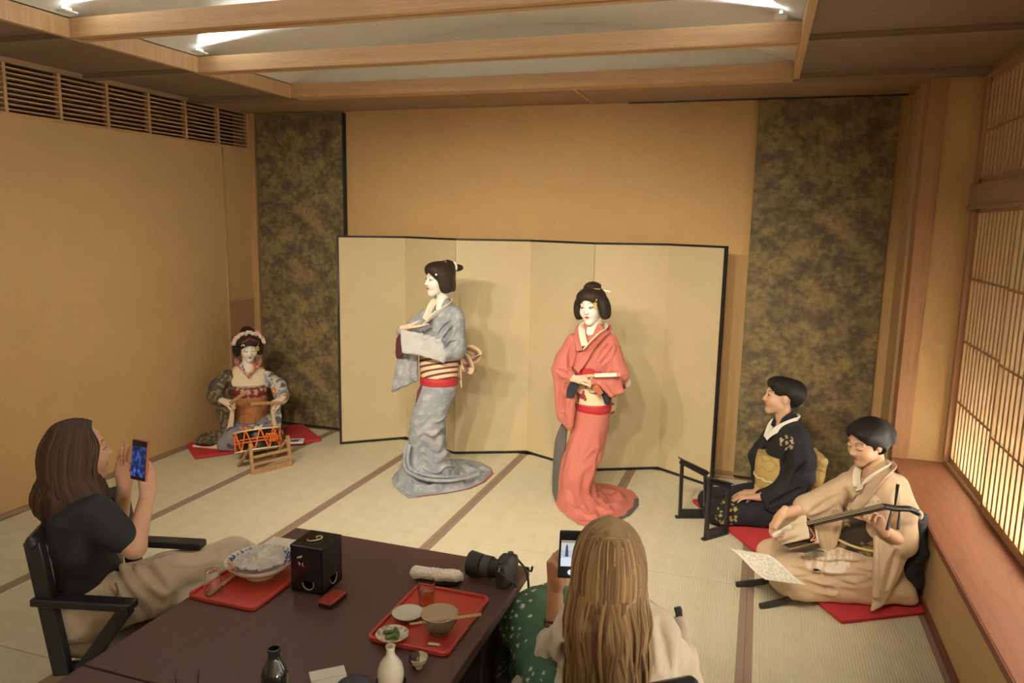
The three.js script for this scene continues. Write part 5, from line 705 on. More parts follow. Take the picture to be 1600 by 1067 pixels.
{ // woman with the long-necked lute
  const S = spot(0.50, -4.06), P = S.p, g = person('person', 'kneeling woman in a beige kimono playing a long-necked lute', S), BG = [0.56, 0.42, 0.29], SK = [0.62, 0.39, 0.26];
  const hc = P(1354, 690, 0.03), A = eul(20, -46, -4), H = head(hc, A, { s: 0.99, skin: SK, lip: [0.42, 0.10, 0.09], brow: [0.06, 0.035, 0.03], down: true });
  const neckB = P(1364, 738, 0), shL = P(1397, 760, -0.02), shR = P(1327, 758, 0.04), elL = P(1412, 850, 0.08), elR = P(1268, 790, 0.10), wrR = P(1222, 803, 0.27), wrL = P(1380, 826, 0.20);
  const hR = hand(wrR, [-0.45, -0.85, 0.25], [0.85, -0.3, -0.4], -1, [0.5, 0.35, 0.4, 0.5, 0.55], { s: 0.95, spread: 0.02 }), hL = hand(wrL, [-0.42, 0.8, 0.1], [-0.55, -0.25, 0.75], -1, [0.2, 0.45, 0.5, 0.55, 0.6], { s: 0.9, spread: 0.04 });
  const K = seiza(-0.93, 0.36, 0.2, 0.62, 0.03);
  const hip = P(1365, 880, -0.05);
  const core = U(0.03, cap(H.neckTop, neckB, 0.044, 0.05), trunk([[P(1362, 755, -0.01), 0.13, 0.06], [P(1352, 820, 0), 0.1, 0.07], [hip, 0.11, 0.08]], -40), chain([shL, elL], [0.04, 0.036]), cap(elL, wrL, 0.036, 0.023), chain([shR, elR, wrR], [0.04, 0.036, 0.023]), cap(hip, K.q(0.24, 0.1, 0.13), 0.07, 0.045), cap(hip, K.q(0.24, -0.1, 0.13), 0.07, 0.045));
  bodyMesh(g, H, [hR, hL], { f: core, bb: [[-0.55, 0.03, -0.3], [0.4, 0.9, 0.35]], h: 0.008 }, SK);
  const torso = trunk([[P(1366, 730, -0.02), 0.055, 0.05], [P(1364, 742, -0.015), 0.11, 0.075], [P(1360, 770, 0), 0.155, 0.10], [P(1350, 815, 0), 0.135, 0.11], [P(1350, 865, 0), 0.145, 0.13]], -40, 0.05);
  const armL = chain([shL, P(1411, 800, 0.0), elL], [0.068, 0.07, 0.066], 0.03), armR = chain([shR, P(1300, 775, 0.08), P(1258, 792, 0.14)], [0.068, 0.064, 0.06], 0.03);
  const slL = U(0.03, slab([P(1414, 800, 0.04), P(1424, 860, 0.06), P(1405, 900, 0.12), P(1380, 945, 0.2), P(1356, 955, 0.24), P(1366, 935, 0.23), P(1372, 870, 0.19), P(1372, 840, 0.18), P(1392, 850, 0.12)], 0.018), cap(P(1368, 840, 0.2), P(1369, 930, 0.24), 0.012, 0.016));
  const slR = U(0.03, slab([P(1243, 790, 0.17), P(1300, 775, 0.13), P(1320, 800, 0.10), P(1305, 860, 0.10), P(1285, 860, 0.12), P(1262, 815, 0.16)], 0.022));
  let up = U(0.03, torso, armL, armR); up = U(0.02, up, slL, slR);
  up = furrow(up, [gash(P(1322, 765, 0.12), P(1330, 800, 0.13)), gash(P(1310, 775, 0.16), P(1268, 800, 0.2)), gash(P(1400, 770, 0.1), P(1392, 830, 0.12)), gash(P(1305, 800, 0.14), P(1300, 850, 0.14)), gash(P(1400, 860, 0.14), P(1385, 920, 0.22)), gash(P(1345, 775, 0.13), P(1335, 800, 0.14))], 0.02, 0.013);
  up = cut(0.006, wrinkle(up, 0.003, 14, 9, 14, 24), cap(P(1360, 715, 0.0), P(1353, 736, 0.03), 0.05, 0.036), cap(P(1353, 736, 0.05), P(1338, 764, 0.12), 0.03, 0.01));
  const fl = P(1356, 787, 0.12), kc = (x, y, z) => { const d = Math.hypot(x - fl[0], y - fl[1]); if (d < 0.06 && z > 0.05) { const f = flower(x, y, 0.04, 0.024, 7.7); if (f[0] > 0.2) return [0.74, 0.66, 0.55]; } return BG.map(q => q * (1 + 0.04 * noise3(x * 20, y * 20, z * 20))); };
  part(g, 'kimono_top', net(up, [-0.45, 0.02, -0.25], [0.36, 0.92, 0.36], 0.0062, kc), M_cloth);
  const lapF = [P(1285, 873, 0.2), P(1305, 870, 0.2)];
  part(g, 'kimono_skirt', net(furrow(wrinkle(K.F, 0.008, 7, 12, 7, 40), [gash(P(1235, 890, 0.3), P(1330, 930, 0.33)), gash(P(1245, 905, 0.32), P(1350, 920, 0.33)), gash(P(1270, 890, 0.3), P(1370, 900, 0.3)), gash(P(1300, 880, 0.2), P(1340, 890, 0.25)), gash(P(1238, 900, 0.3), P(1300, 940, 0.35)), gash(P(1255, 880, 0.28), P(1365, 915, 0.32))], 0.022, 0.012), [-0.45, 0.02, -0.42], [0.45, 0.36, 0.42], 0.0075, (x, y, z) => { const d = Math.min(...lapF.map(a => Math.hypot(x - a[0], (y - a[1]), (z - a[2]) * 0.5))); if (d < 0.08) { const f = flower(x + 0.02, y + z * 0.5, 0.05, 0.03, 3.9); if (f[0] > 0.2) return [0.76, 0.70, 0.60]; } return BG.map(q => q * 1.06); }), M_cloth);
  const wc = () => [0.76, 0.70, 0.58], bc = (t, s, p) => kc(p[0], p[1], 0);
  part(g, 'white_collar', [ribbon([P(1385, 722, -0.06), P(1388, 728, 0.02), P(1372, 738, 0.08), P(1352, 753, 0.105), P(1338, 766, 0.115)], [[0.3, 0.9, 0.3], [0.5, 0.8, 0.1], [0.5, 0.8, 0], [0.6, 0.8, -0.1], [0.6, 0.8, -0.1]], [0.035, 0.045, 0.04], 0.008, 28, wc), ribbon([P(1372, 722, -0.08), P(1350, 725, -0.04), P(1340, 735, 0.03), P(1338, 750, 0.09), P(1339, 760, 0.1)], [[0, 0.8, 0.5], [-0.4, 0.8, 0.2], [-0.9, 0.3, 0.2], [-0.9, 0.2, 0.2], [-0.9, 0.2, 0.2]], 0.04, 0.008, 28, wc)], M_cloth);
  part(g, 'collar_band', ribbon([P(1391, 726, -0.05), P(1395, 734, 0.02), P(1378, 750, 0.09), P(1353, 775, 0.125), P(1332, 796, 0.135)], [[0.4, 0.8, 0.3], [0.6, 0.8, 0.1], [0.6, 0.7, -0.1], [0.6, 0.7, -0.1], [0.6, 0.7, -0.1]], 0.055, 0.009, 30, bc), M_cloth);
  part(g, 'sash', loft([[P(1350, 800, 0), 0.142, 0.128], [P(1349, 815, 0), 0.152, 0.136], [P(1347, 840, 0), 0.155, 0.139], [P(1347, 868, 0), 0.152, 0.138]], 130, 110, (th, v, p) => { const f = flower(th * 0.15 + 0.1, v * 0.26, 0.12, 0.05, 8.2); const n = Math.abs(noise3(th * 3, v * 5, 3)); return f[0] > 0.2 && n > 0.12 ? [0.26, 0.18, 0.08] : [0.035, 0.025, 0.022]; }), M_silk, 'dark sash with dull gold flowers');
  const cc = P(1347, 838, 0); part(g, 'sash_cord', tube([...Array(33).keys()].map(i => { const a = i / 32 * 2 * Math.PI; return [cc[0] + Math.cos(a) * 0.159, cc[1] - 0.012 * Math.cos(a) - 0.01 * Math.sin(a), cc[2] + Math.sin(a) * 0.143]; }), 0.007, 100, 6), std([0.66, 0.54, 0.24], 0.6), 'pale yellow cord');
  updo(g, H, [ell([0, 0.045, -0.022], [0.086, 0.078, 0.1]), ell([0, 0.07, 0.03], [0.072, 0.036, 0.055]), ell([0, 0.0, -0.105], [0.08, 0.07, 0.055]), ell([0.05, -0.02, -0.03], [0.035, 0.05, 0.05]), ell([-0.05, -0.02, -0.03], [0.035, 0.05, 0.05])], [ell([0, -0.035, 0.092], [0.074, 0.114, 0.07]), ...[-1, 1].map(q => ell([q * 0.085, -0.06, 0.0], [0.035, 0.05, 0.04]))]);
  // the lute
  const L = thing('long_necked_lute', 'long-necked lute with a pale skin body in the beige musician\'s arms', 'lute', S.pos, S.turn), bc0 = P(1245, 828, 0.17), n1 = P(1264, 823, 0.17), n2 = P(1386, 793, 0.265), ax = nrm(sub3(n2, n1)), fr = nrm(sub3([-0.5, 0.5, 0.75], ax.map(v => v * dot3([-0.5, 0.5, 0.75], ax)))), sd = crs(fr, ax);
  const B = [sd, ax, fr], red = std([0.045, 0.014, 0.010], 0.25);
  part(L, 'body_frame', net(rbox(bc0, [0.076, 0.086, 0.043], 0.03, B), add3(bc0, [-0.16, -0.16, -0.16]), add3(bc0, [0.16, 0.16, 0.16]), 0.006), red, 'dark red lacquered frame');
  part(L, 'skin', net(rbox(add3(bc0, fr, 0.043), [0.075, 0.085, 0.006], 0.005, B), add3(bc0, [-0.16, -0.16, -0.16]), add3(bc0, [0.16, 0.16, 0.16]), 0.004), std([0.74, 0.64, 0.48], 0.6), 'pale skin face');
  part(L, 'back_skin', net(rbox(add3(bc0, fr, -0.043), [0.075, 0.085, 0.006], 0.005, B), add3(bc0, [-0.16, -0.16, -0.16]), add3(bc0, [0.16, 0.16, 0.16]), 0.004), std([0.74, 0.64, 0.48], 0.6));
  part(L, 'neck', bar(add3(add3(bc0, ax, 0.08), fr, 0.035), add3(n2, fr, 0.02), 0.026, 0.026, fr), std([0.022, 0.015, 0.013], 0.25));
  const hd = add3(n2, fr, 0.015), tipH = P(1434, 801, 0.22);
  part(L, 'peg_head', tube([hd, mid(hd, tipH, 0.3), add3(mid(hd, tipH, 0.75), [0, 0.01, 0]), tipH], 0.015, 24, 8), std([0.022, 0.015, 0.013], 0.25)); part(L, 'head_cap', ribbon([P(1436, 797, 0.22), P(1440, 803, 0.22), P(1437, 809, 0.22)], [0.2, 0, 1], 0.035, 0.012, 10), std([0.7, 0.66, 0.58], 0.5));
  for (const [a, b] of [[[1403, 757, 0.26], [1398, 793, 0.26]], [[1386, 828, 0.28], [1393, 797, 0.26]], [[1403, 828, 0.28], [1406, 797, 0.25]]]) part(L, 'tuning_peg', rod(P(...b), P(...a), 0.004, 0.0085), std([0.018, 0.016, 0.018], 0.3));
  for (const o of [-0.008, 0, 0.008]) part(L, 'string', rod(add3(add3(add3(bc0, ax, -0.07), fr, 0.058), sd, o), add3(add3(n2, fr, 0.036), sd, o * 0.8), 0.0009), std([0.7, 0.62, 0.4], 0.5));
  part(L, 'cord_tassel', tube([P(1266, 826, 0.3), P(1272, 838, 0.3), P(1266, 845, 0.31), P(1276, 842, 0.3)], 0.003, 20, 6), std([0.6, 0.2, 0.12], 0.8));
  const pl = thing('plectrum', 'white fan-shaped plectrum in the lute player\'s hand', 'plectrum', S.pos, S.turn), pa = P(1222, 828, 0.345), pb = P(1238, 822, 0.33);
  part(pl, 'blade', ribbon([P(1210, 836, 0.34), pa, pb], [0.25, 0.9, 0.2], [0.03, 0.018, 0.05], 0.006, 14), std([0.76, 0.72, 0.62], 0.4)); part(pl, 'grip', rod(P(1209, 837, 0.34), P(1220, 830, 0.344), 0.012, 0.008), std([0.76, 0.72, 0.62], 0.4));
  const kc2 = thing('knee_cloth', 'small dark grey grip cloth under the lute body', 'cloth', S.pos, S.turn); part(kc2, 'cloth', ribbon([P(1252, 862, 0.3), P(1265, 860, 0.26), P(1280, 860, 0.2)], [0.3, 0.3, 1], 0.07, 0.006, 14), std([0.06, 0.065, 0.06], 0.9));
  const bag = thing('instrument_bag', 'black cloth bag slumped against the window sill behind the lute player', 'bag', S.pos, S.turn); part(bag, 'cloth', net(wrinkle(U(0.04, cap(P(1434, 812, 0.0), P(1430, 860, 0.0), 0.045, 0.05), cap(P(1430, 860, 0.0), P(1422, 905, -0.02), 0.05, 0.06)), 0.008, 14, 14, 14), [0.1, 0.02, -0.2], [0.5, 0.75, 0.2], 0.009), std([0.014, 0.015, 0.018], 0.8));
  // sheet of notation on a low stand
  const ns = thing('notation_stand', 'low black stand with two curved feet holding the notation sheets', 'stand', [0, 0, 0]), w = (u, v, h) => floorAt(u, v, h), blk = std([0.03, 0.03, 0.028], 0.4);
  for (const [a, b, c] of [[[1150, 914, 0.008], [1196, 908, 0.03], [1204, 898, 0.09]], [[1187, 948, 0.008], [1230, 938, 0.03], [1238, 918, 0.10]]]) part(ns, 'foot', [bar(w(...a), w(...b), 0.02, 0.03), bar(w(...b), w(...c), 0.03, 0.03)], blk);
  const q0 = w(1142, 857, 0.30), q1 = w(1258, 914, 0.26), q2 = w(1232, 890, 0.20), q3 = w(1193, 868, 0.23);
  part(ns, 'ledge', bar(w(1203, 898, 0.1), w(1240, 914, 0.115), 0.03, 0.012), blk); part(ns, 'stem', bar(w(1222, 905, 0.1), w(1222, 897, 0.19), 0.02, 0.02), blk);
  const quad = (P4, n = 14, lift = 0.006) => { const pos = [], uv = [], idx = []; for (let k = 0; k < 2; k++) for (let i = 0; i <= n; i++) for (let j = 0; j <= n; j++) { const s = i / n, t = j / n, a = mid(mid(P4[0], P4[1], s), mid(P4[3], P4[2], s), t); pos.push(a[0], a[1] + lift * Math.sin(Math.PI * s * 2) * 1 - k * 0.0022, a[2]); uv.push(s, t); } const N = (n + 1) * (n + 1); for (let i = 0; i < n; i++) for (let j = 0; j < n; j++) { const a = i * (n + 1) + j, b = a + n + 1; idx.push(a, b, a + 1, b, b + 1, a + 1, N + a, N + a + 1, N + b, N + b, N + a + 1, N + b + 1); } for (let i = 0; i < n; i++) for (const [a, b] of [[i, i + 1], [n * (n + 1) + i, n * (n + 1) + i + 1], [i * (n + 1), (i + 1) * (n + 1)], [i * (n + 1) + n, (i + 1) * (n + 1) + n]]) idx.push(a, b, N + a, b, N + b, N + a); const g = new THREE.BufferGeometry(); g.setAttribute('position', new THREE.Float32BufferAttribute(pos, 3)); g.setAttribute('uv', new THREE.Float32BufferAttribute(uv, 2)); g.setIndex(idx); g.computeVertexNormals(); return g; };
  const ink = tex(512, 256, (u, v) => { const col = Math.floor(u * 22), f = u * 22 - col, row = Math.floor(v * 26), h = Math.sin(col * 37.7 + row * 91.3) * 4375.5, r = h - Math.floor(h), ink_ = f > 0.25 && f < 0.75 && v > 0.07 && v < 0.93 && r > 0.35 && (v * 26 - row) > 0.2 && noise3(u * 140, v * 110, 3) > -0.1; return gray(ink_ ? 0.45 : 0.93); });
  const sh = thing('notation_sheet', 'open white sheets of handwritten notation on the low stand', 'paper', [0, 0, 0]), back = [q0, w(1203, 896, 0.24), q1, q3];
  part(sh, 'page', quad([w(1139, 856, 0.30), w(1196, 905, 0.22), w(1260, 914, 0.22), w(1200, 866, 0.30)]), std([0.82, 0.80, 0.74], 0.85, { map: ink }));
  // folding book rest: two black frames with small ledges
  const fr2 = thing('book_rest', 'black lacquered book rest of two open upright frames before the woman in black', 'stand', [0, 0, 0]);
  const frame = (u0, v0, u1, v1, ut0, vt0, ut1, vt1, nm) => { const a = w(u0, v0, 0), b = w(u1, v1, 0), T = (p, u, v) => { const d = pixelRay(u, v), k = Math.hypot(p[0], p[2]) / Math.hypot(d[0], d[2]); return [d[0] * k, 1.9 + d[1] * k, d[2] * k]; }, c = T(a, ut0, vt0), e = T(b, ut1, vt1), dr = nrm(sub3(b, a)); part(fr2, 'post', bar(a, c, 0.024, 0.02, dr), M.black); part(fr2, 'post', bar(b, e, 0.024, 0.02, dr), M.black); part(fr2, 'top_rail', bar(add3(c, dr, -0.012), add3(e, dr, 0.012), 0.02, 0.034), M.black); part(fr2, 'bottom_rail', bar(add3(a, [0, 0.035, 0]), add3(b, [0, 0.035, 0]), 0.018, 0.05), M.black); part(fr2, 'foot', bar(add3(add3(a, dr, -0.03), [0, 0.007, 0]), add3(add3(b, dr, 0.01), [0, 0.007, 0]), 0.03, 0.014), M.black); part(fr2, 'ledge', bar(add3(add3(c, dr, -0.02), [0, 0.018, 0]), add3(add3(e, dr, 0.02), [0, 0.018, 0]), 0.05, 0.008), M.black); };
  frame(1062, 809, 1102, 809, 1066, 720, 1102, 742); frame(1103, 843, 1134, 834, 1109, 750, 1138, 760);
}
// ---------- chairs ----------
M.seat = std([0.40, 0.33, 0.23], 0.9, { bumpMap: clothB, bumpScale: 0.001 });
function makeChair(label, pos, turn) {
  const t = thing('armchair', label, 'chair', pos, turn, 'black wooden armchairs');
  for (const s of [-1, 1]) {
    const x = s * 0.25;
    part(t, 'armrest', [bar([x, 0.55, -0.20], [x, 0.55, 0.165], 0.062, 0.03, [0, 1, 0], 0.008)], M.black);
    part(t, 'back_post', bar([x, 0.77, -0.185], [x, 0.27, -0.115], 0.034, 0.062, [0, 0, 1], 0.005), M.black);
    part(t, 'diagonal_leg', bar([x, 0.54, 0.14], [x, 0.0, -0.26], 0.032, 0.048, [0, 1, 0], 0.005), M.black);
    part(t, 'front_leg', bar([x * 0.93, 0.29, -0.10], [x * 0.93, 0.0, 0.23], 0.03, 0.046, [0, 1, 0], 0.005), M.black);
    part(t, 'seat_rail', bar([x * 0.93, 0.28, -0.14], [x * 0.93, 0.295, 0.24], 0.03, 0.045, [0, 1, 0], 0.004), M.black);
  }
  part(t, 'top_rail', tube([[-0.255, 0.765, -0.185], [-0.12, 0.775, -0.215], [0.12, 0.775, -0.215], [0.255, 0.765, -0.185]], 0.026, 24, 8), M.black);
  part(t, 'rear_stretcher', bar([-0.24, 0.08, -0.2], [0.24, 0.08, -0.2], 0.028, 0.028), M.black);
  part(t, 'front_stretcher', bar([-0.22, 0.07, 0.15], [0.22, 0.07, 0.15], 0.028, 0.028), M.black);
  part(t, 'back_cushion', bx(-0.215, 0.215, 0.40, 0.735, -0.205, -0.155, 0.02), M.seat, 'beige padded back');
  part(t, 'seat_cushion', bx(-0.215, 0.215, 0.30, 0.355, -0.14, 0.26, 0.022), M.seat, 'beige padded seat');
  return t;
}
makeChair('black wooden armchair under the guest in the black top', [-2.215, 0, -2.10], Math.atan2(0.97, -0.24));
makeChair('black wooden armchair under the blonde guest', [-0.41, 0, -1.80], Math.PI + 0.5);
// ---------- long hair ----------
function longHair(g, H, o) { // o: colours, ends(phi, r) -> local offset of the tip from the head centre, len
  const base = inFrame(H.c, H.A, cut(0.01, U(0.03, ell([0, 0.034, -0.014], [0.084, 0.092, 0.1]), ell([0, -0.04, -0.04], [0.085, 0.09, 0.075])), ell([0, -0.06, 0.09], [0.062 , 0.115, 0.075])));
  const f = grow(U(0.04, base, ...o.mass), -0.008), [a, b] = o.bb, cs = (x, y, z) => { const n = noise3(x * 60, y * 0.6, z * 60) * 0.6 + noise3(x * 150, y * 1.0, z * 150) * 0.4; return mixc(o.c0, o.c1, sst(-0.5, 0.6, n)); };
  const list = [net(wrinkle(f, 0.004, 45, 1.2, 45, 5), a, b, 0.006, cs)];
  for (let i = 0; i < o.n; i++) {
    const side = i % 2 ? 1 : -1, phi = lerp(o.phi0, Math.PI, Math.pow(rnd(), 0.8)) * side, dx = Math.sin(phi), dz = Math.cos(phi), r1 = 1.03 + 0.06 * rnd(), k = rnd(), c = mixc(o.c0, o.c1, rnd()).map((f => q => q * f)(lerp(0.75, 1.25, rnd())));
    const z0 = lerp(0.05, -0.08, clamp(sst(0.9, 3.1, Math.abs(phi)) + 0.3 * (rnd() - 0.5))), sk = z => 0.034 + 0.095 * Math.sqrt(Math.max(0.05, 1 - ((z + 0.014) / 0.103) ** 2)), p0 = H.W([0.006 * (rnd() - 0.5), sk(z0), z0]), p1 = H.W([dx * 0.062, 0.034 + 0.095 * Math.sqrt(Math.max(0.05, 1 - (dx * 0.062 / 0.088) ** 2 - ((lerp(dz * 0.075 - 0.012, z0, 0.4) + 0.014) / 0.103) ** 2)), lerp(dz * 0.075 - 0.012, z0, 0.4)]), p2 = H.W([dx * 0.092 * r1, 0.035, dz * 0.105 * r1 - 0.014]), p3 = H.W([dx * 0.1 * r1, -0.06, dz * 0.1 * r1 - 0.03]);
    const e = o.ends(phi, k, p3), m = mid(p3, e, 0.5), wv = () => (rnd() - 0.5) * o.wave, pts = [p0, p1, p2, p3, [lerp(p3[0], e[0], 0.35) + wv(), lerp(p3[1], e[1], 0.3), lerp(p3[2], e[2], 0.5) + 0.006], [lerp(p3[0], e[0], 0.7) + wv(), lerp(p3[1], e[1], 0.66), lerp(p3[2], e[2], 0.85) + 0.004], e];
    list.push(ribbon(pts, add3(H.A[0].map(q => q * dz), H.A[2], -dx), [o.w * 0.6, o.w, o.w * 1.1, o.w, o.w * 0.25], 0.0035, 20, (t) => o.tint ? o.tint(c, t) : c));
  }
  return part(g, 'hair', list, M_hair, o.label);
}
{ // guest in the black top
  const S = spot(-2.30, -2.06), P = S.p, g = person('person', 'seated guest with long brown hair in a black top, raising a phone', S), SK = [0.55, 0.31, 0.20], TOP = [0.012, 0.014, 0.018], PANT = [0.62, 0.53, 0.39];
  const hc = P(124, 706, 0), A = eul(-2, 100, 0), H = head(hc, A, { s: 1.0, skin: SK });
  const neckB = P(118, 768, 0), shR = P(148, 805, 0.15), shL = P(140, 800, -0.15), elR = P(210, 855, 0.2), wrR = P(230, 775, 0.12), elL = P(182, 845, -0.16), wrL = P(194, 762, -0.02), hip = P(140, 935, 0);
  const hR = hand(wrR, [0.03, 1, -0.1], [-0.6, 0.1, -0.8], -1, [0.35, 0.35, 0.4, 0.4, 0.45], { s: 0.98, spread: 0.03, thumb: [0.75, 0.3, 0.45] }), hL = hand(wrL, [-0.05, 1, 0.0], [0.75, 0.1, 0.6], 1, [0.15, 0.12, 0.08, 0.1, 0.2], { s: 0.98, spread: 0.12 });
  const knR = P(366, 884, 0.09), knL = P(368, 868, -0.10), ankR = [knR[0] + 0.06, 0.06, knR[2] + 0.03], ankL = [knL[0] + 0.1, 0.06, knL[2]];
  const core = U(0.03, cap(H.neckTop, neckB, 0.05, 0.054), trunk([[P(120, 806, 0), 0.12, 0.06], [P(122, 860, 0), 0.11, 0.08], [hip, 0.13, 0.1]], 90), chain([shR, elR, wrR], [0.046, 0.039, 0.026], 0.02), chain([shL, elL, wrL], [0.046, 0.039, 0.026], 0.02), chain([P(150, 940, 0.08), knR, ankR], [0.075, 0.055, 0.04]), chain([P(150, 935, -0.08), knL, ankL], [0.075, 0.055, 0.04]), cap(ankR, add3(ankR, [0.13, -0.03, 0]), 0.035, 0.028), cap(ankL, add3(ankL, [0.13, -0.03, 0]), 0.035, 0.028));
  bodyMesh(g, H, [hR, hL], { f: core, bb: [[-0.3, 0.0, -0.35], [0.8, 0.95, 0.35]], h: 0.008 }, SK);
  // top
  let top = U(0.04, trunk([[P(120, 775, 0), 0.075, 0.065], [P(120, 797, 0), 0.175, 0.095], [P(122, 840, 0), 0.16, 0.11], [P(132, 905, 0), 0.15, 0.115], [P(138, 918, 0), 0.15, 0.12]], 90, 0.05), cap(shR, mid(shR, elR, 0.62), 0.074, 0.062), cap(shL, mid(shL, elL, 0.62), 0.074, 0.062));
  top = both(0.01, top, half(P(136, 921, 0), [-0.15, -1, 0]));
  part(g, 'top', net(wrinkle(top, 0.004, 10, 12, 10, 6), [-0.3, 0.28, -0.3], [0.35, 0.96, 0.34], 0.008, () => TOP), M_cloth, 'black short-sleeved top');
  // trousers
  const thR = P(150, 945, 0.09), thL = P(150, 938, -0.09);
  let tr = U(0.05, ell(P(138, 945, 0), [0.15, 0.13, 0.18]), chain([thR, mid(thR, knR), knR, add3(ankR, [0, 0.1, 0])], [0.115, 0.098, 0.078, 0.075], 0.03), chain([thL, mid(thL, knL), knL, add3(ankL, [0, 0.1, 0])], [0.115, 0.098, 0.078, 0.075], 0.03));
  tr = furrow(tr, [gash(P(180, 905, 0.2), P(235, 975, 0.22)), gash(P(200, 900, 0.2), P(255, 950, 0.22)), gash(P(170, 930, 0.22), P(200, 960, 0.22)), gash(P(240, 880, 0.2), P(340, 870, 0.16)), gash(P(160, 905, 0.2), P(195, 888, 0.18)), gash(P(215, 880, 0.1), P(260, 925, 0.22))], 0.022, 0.014);
  part(g, 'trousers', net(wrinkle(tr, 0.006, 9, 14, 9, 16), [-0.25, 0.06, -0.36], [0.85, 0.68, 0.36], 0.0085, (x, y, z) => PANT.map(q => q * (1 + 0.04 * noise3(x * 40, y * 40, z * 40)))), M_cloth, 'loose beige trousers');
  part(g, 'pocket_seam', tube([P(181, 912, 0.21), P(184, 925, 0.22), P(178, 936, 0.22)], 0.004, 14, 6), std([0.20, 0.15, 0.09], 0.9));
  part(g, 'shoe', [ankR, ankL].map(a => net(both(0.01, U(0.02, cap(add3(a, [-0.03, -0.02, 0]), add3(a, [0.16, -0.035, 0]), 0.042, 0.034)), half([0, 0.004, 0], [0, -1, 0])), add3(a, [-0.1, -0.07, -0.06]), add3(a, [0.24, 0.06, 0.06]), 0.008)).map(q => { return q; }), std([0.03, 0.03, 0.032], 0.8), 'dark socks');
  longHair(g, H, { n: 520, phi0: 0.95, w: 0.010, wave: 0.03, c0: [0.028, 0.016, 0.012], c1: [0.085, 0.045, 0.030], label: 'long straight dark brown hair', bb: [[-0.35, 0.36, -0.25], [0.25, 0.98, 0.25]],
    mass: [chain([P(112, 715, 0), P(108, 770, 0.0), P(108, 805, 0)], [0.1, 0.115, 0.07], 0.03), ell(P(110, 780, 0.0), [0.13, 0.09, 0.135])],
    tint: (c, t) => mixc(c, [0.12, 0.065, 0.045], 0.5 * t),
    ends: (phi, k, p3) => { const b = sst(1.2, 3.1, Math.abs(phi)); return [lerp(P(165, 800, 0)[0], P(88, 800, 0)[0], b) + (k - 0.5) * 0.07, lerp(0.68, 0.62, b) + 0.06 * k, p3[2] * 1.25 + (k - 0.5) * 0.03]; } });
  // phone
  const n = nrm([-0.78, 0.12, 0.62]), up = nrm(add3([0.04, 1, 0], n, -dot3([0.04, 1, 0], n))), sd = crs(up, n), c = P(219, 719, 0.15), G = (geo) => geo.applyMatrix4(new THREE.Matrix4().makeBasis(new THREE.Vector3(...sd), new THREE.Vector3(...up), new THREE.Vector3(...n)).setPosition(...c));
  const ph = thing('phone', 'phone in an orange case held up by the guest in the black top', 'phone', S.pos, S.turn, 'phones held up to film');
  part(ph, 'case', G(new RoundedBoxGeometry(0.076, 0.15, 0.011, 3, 0.005)), std([0.45, 0.10, 0.05], 0.4)); part(ph, 'bezel', G(new RoundedBoxGeometry(0.071, 0.145, 0.003, 2, 0.0014).translate(0, 0, 0.0052)), M.black);
  part(ph, 'screen', G(new THREE.PlaneGeometry(0.064, 0.112).translate(0, -0.004, 0.0068)), screenMat((u, v) => { const b = noise3(u * 3, v * 4, 2); return mixc([0.05, 0.09, 0.25], [0.25, 0.42, 0.8], sst(-0.6, 0.7, b) * (v > 0.25 ? 0.7 : 1)); }, 1.0));
}
function screenMat(fn, e) { const t = tex(128, 256, fn); return std([0.02, 0.02, 0.02], 0.2, { emissive: new THREE.Color(1, 1, 1), emissiveMap: t, emissiveIntensity: e }); }
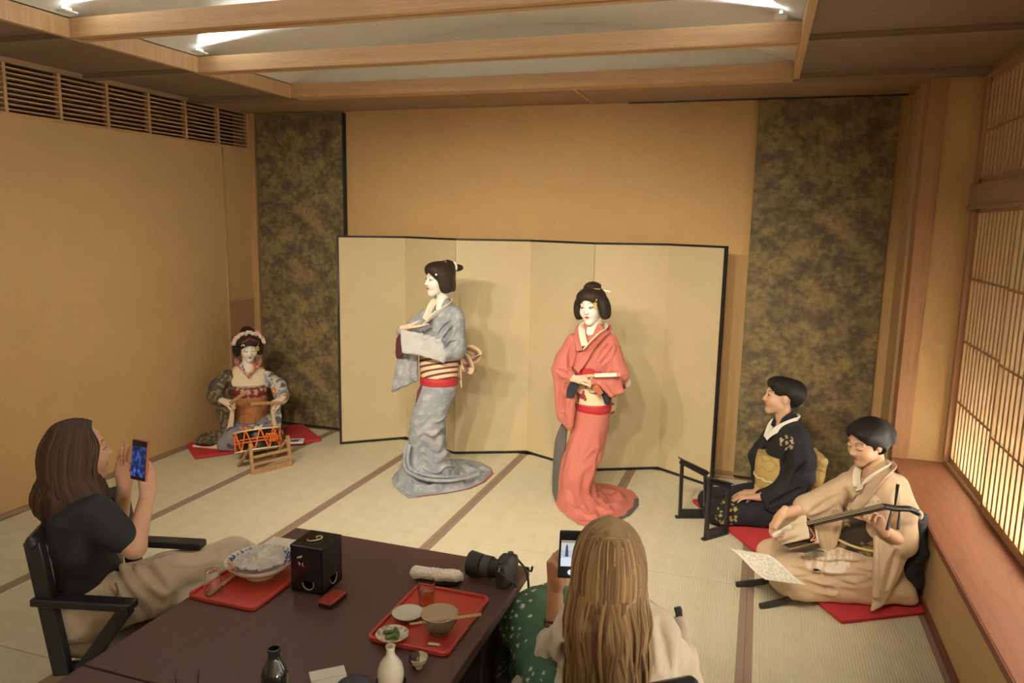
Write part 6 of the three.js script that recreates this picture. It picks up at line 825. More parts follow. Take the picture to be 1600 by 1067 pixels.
{ // blonde guest seen from behind
  const S = spot(-0.38, -2.06), P = S.p, g = person('person', 'seated guest with long blonde hair seen from behind, filming with a phone', S), SK = [0.58, 0.31, 0.19], BLO = [0.72, 0.64, 0.52], GRN = [0.055, 0.13, 0.07];
  const hc = P(951, 872, -0.02), A = eul(-4, 186, 0), H = head(hc, A, { s: 1.02, skin: SK });
  const neckB = P(955, 950, 0), shL = P(902, 985, -0.02), shR = P(1022, 990, -0.02), elL = P(868, 1030, -0.18), wrL = P(867, 917, -0.22), elR = P(1066, 1068, -0.14), wrR = P(1062, 992, -0.37), hip = [-0.02, 0.42, 0.0];
  const hL = hand(wrL, [-0.05, 1, 0.1], [0.75, 0.1, -0.6], -1, [0.3, 0.45, 0.5, 0.5, 0.55], { s: 1.0, spread: 0.02, thumb: [0.85, 0.2, 0.3] }), hR = hand(add3(wrR, [0.004, -0.05, 0.05]), [-0.1, 0.5, -0.8], [-1, 0, 0], 1, [0.6, 0.8, 0.8, 0.8, 0.8], { s: 0.62 });
  const k1 = S.toL(floorAt(818, 968, 0.47)), k2 = S.toL(floorAt(868, 952, 0.47)), an1 = [k1[0], 0.07, k1[2] + 0.02], an2 = [k2[0] + 0.03, 0.07, k2[2]];
  const core = U(0.03, cap(H.neckTop, neckB, 0.05, 0.054), trunk([[P(958, 980, 0), 0.14, 0.08], [P(960, 1060, 0), 0.11, 0.09], [hip, 0.13, 0.1]], 0), chain([shL, elL, wrL], [0.045, 0.038, 0.0255], 0.02), chain([shR, elR, wrR], [0.045, 0.038, 0.0255], 0.02), chain([hip, k1, an1], [0.08, 0.055, 0.04]), chain([hip, k2, an2], [0.08, 0.055, 0.04]), cap(an1, add3(an1, [-0.05, -0.03, -0.12]), 0.035, 0.028), cap(an2, add3(an2, [-0.05, -0.03, -0.12]), 0.035, 0.028));
  bodyMesh(g, H, [hL, hR], { f: core, bb: [[-0.55, 0.0, -0.75], [0.4, 0.95, 0.25]], h: 0.008 }, SK);
  let bl = U(0.04, trunk([[P(957, 952, 0), 0.075, 0.062], [P(960, 975, 0), 0.165, 0.095], [P(960, 1020, 0), 0.175, 0.12], [P(962, 1090, 0), 0.17, 0.13], [hip, 0.18, 0.14]], 0, 0.05), chain([shL, mid(shL, elL, 0.6), add3(elL, [0.005, 0.035, 0])], [0.066, 0.068, 0.062], 0.03), chain([shR, mid(shR, elR, 0.6), elR], [0.066, 0.066, 0.058], 0.03), chain([elR, mid(elR, wrR), P(1063, 972, -0.40)], [0.06, 0.05, 0.026], 0.03), cap(elL, mid(elL, wrL, 0.25), 0.062, 0.052), cap(P(862, 1040, -0.12), P(832, 1078, -0.14), 0.065, 0.07));
  bl = furrow(bl, [gash(P(900, 985, 0.1), P(878, 1040, 0)), gash(P(890, 1010, 0.1), P(862, 1030, -0.1)), gash(P(1030, 990, 0.1), P(1045, 1040, 0.05)), gash(P(1005, 985, 0.14), P(1020, 1050, 0.14)), gash(P(880, 1000, 0.05), P(895, 1060, 0.1)), gash(P(870, 1045, -0.06), P(850, 1060, -0.06))], 0.022, 0.013);
  part(g, 'blouse', net(wrinkle(bl, 0.006, 11, 9, 11, 26), [-0.4, 0.28, -0.5], [0.34, 0.9, 0.25], 0.0075, (x, y, z) => BLO.map(q => q * (1 + 0.03 * noise3(x * 60, y * 60, z * 60)))), M_cloth, 'loose cream blouse');
  const skc = (x, y, z) => { const f = flower(x + 0.3 * z, y * 0.9 - z * 0.6, 0.036, 0.0085, 8.8, 5), v = noise3(x * 7 + 2, y * 7, z * 7); return f[0] > 0.3 && v > -0.05 ? [0.62, 0.60, 0.48] : GRN; };
  part(g, 'skirt', net(wrinkle(U(0.07, ell([-0.02, 0.44, -0.02], [0.19, 0.13, 0.17]), chain([[-0.1, 0.44, -0.05], k1, [k1[0] - 0.015, 0.2, k1[2] + 0.02]], [0.12, 0.085, 0.085], 0.03), chain([[0.03, 0.44, -0.05], k2, [k2[0] + 0.01, 0.2, k2[2]]], [0.12, 0.085, 0.085], 0.03), cap(mid(k1, k2), [mid(k1, k2)[0], 0.22, mid(k1, k2)[2] + 0.03], 0.075, 0.08)), 0.006, 10, 7, 10, 36), [-0.6, 0.1, -0.8], [0.34, 0.7, 0.22], 0.0062, skc), M_cloth, 'green skirt strewn with small white flowers');
  part(g, 'shoe', [an1, an2].map(a => net(both(0.01, cap(add3(a, [0.01, -0.02, 0.03]), add3(a, [-0.05, -0.035, -0.14]), 0.042, 0.034), half([0, 0.004, 0], [0, -1, 0])), add3(a, [-0.14, -0.07, -0.24]), add3(a, [0.1, 0.06, 0.1]), 0.008)), std([0.6, 0.57, 0.5], 0.8), 'pale socks');
  const wb = mid(elL, wrL, 0.55), wd = nrm(sub3(wrL, elL)), wx = nrm(crs(wd, [0, 0, 1])), wz = crs(wd, wx);
  part(g, 'bracelet', [0, 1].map(k => tube([...Array(25).keys()].map(i => add3(add3(add3(wb, wx, Math.cos(i / 12 * Math.PI) * 0.0375), wz, Math.sin(i / 12 * Math.PI) * 0.0375), wd, -0.012 + 0.012 * k + 0.004 * Math.cos(i / 12 * Math.PI + k))), 0.0035, 48, 6)), std([0.03, 0.028, 0.025], 0.5), 'two thin dark bracelets');
  longHair(g, H, { n: 900, phi0: 1.05, w: 0.0105, wave: 0.05, c0: [0.155, 0.085, 0.040], c1: [0.50, 0.34, 0.17], label: 'long blonde hair hanging loose', bb: [[-0.3, 0.34, -0.25], [0.3, 1.14, 0.28]],
    mass: [chain([P(952, 890, 0.02), P(956, 960, 0.06), P(958, 1040, 0.12), P(960, 1120, 0.14)], [0.085, 0.072, 0.05, 0.035], 0.03), cap(P(925, 975, 0.07), P(925, 1060, 0.10), 0.03, 0.03), cap(P(990, 975, 0.07), P(985, 1060, 0.10), 0.03, 0.03)],
    tint: (c, t) => mixc([0.50, 0.37, 0.21], c, sst(0, 0.22, t)),
    ends: (phi, k, p3) => { const x = Math.sin(phi); return [p3[0] * 1.0 - x * 0.035 * -1 + (k - 0.5) * 0.06, 0.44 + 0.1 * k, 0.155 + 0.03 * k - 0.05 * Math.abs(x)]; } });
  const c = P(892, 866, -0.17), n = nrm([0.18, 0.12, 1]), up = nrm(add3([0.03, 1, 0], n, -n[1])), sd = crs(up, n), G = (geo) => geo.applyMatrix4(new THREE.Matrix4().makeBasis(new THREE.Vector3(...sd), new THREE.Vector3(...up), new THREE.Vector3(...n)).setPosition(...c));
  const ph = thing('phone', 'black phone held up by the blonde guest, showing the stage on its screen', 'phone', S.pos, S.turn, 'phones held up to film');
  part(ph, 'case', G(new RoundedBoxGeometry(0.078, 0.155, 0.011, 3, 0.005)), M.black); part(ph, 'bezel', G(new RoundedBoxGeometry(0.073, 0.15, 0.003, 2, 0.0014).translate(0, 0, 0.0052)), M.dark);
  part(ph, 'screen', G(new THREE.PlaneGeometry(0.066, 0.136).translate(0, -0.002, 0.0068)), screenMat((u, v) => { // live picture between two dark bars
    if (v > 0.86 || v < 0.24) { const s = Math.hypot((u - 0.5) * 0.9, (v - 0.1) * 2) < 0.13; return s ? [0.9, 0.92, 0.95] : [0.03, 0.035, 0.05]; }
    let c = v > 0.62 ? [0.80, 0.80, 0.78] : v > 0.45 ? [0.74, 0.76, 0.80] : [0.86, 0.88, 0.92]; if (v > 0.8) c = [0.62, 0.58, 0.5];
    const fig = (cx, col, top) => { const y = (v - 0.47) / (top - 0.47), w = y < 0.6 ? 0.05 + 0.03 * (1 - y) : y < 0.85 ? 0.055 : 0.03; if (y > 0 && y < 1 && Math.abs(u - cx) < w) c = y > 0.85 ? [0.08, 0.07, 0.08] : col; }; fig(0.28, [0.25, 0.28, 0.42], 0.76); fig(0.72, [0.80, 0.42, 0.45], 0.75); return c; }, 1.1));
  const po = thing('black_pouch', 'small black pouch showing above the blonde guest\'s raised sleeve end', 'pouch', S.pos, S.turn), pa = P(1062, 972, -0.40), pb = P(1060, 950, -0.41);
  part(po, 'pouch', bar(pa, pb, 0.024, 0.014, [0, 0, 1], 0.004), M.black); part(po, 'flap', bar(mid(pa, pb, 0.7), add3(pb, [-0.004, 0.004, 0]), 0.026, 0.016, [0, 0, 1], 0.004), M.dark);
  const bg = thing('patterned_bag', 'dark patterned cloth bag between the table and the blonde guest', 'bag', [0, 0, 0]), b0 = floorAt(796, 1025, 0.3);
  part(bg, 'cloth', net(wrinkle(U(0.04, ell([b0[0], 0.33, b0[2]], [0.075, 0.16, 0.14]), ell([b0[0], 0.2, b0[2]], [0.085, 0.2, 0.15])), 0.008, 9, 9, 9), [b0[0] - 0.2, -0.0, b0[2] - 0.25], [b0[0] + 0.2, 0.6, b0[2] + 0.25], 0.008, (x, y, z) => { const l = Math.abs(((y * 26 + noise3(x * 9, y * 9, z * 9)) % 1 + 1) % 1 - 0.5); return l > 0.44 && noise3(x * 40, y * 40, z * 40) > -0.1 ? [0.16, 0.15, 0.11] : [0.014, 0.016, 0.018]; }), M_cloth);
}
// ---------- tables and what stands on them ----------
const tblT = tex(512, 512, (u, v) => { const l = tile(u, v, 60, 2, 81, 3), f = tile(u, v, 220, 220, 83, 2); return [0.34 + 0.035 * l + 0.05 * f, 0.225 + 0.03 * l + 0.04 * f, 0.20 + 0.03 * l + 0.04 * f]; }, true, [1, 1]);
M.table = phys([0.85, 0.85, 0.85], 0.5, { map: tblT, clearcoat: 0.15, clearcoatRoughness: 0.4 });
[[-2.57, -1.515, 'dark red-brown table holding the red trays, nearer the stage'], [-1.508, -0.45, 'dark red-brown table pushed up against the laid one, nearer the camera']].forEach(([z0, z1, label]) => {
  const t = thing('table', label, 'table', [-1.276, 0, (z0 + z1) / 2], 0, 'dark red-brown tables'), h = (z1 - z0) / 2, w = 0.519;
  part(t, 'top', bx(-w, w, 0.56, 0.60, -h, h, 0.004), M.table);
  part(t, 'apron', [bx(-w + 0.05, w - 0.05, 0.50, 0.56, -h + 0.08, -h + 0.1), bx(-w + 0.05, w - 0.05, 0.50, 0.56, h - 0.1, h - 0.08)], M.black);
  for (const x of [-1, 1]) for (const zz of [-0.24, 0.24]) part(t, 'leg', bx(x * (w - 0.10) - 0.045, x * (w - 0.10) + 0.045, 0, 0.56, zz - 0.075, zz + 0.075, 0.006), M.black);
  for (const x of [-1, 1]) part(t, 'foot_rail', bx(x * (w - 0.10) - 0.03, x * (w - 0.10) + 0.03, 0, 0.05, -0.3, 0.3, 0.006), M.black);
});
const TY = 0.601, TR = phys([0.50, 0.055, 0.04], 0.32, { clearcoat: 0.4, clearcoatRoughness: 0.25 });
const rr = (w, h, r) => { const s = new THREE.Shape(), x = -w / 2, y = -h / 2; s.moveTo(x + r, y); s.lineTo(x + w - r, y); s.quadraticCurveTo(x + w, y, x + w, y + r); s.lineTo(x + w, y + h - r); s.quadraticCurveTo(x + w, y + h, x + w - r, y + h); s.lineTo(x + r, y + h); s.quadraticCurveTo(x, y + h, x, y + h - r); s.lineTo(x, y + r); s.quadraticCurveTo(x, y, x + r, y); return s; };
function tray(label, x, z, w, d) {
  const t = thing('tray', label, 'tray', [x, TY, z], 0, 'red lacquer trays');
  part(t, 'base', new THREE.ExtrudeGeometry(rr(w - 0.01, d - 0.01, 0.022), { depth: 0.005, bevelEnabled: false, curveSegments: 6 }).rotateX(-Math.PI / 2), TR);
  const s = rr(w, d, 0.026); s.holes.push(rr(w - 0.012, d - 0.012, 0.021)); part(t, 'rim', new THREE.ExtrudeGeometry(s, { depth: 0.010, bevelEnabled: true, bevelSize: 0.002, bevelThickness: 0.002, bevelSegments: 2, curveSegments: 6 }).rotateX(-Math.PI / 2).translate(0, 0.003, 0), TR);
}
tray('red lacquer tray holding the large patterned bowl', -1.655, -2.112, 0.272, 0.372);
tray('red lacquer tray with the small dishes and the pale bowl', -0.95, -2.092, 0.272, 0.372);
const T2 = TY + 0.006, glaze = phys([0.66, 0.62, 0.50], 0.25, { clearcoat: 0.5, clearcoatRoughness: 0.15 });
const ceram = o => phys([1, 1, 1], 0.25, { vertexColors: true, clearcoat: 0.5, clearcoatRoughness: 0.15, ...o });
function paintLathe(prof, seg, fn) { const g = lathe(prof, seg), p = g.attributes.position, c = []; for (let i = 0; i < p.count; i++) c.push(...fn(p.getX(i), p.getY(i), p.getZ(i), i % prof.length)); g.setAttribute('color', new THREE.Float32BufferAttribute(c, 3)); return g; }
const dense = (prof, n = 3) => { const o = []; prof.forEach((p, i) => { if (i) for (let k = 1; k < n; k++) o.push([lerp(prof[i - 1][0], p[0], k / n), lerp(prof[i - 1][1], p[1], k / n)]); o.push(p); }); return o; };
{ // large patterned bowl with a glazed rim, paper laid inside
  const t = thing('large_bowl', 'large blue and orange patterned bowl on the tray by the guest in the black top', 'bowl', [-1.655, T2, -2.145]);
  const pr = dense([[0.001, 0.012], [0.045, 0.012], [0.048, 0.0], [0.052, 0.0], [0.054, 0.016], [0.085, 0.026], [0.108, 0.045], [0.122, 0.062], [0.124, 0.064], [0.121, 0.064], [0.105, 0.048], [0.082, 0.032], [0.04, 0.022], [0.001, 0.02]], 4);
  part(t, 'bowl', paintLathe(pr, 120, (x, y, z, k) => { const r = Math.hypot(x, z), a = Math.atan2(z, x), inner = k > 34; if (!inner) return r > 0.11 ? [0.72, 0.68, 0.60] : [0.66, 0.58, 0.44]; if (r > 0.117) return [0.74, 0.70, 0.64]; if (r < 0.078) return [0.70, 0.66, 0.56]; const s = Math.floor((a + Math.PI) / (Math.PI / 3) + 0.3) % 2, n = noise3(x * 70, z * 70, 2); return s ? (n > 0.15 ? [0.75, 0.70, 0.66] : [0.52, 0.12, 0.04]) : (n > 0.2 ? [0.72, 0.72, 0.70] : [0.03, 0.07, 0.26]); }), ceram());
  const pp = thing('steamer_paper', 'crumpled translucent white paper lying in the patterned bowl', 'paper', [-1.655, T2 + 0.036, -2.145]);
  const N = 48, pos = [], idx = []; for (let k = 0; k < 2; k++) for (let i = 0; i <= N; i++) for (let j = 0; j <= N; j++) { const r = i / N * 0.096 * (0.93 + 0.07 * noise3(Math.cos(j / N * 6.283) * 2, Math.sin(j / N * 6.283) * 2, 5)), a = j / N * 2 * Math.PI, x = Math.cos(a) * r, z = Math.sin(a) * r, dome = 0.042 * Math.pow(Math.max(0, 1 - Math.hypot(x + 0.0, z + 0.03) / 0.09), 1.1), cr = 0.010 * Math.abs(noise3(x * 26, z * 26, 1)) + 0.008 * Math.abs(noise3(x * 14, z * 14, 4)); pos.push(x, 0.010 + dome + cr + 0.010 * (i / N) ** 2 - k * 0.0015, z); }
  const NN = (N + 1) * (N + 1); for (let i = 0; i < N; i++) for (let j = 0; j < N; j++) { const a = i * (N + 1) + j, b = a + N + 1; idx.push(a, a + 1, b, b, a + 1, b + 1, NN + a, NN + b, NN + a + 1, NN + b, NN + b + 1, NN + a + 1); }
  const g = new THREE.BufferGeometry(); g.setAttribute('position', new THREE.Float32BufferAttribute(pos, 3)); g.setIndex(idx); const gf = g.toNonIndexed(); gf.computeVertexNormals(); metric(gf);
  part(pp, 'sheet', gf, phys([0.74, 0.72, 0.66], 0.5, { transmission: 0.3, thickness: 0 }));
}
M.glass = phys([1, 1, 1], 0.02, { transmission: 1, ior: 1.45, thickness: 0.002, side: THREE.FrontSide });
function tumbler(label, x, y, z, h, r0, r1, liquid, upside) {
  const t = thing('tumbler', label, 'glass', [x, y, z], 0, 'small drinking glasses'), pr = [[0.001, 0], [r0, 0], [r1, h], [r1 - 0.0012, h], [r0 - 0.002, 0.006], [0.001, 0.006]]; let g = lathe(pr, 40); if (upside) g = g.rotateX(Math.PI).translate(0, h, 0); part(t, 'glass', g, M.glass);
  if (liquid) part(t, 'beer', lathe([[0.001, 0.0065], [r0 - 0.0026, 0.0065], [lerp(r0, r1, liquid / h) - 0.0026, liquid], [0.001, liquid]], 40), phys([1, 0.9, 0.6], 0.05, { transmission: 1, thickness: 0.04, ior: 1.33, attenuationColor: new THREE.Color().setRGB(0.85, 0.5, 0.12), attenuationDistance: 0.03 }));
}
tumbler('small clear glass standing upside down beside the chopsticks on the patterned bowl\'s tray', -1.722, T2, -1.975, 0.085, 0.024, 0.031, 0, true);
tumbler('small glass half full of beer on the tray with the small dishes', -0.995, T2, -2.15, 0.092, 0.024, 0.031, 0.05);
tumbler('small empty glass at the bottom edge, beside the dark bottle', -1.385, TY, -1.475, 0.085, 0.024, 0.031, 0);
// wooden chopsticks
const cw = std([0.66, 0.47, 0.26], 0.6, { map: gY });
function chop(label, a, b) { const t = thing('chopsticks', label, 'chopsticks', [0, 0, 0], 0, 'wooden chopsticks'); for (const o of [-0.004, 0.004]) { const d = nrm(sub3(b, a)), s = nrm(crs([0, 1, 0], d)); part(t, 'stick', rod(add3(a, s, o * 0.6), add3(b, s, o), 0.0025, 0.0038, 8), cw); } }
chop('wooden chopsticks lying under the large patterned bowl\'s rim', [-1.742, T2 + 0.012, -2.27], [-1.722, T2 + 0.006, -1.945]);
chop('wooden chopsticks lying across the pale bowl', [...(() => { const p = floorAt(640, 975, 0.66); return p; })()], [...(() => floorAt(752, 960, 0.682))()]);
{ // pale green bowl with a little sauce
  const t = thing('rice_bowl', 'pale bowl with a green outside and a little orange sauce', 'bowl', [-0.889, T2, -2.02], 0);
  part(t, 'bowl', paintLathe(dense([[0.001, 0.008], [0.02, 0.008], [0.022, 0], [0.026, 0], [0.027, 0.008], [0.045, 0.022], [0.056, 0.045], [0.060, 0.066], [0.0585, 0.067], [0.054, 0.046], [0.042, 0.024], [0.02, 0.014], [0.001, 0.013]], 3), 60, (x, y, z, k) => k < 22 ? mixc([0.13, 0.17, 0.12], [0.22, 0.25, 0.17], 0.5 + 0.5 * noise3(x * 60, y * 60, z * 60)) : [0.66, 0.60, 0.44]), ceram());
  part(t, 'sauce', lathe([[0.001, 0.021], [0.03, 0.021], [0.034, 0.0225], [0.03, 0.023], [0.001, 0.0225]], 32), phys([0.50, 0.15, 0.03], 0.2, {}));
}
const dishP = [[0.001, 0.005], [0.022, 0.005], [0.024, 0], [0.028, 0], [0.029, 0.007], [0.045, 0.013], [0.053, 0.02], [0.0515, 0.0205], [0.043, 0.0155], [0.02, 0.010], [0.001, 0.009]];
{ const a = floorAt(637, 961, T2 + 0.012), t = thing('small_dish', 'small empty white dish on the red tray', 'dish', [a[0], T2, a[2]], 0, 'small dishes'); part(t, 'dish', paintLathe(dense(dishP.map(([r, h]) => [r * 0.98, h * 1.15])), 50, (x, y, z, k) => k < 17 ? [0.20, 0.20, 0.15] : [0.68, 0.67, 0.58]), ceram()); }
{ const a = floorAt(613, 993, T2 + 0.012), t = thing('small_dish', 'small cream dish with green pods', 'dish', [a[0], T2, a[2]], 0, 'small dishes'); part(t, 'dish', paintLathe(dense(dishP.map(([r, h]) => [r * 0.98, h])), 50, (x, y, z, k) => { const r = Math.hypot(x, z); return r > 0.04 && noise3(x * 50, z * 50, 8) > 0.15 ? [0.36, 0.27, 0.20] : [0.68, 0.60, 0.42]; }), ceram());
  [[-0.015, -0.01, 0.5], [0.012, -0.012, 2.2], [0.004, 0.014, 1.0], [0.02, 0.006, 1.9]].forEach(([x, z, q], i) => { const pd = thing('green_pod', ['green pod lying on the dish, nearest the empty white dish', 'green pod lying across the others on the cream dish', 'green pod lowest on the cream dish', 'green pod at the bowl side of the cream dish'][i], 'vegetable', [a[0] + x * 0.8, T2 + 0.012 + 0.004 * (i % 2), a[2] + z * 0.8], q, 'green pods'); part(pd, 'pod', new THREE.CapsuleGeometry(0.0075, 0.03, 6, 10).rotateZ(Math.PI / 2).scale(1, 0.8, 1).translate(0, 0.006, 0), std([[0.10, 0.19, 0.06], [0.07, 0.14, 0.05], [0.12, 0.22, 0.08]][i % 3], 0.5)); part(pd, 'stem', rod([0.02, 0.006, 0], [0.027, 0.009, 0], 0.002, 0.001), std([0.08, 0.12, 0.03], 0.6)); });
}
{ const a = floorAt(678, 1008, T2), t = thing('chopstick_rest', 'white chopstick rest in front of the pale bowl', 'chopstick rest', [a[0], T2, a[2]], 0.08); part(t, 'rest', bx(-0.019, 0.019, 0, 0.007, -0.006, 0.006, 0.003), glaze); }
{ const a = floorAt(653, 1042, TY), t = thing('sake_cup', 'small brown and white sake cup beside the flask', 'cup', [a[0], TY, a[2]]); part(t, 'cup', paintLathe(dense([[0.001, 0.006], [0.011, 0.006], [0.012, 0], [0.015, 0], [0.0155, 0.007], [0.026, 0.02], [0.029, 0.034], [0.0275, 0.0345], [0.0235, 0.021], [0.012, 0.011], [0.001, 0.01]]), 50, (x, y, z) => x < -0.004 - 0.35 * (y - 0.02) ? [0.06, 0.035, 0.022] : [0.66, 0.60, 0.46]), ceram()); }
{ const t = thing('sake_flask', 'cream ceramic sake flask standing in front of the red tray', 'flask', [-0.905, TY, -1.72]); part(t, 'flask', lathe([[0.001, 0.002], [0.028, 0.0], [0.031, 0.004], [0.037, 0.03], [0.0375, 0.05], [0.032, 0.072], [0.02, 0.09], [0.0125, 0.1], [0.0115, 0.115], [0.0145, 0.126], [0.0135, 0.1275], [0.0095, 0.118], [0.0095, 0.1], [0.001, 0.09]].map(([r, h]) => [r, h]), 48), glaze); part(t, 'holder', lathe([[0.001, 0], [0.036, 0.0], [0.0425, 0.004], [0.0435, 0.02], [0.0415, 0.021], [0.039, 0.006], [0.001, 0.0015]], 40), M.black, 'black holder'); }
{ const t = thing('dark_bottle', 'dark glass bottle at the bottom edge of the picture', 'bottle', [-1.165, TY, -1.553]); part(t, 'bottle', lathe([[0.001, 0.0], [0.034, 0.0], [0.036, 0.006], [0.036, 0.085], [0.03, 0.105], [0.019, 0.125], [0.0155, 0.14], [0.0155, 0.150], [0.0175, 0.152], [0.0175, 0.160], [0.0155, 0.1615], [0.012, 0.16], [0.012, 0.13], [0.001, 0.1]].map(([r, h]) => [r, h]), 48), phys([0.012, 0.018, 0.016], 0.08, { clearcoat: 0.6 })); }
{ const a = floorAt(514, 1062, TY), t = thing('paper_napkin', 'folded white paper slip standing out at the bottom edge', 'paper', [a[0], TY, a[2]], 0.7); part(t, 'sheet', [bx(-0.05, 0.05, 0.001, 0.004, -0.05, 0.05, 0.001)], std([0.74, 0.72, 0.66], 0.85)); part(t, 'fold', bx(-0.05, 0.05, 0.0045, 0.0065, -0.048, 0.0, 0.0008), std([0.74, 0.72, 0.66], 0.85)); const b = floorAt(545, 1066, TY), d = thing('dark_saucer', 'dark saucer showing at the bottom edge behind the paper slip', 'dish', [b[0] + 0.03, TY, b[2] + 0.02]); part(d, 'saucer', lathe([[0.001, 0.002], [0.03, 0], [0.048, 0.008], [0.05, 0.011], [0.047, 0.0095], [0.03, 0.004], [0.001, 0.004]], 40), M.black); }
{ const a = floorAt(443, 856, TY), t = thing('folded_napkin', 'folded white cloth napkin behind the black box', 'napkin', [a[0] - 0.01, TY, a[2] + 0.005], 0.05); const w = std([0.78, 0.74, 0.65], 0.9, { bumpMap: clothB, bumpScale: 0.001 }); for (let i = 0; i < 3; i++) part(t, 'layer', bx(-0.07 + i * 0.003, 0.07, i * 0.006, i * 0.006 + 0.0055, -0.055, 0.055 - i * 0.002, 0.0025), w); }
{ // rolled hand towel on a dark dish
  const a = floorAt(636, 0 + 906, TY), t = thing('towel_dish', 'small dark oval dish under the rolled towel', 'dish', [-1.03, TY, -2.335], 0.28); part(t, 'dish', lathe([[0.001, 0.002], [0.06, 0], [0.085, 0.006], [0.09, 0.012], [0.086, 0.011], [0.06, 0.005], [0.001, 0.005]], 40).scale(1, 1, 0.45), M.black);
  const w = thing('rolled_towel', 'rolled white hand towel', 'towel', [-1.04, TY + 0.006, -2.335], 0.2); part(w, 'towel', net(wrinkle(U(0.006, chain([[-0.075, 0.024, 0], [0, 0.023, 0.004], [0.072, 0.022, 0]], [0.0235, 0.022, 0.0225]), cap([-0.07, 0.03, 0.012], [0.07, 0.026, 0.014], 0.012)), 0.0022, 60, 60, 60), [-0.11, -0.01, -0.04], [0.11, 0.06, 0.05], 0.003), std([0.90, 0.87, 0.80], 0.95, { bumpMap: clothB, bumpScale: 0.002 })); part(w, 'spiral_end', tube([...Array(20).keys()].map(i => { const q = i / 19 * 11, r = 0.003 + 0.0016 * q; return [0.0945, 0.022 + r * Math.cos(q), r * Math.sin(q)]; }), 0.0018, 60, 5), std([0.70, 0.66, 0.58], 0.95)); }
{ // black lacquer box with a swirl on the lid and half-moon windows
  const t = thing('lacquer_box', 'black lacquer box with a curled gold handle and half-moon openings', 'box', [-1.432, TY, -2.168], 0.02), lac = phys([0.010, 0.011, 0.015], 0.22, { clearcoat: 0.6, clearcoatRoughness: 0.1 }), gold = std([0.52, 0.42, 0.24], 0.35, { metalness: 0.6 }), W = 0.062, Dp = 0.066, Hh = 0.158;
  const hole = (w) => { const s = new THREE.Shape(); s.moveTo(-w, 0); s.lineTo(w, 0); s.lineTo(w, Hh); s.lineTo(-w, Hh); s.closePath(); const h = new THREE.Path(); h.absarc(w * 0.1, 0.034, 0.021, 0.35, 0.35 - Math.PI * 1.25, true); s.holes.push(h); return s; };
  part(t, 'front_panel', new THREE.ExtrudeGeometry(hole(W), { depth: 0.005, bevelEnabled: false }).translate(0, 0, Dp - 0.005), lac); part(t, 'side_panel', new THREE.ExtrudeGeometry(hole(Dp), { depth: 0.005, bevelEnabled: false }).rotateY(Math.PI / 2).translate(W - 0.005, 0, 0), lac);
  part(t, 'back_panel', bx(-W, W, 0, Hh, -Dp, -Dp + 0.005), lac); part(t, 'side_panel', bx(-W, -W + 0.005, 0, Hh, -Dp, Dp), lac); part(t, 'floor_panel', bx(-W, W, 0, 0.006, -Dp, Dp), lac); part(t, 'lid', bx(-W - 0.002, W + 0.002, Hh, Hh + 0.012, -Dp - 0.002, Dp + 0.002, 0.003), lac);
  part(t, 'handle', tube([[-0.022, Hh + 0.016, 0.022], [-0.01, Hh + 0.017, 0.03], [0.012, Hh + 0.018, 0.018], [0.02, Hh + 0.018, -0.006], [0.008, Hh + 0.018, -0.018], [-0.004, Hh + 0.018, -0.008], [0.004, Hh + 0.018, 0.0]], 0.003, 50, 6), gold, 'curled gold handle');
  const arc = (tx, w) => tube([...Array(14).keys()].map(i => { const a = 0.3 - i / 13 * Math.PI * 1.1; return tx(w * 0.1 + 0.0215 * Math.cos(a), 0.034 + 0.0215 * Math.sin(a)); }), 0.0022, 40, 6); part(t, 'gold_rim', arc((x, y) => [x, y, Dp + 0.001], W), gold); part(t, 'gold_rim', arc((x, y) => [W + 0.001, y, -x], Dp), gold);
  part(t, 'white_inlay', tube([[-0.034, 0.124, Dp + 0.0008], [-0.028, 0.129, Dp + 0.0008], [-0.022, 0.128, Dp + 0.0008], [-0.018, 0.133, Dp + 0.0008]], 0.0022, 16, 5), std([0.75, 0.72, 0.66], 0.4)); part(t, 'pink_inlay', [tube([[-0.03, 0.108, Dp + 0.0008], [-0.027, 0.104, Dp + 0.0008], [-0.026, 0.1, Dp + 0.0008]], 0.0022, 10, 5), tube([[-0.014, 0.107, Dp + 0.0008], [-0.015, 0.101, Dp + 0.0008], [-0.012, 0.097, Dp + 0.0008]], 0.0024, 10, 5)], std([0.55, 0.24, 0.22], 0.4));
}
{ const t = thing('small_red_box', 'flat red lacquer box lying before the black box', 'box', [-1.318, TY, -2.052], 0.85 + Math.PI / 2 - 0.95); t.rotation.y = -0.0; const a = floorAt(507, 942, TY + 0.02), b = floorAt(532, 923, TY + 0.02); t.position.set((a[0] + b[0]) / 2, TY, (a[2] + b[2]) / 2); t.rotation.y = Math.atan2(b[0] - a[0], b[2] - a[2]); part(t, 'lid', bx(-0.026, 0.026, 0.014, 0.022, -0.048, 0.048, 0.003), phys([0.30, 0.035, 0.025], 0.3, { clearcoat: 0.3 })); part(t, 'body', bx(-0.025, 0.025, 0, 0.0135, -0.047, 0.047, 0.002), std([0.03, 0.012, 0.012], 0.4)); }
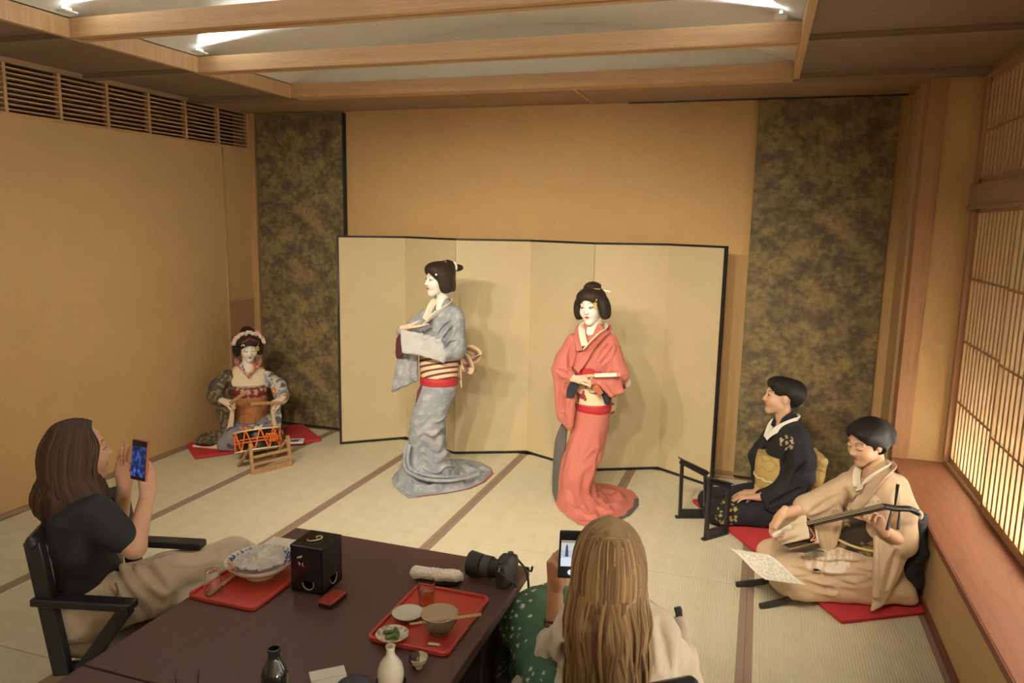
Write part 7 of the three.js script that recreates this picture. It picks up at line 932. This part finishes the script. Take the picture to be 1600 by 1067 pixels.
{ // camera with a zoom lens and a strap
  const t = thing('camera', 'black camera with a large zoom lens and strap on the table corner', 'camera', [-0.835, TY, -2.425], 0), blk = std([0.02, 0.021, 0.023], 0.5, { bumpMap: clothB, bumpScale: 0.001 }), gl = phys([0.02, 0.02, 0.03], 0.05, { clearcoat: 1 });
  t.rotation.y = Math.atan2(-0.96, -0.1) + 0; // lens points away from the strap side
  part(t, 'body', net(U(0.012, rbox([0, 0.045, -0.035], [0.062, 0.043, 0.02], 0.012), rbox([-0.05, 0.042, -0.02], [0.018, 0.04, 0.03], 0.012), rbox([0, 0.088, -0.03], [0.024, 0.014, 0.022], 0.008)), [-0.1, -0.01, -0.08], [0.1, 0.12, 0.04], 0.004), blk);
  const cyl = (z0, z1, r0, r1 = r0) => new THREE.CylinderGeometry(r1, r0, z1 - z0, 40).rotateX(Math.PI / 2).translate(0.005, 0.046, (z0 + z1) / 2);
  part(t, 'lens_barrel', [cyl(-0.016, 0.02, 0.034), cyl(0.02, 0.05, 0.037)], blk); part(t, 'zoom_ring', cyl(0.024, 0.058, 0.0395), std([0.055, 0.055, 0.05], 0.8)); part(t, 'lens_hood', lathe([[0.038, 0], [0.041, 0.004], [0.0455, 0.05], [0.0435, 0.05], [0.0385, 0.004]], 40).rotateX(Math.PI / 2).translate(0.005, 0.046, 0.062), blk); part(t, 'front_glass', cyl(0.062, 0.066, 0.034), gl);
  part(t, 'dial', [new THREE.CylinderGeometry(0.011, 0.011, 0.01, 20).translate(-0.042, 0.092, -0.03), new THREE.CylinderGeometry(0.008, 0.008, 0.008, 20).translate(0.042, 0.092, -0.03)], std([0.05, 0.05, 0.052], 0.4)); part(t, 'strap_ring', [new THREE.TorusGeometry(0.006, 0.0014, 6, 16).translate(0.066, 0.075, -0.035), new THREE.TorusGeometry(0.006, 0.0014, 6, 16).translate(-0.066, 0.075, -0.035)], std([0.6, 0.55, 0.45], 0.3, { metalness: 0.8 }));
  const q = (u, v, h) => { const p = floorAt(u, v, h), x = p[0] + 0.835, z = p[2] + 2.425, c = Math.cos(t.rotation.y), s = Math.sin(t.rotation.y); return [x * c - z * s, p[1] - TY, x * s + z * c]; };
  part(t, 'strap', [ribbon([[0.07, 0.07, -0.035], q(800, 908, 0.66), q(806, 917, 0.60), q(807, 930, 0.52), q(808, 948, 0.44)], [1, 0.1, 0.3], 0.012, 0.0025, 40), ribbon([[-0.07, 0.07, -0.035], q(820, 888, 0.64), q(825, 905, 0.58), q(826, 925, 0.52), q(825, 945, 0.46)], [1, 0.1, 0.3], 0.012, 0.0025, 40), ribbon([q(822, 886, 0.65), q(829, 893, 0.63), q(832, 885, 0.66)], [0.2, 0.2, 1], 0.008, 0.0025, 20)], std([0.025, 0.022, 0.02], 0.7));
  part(t, 'strap_buckle', new THREE.TorusGeometry(0.007, 0.0016, 6, 16).translate(...q(803, 912, 0.63)), std([0.62, 0.52, 0.36], 0.3, { metalness: 0.8 }));
}
renderer.render(scene, camera);
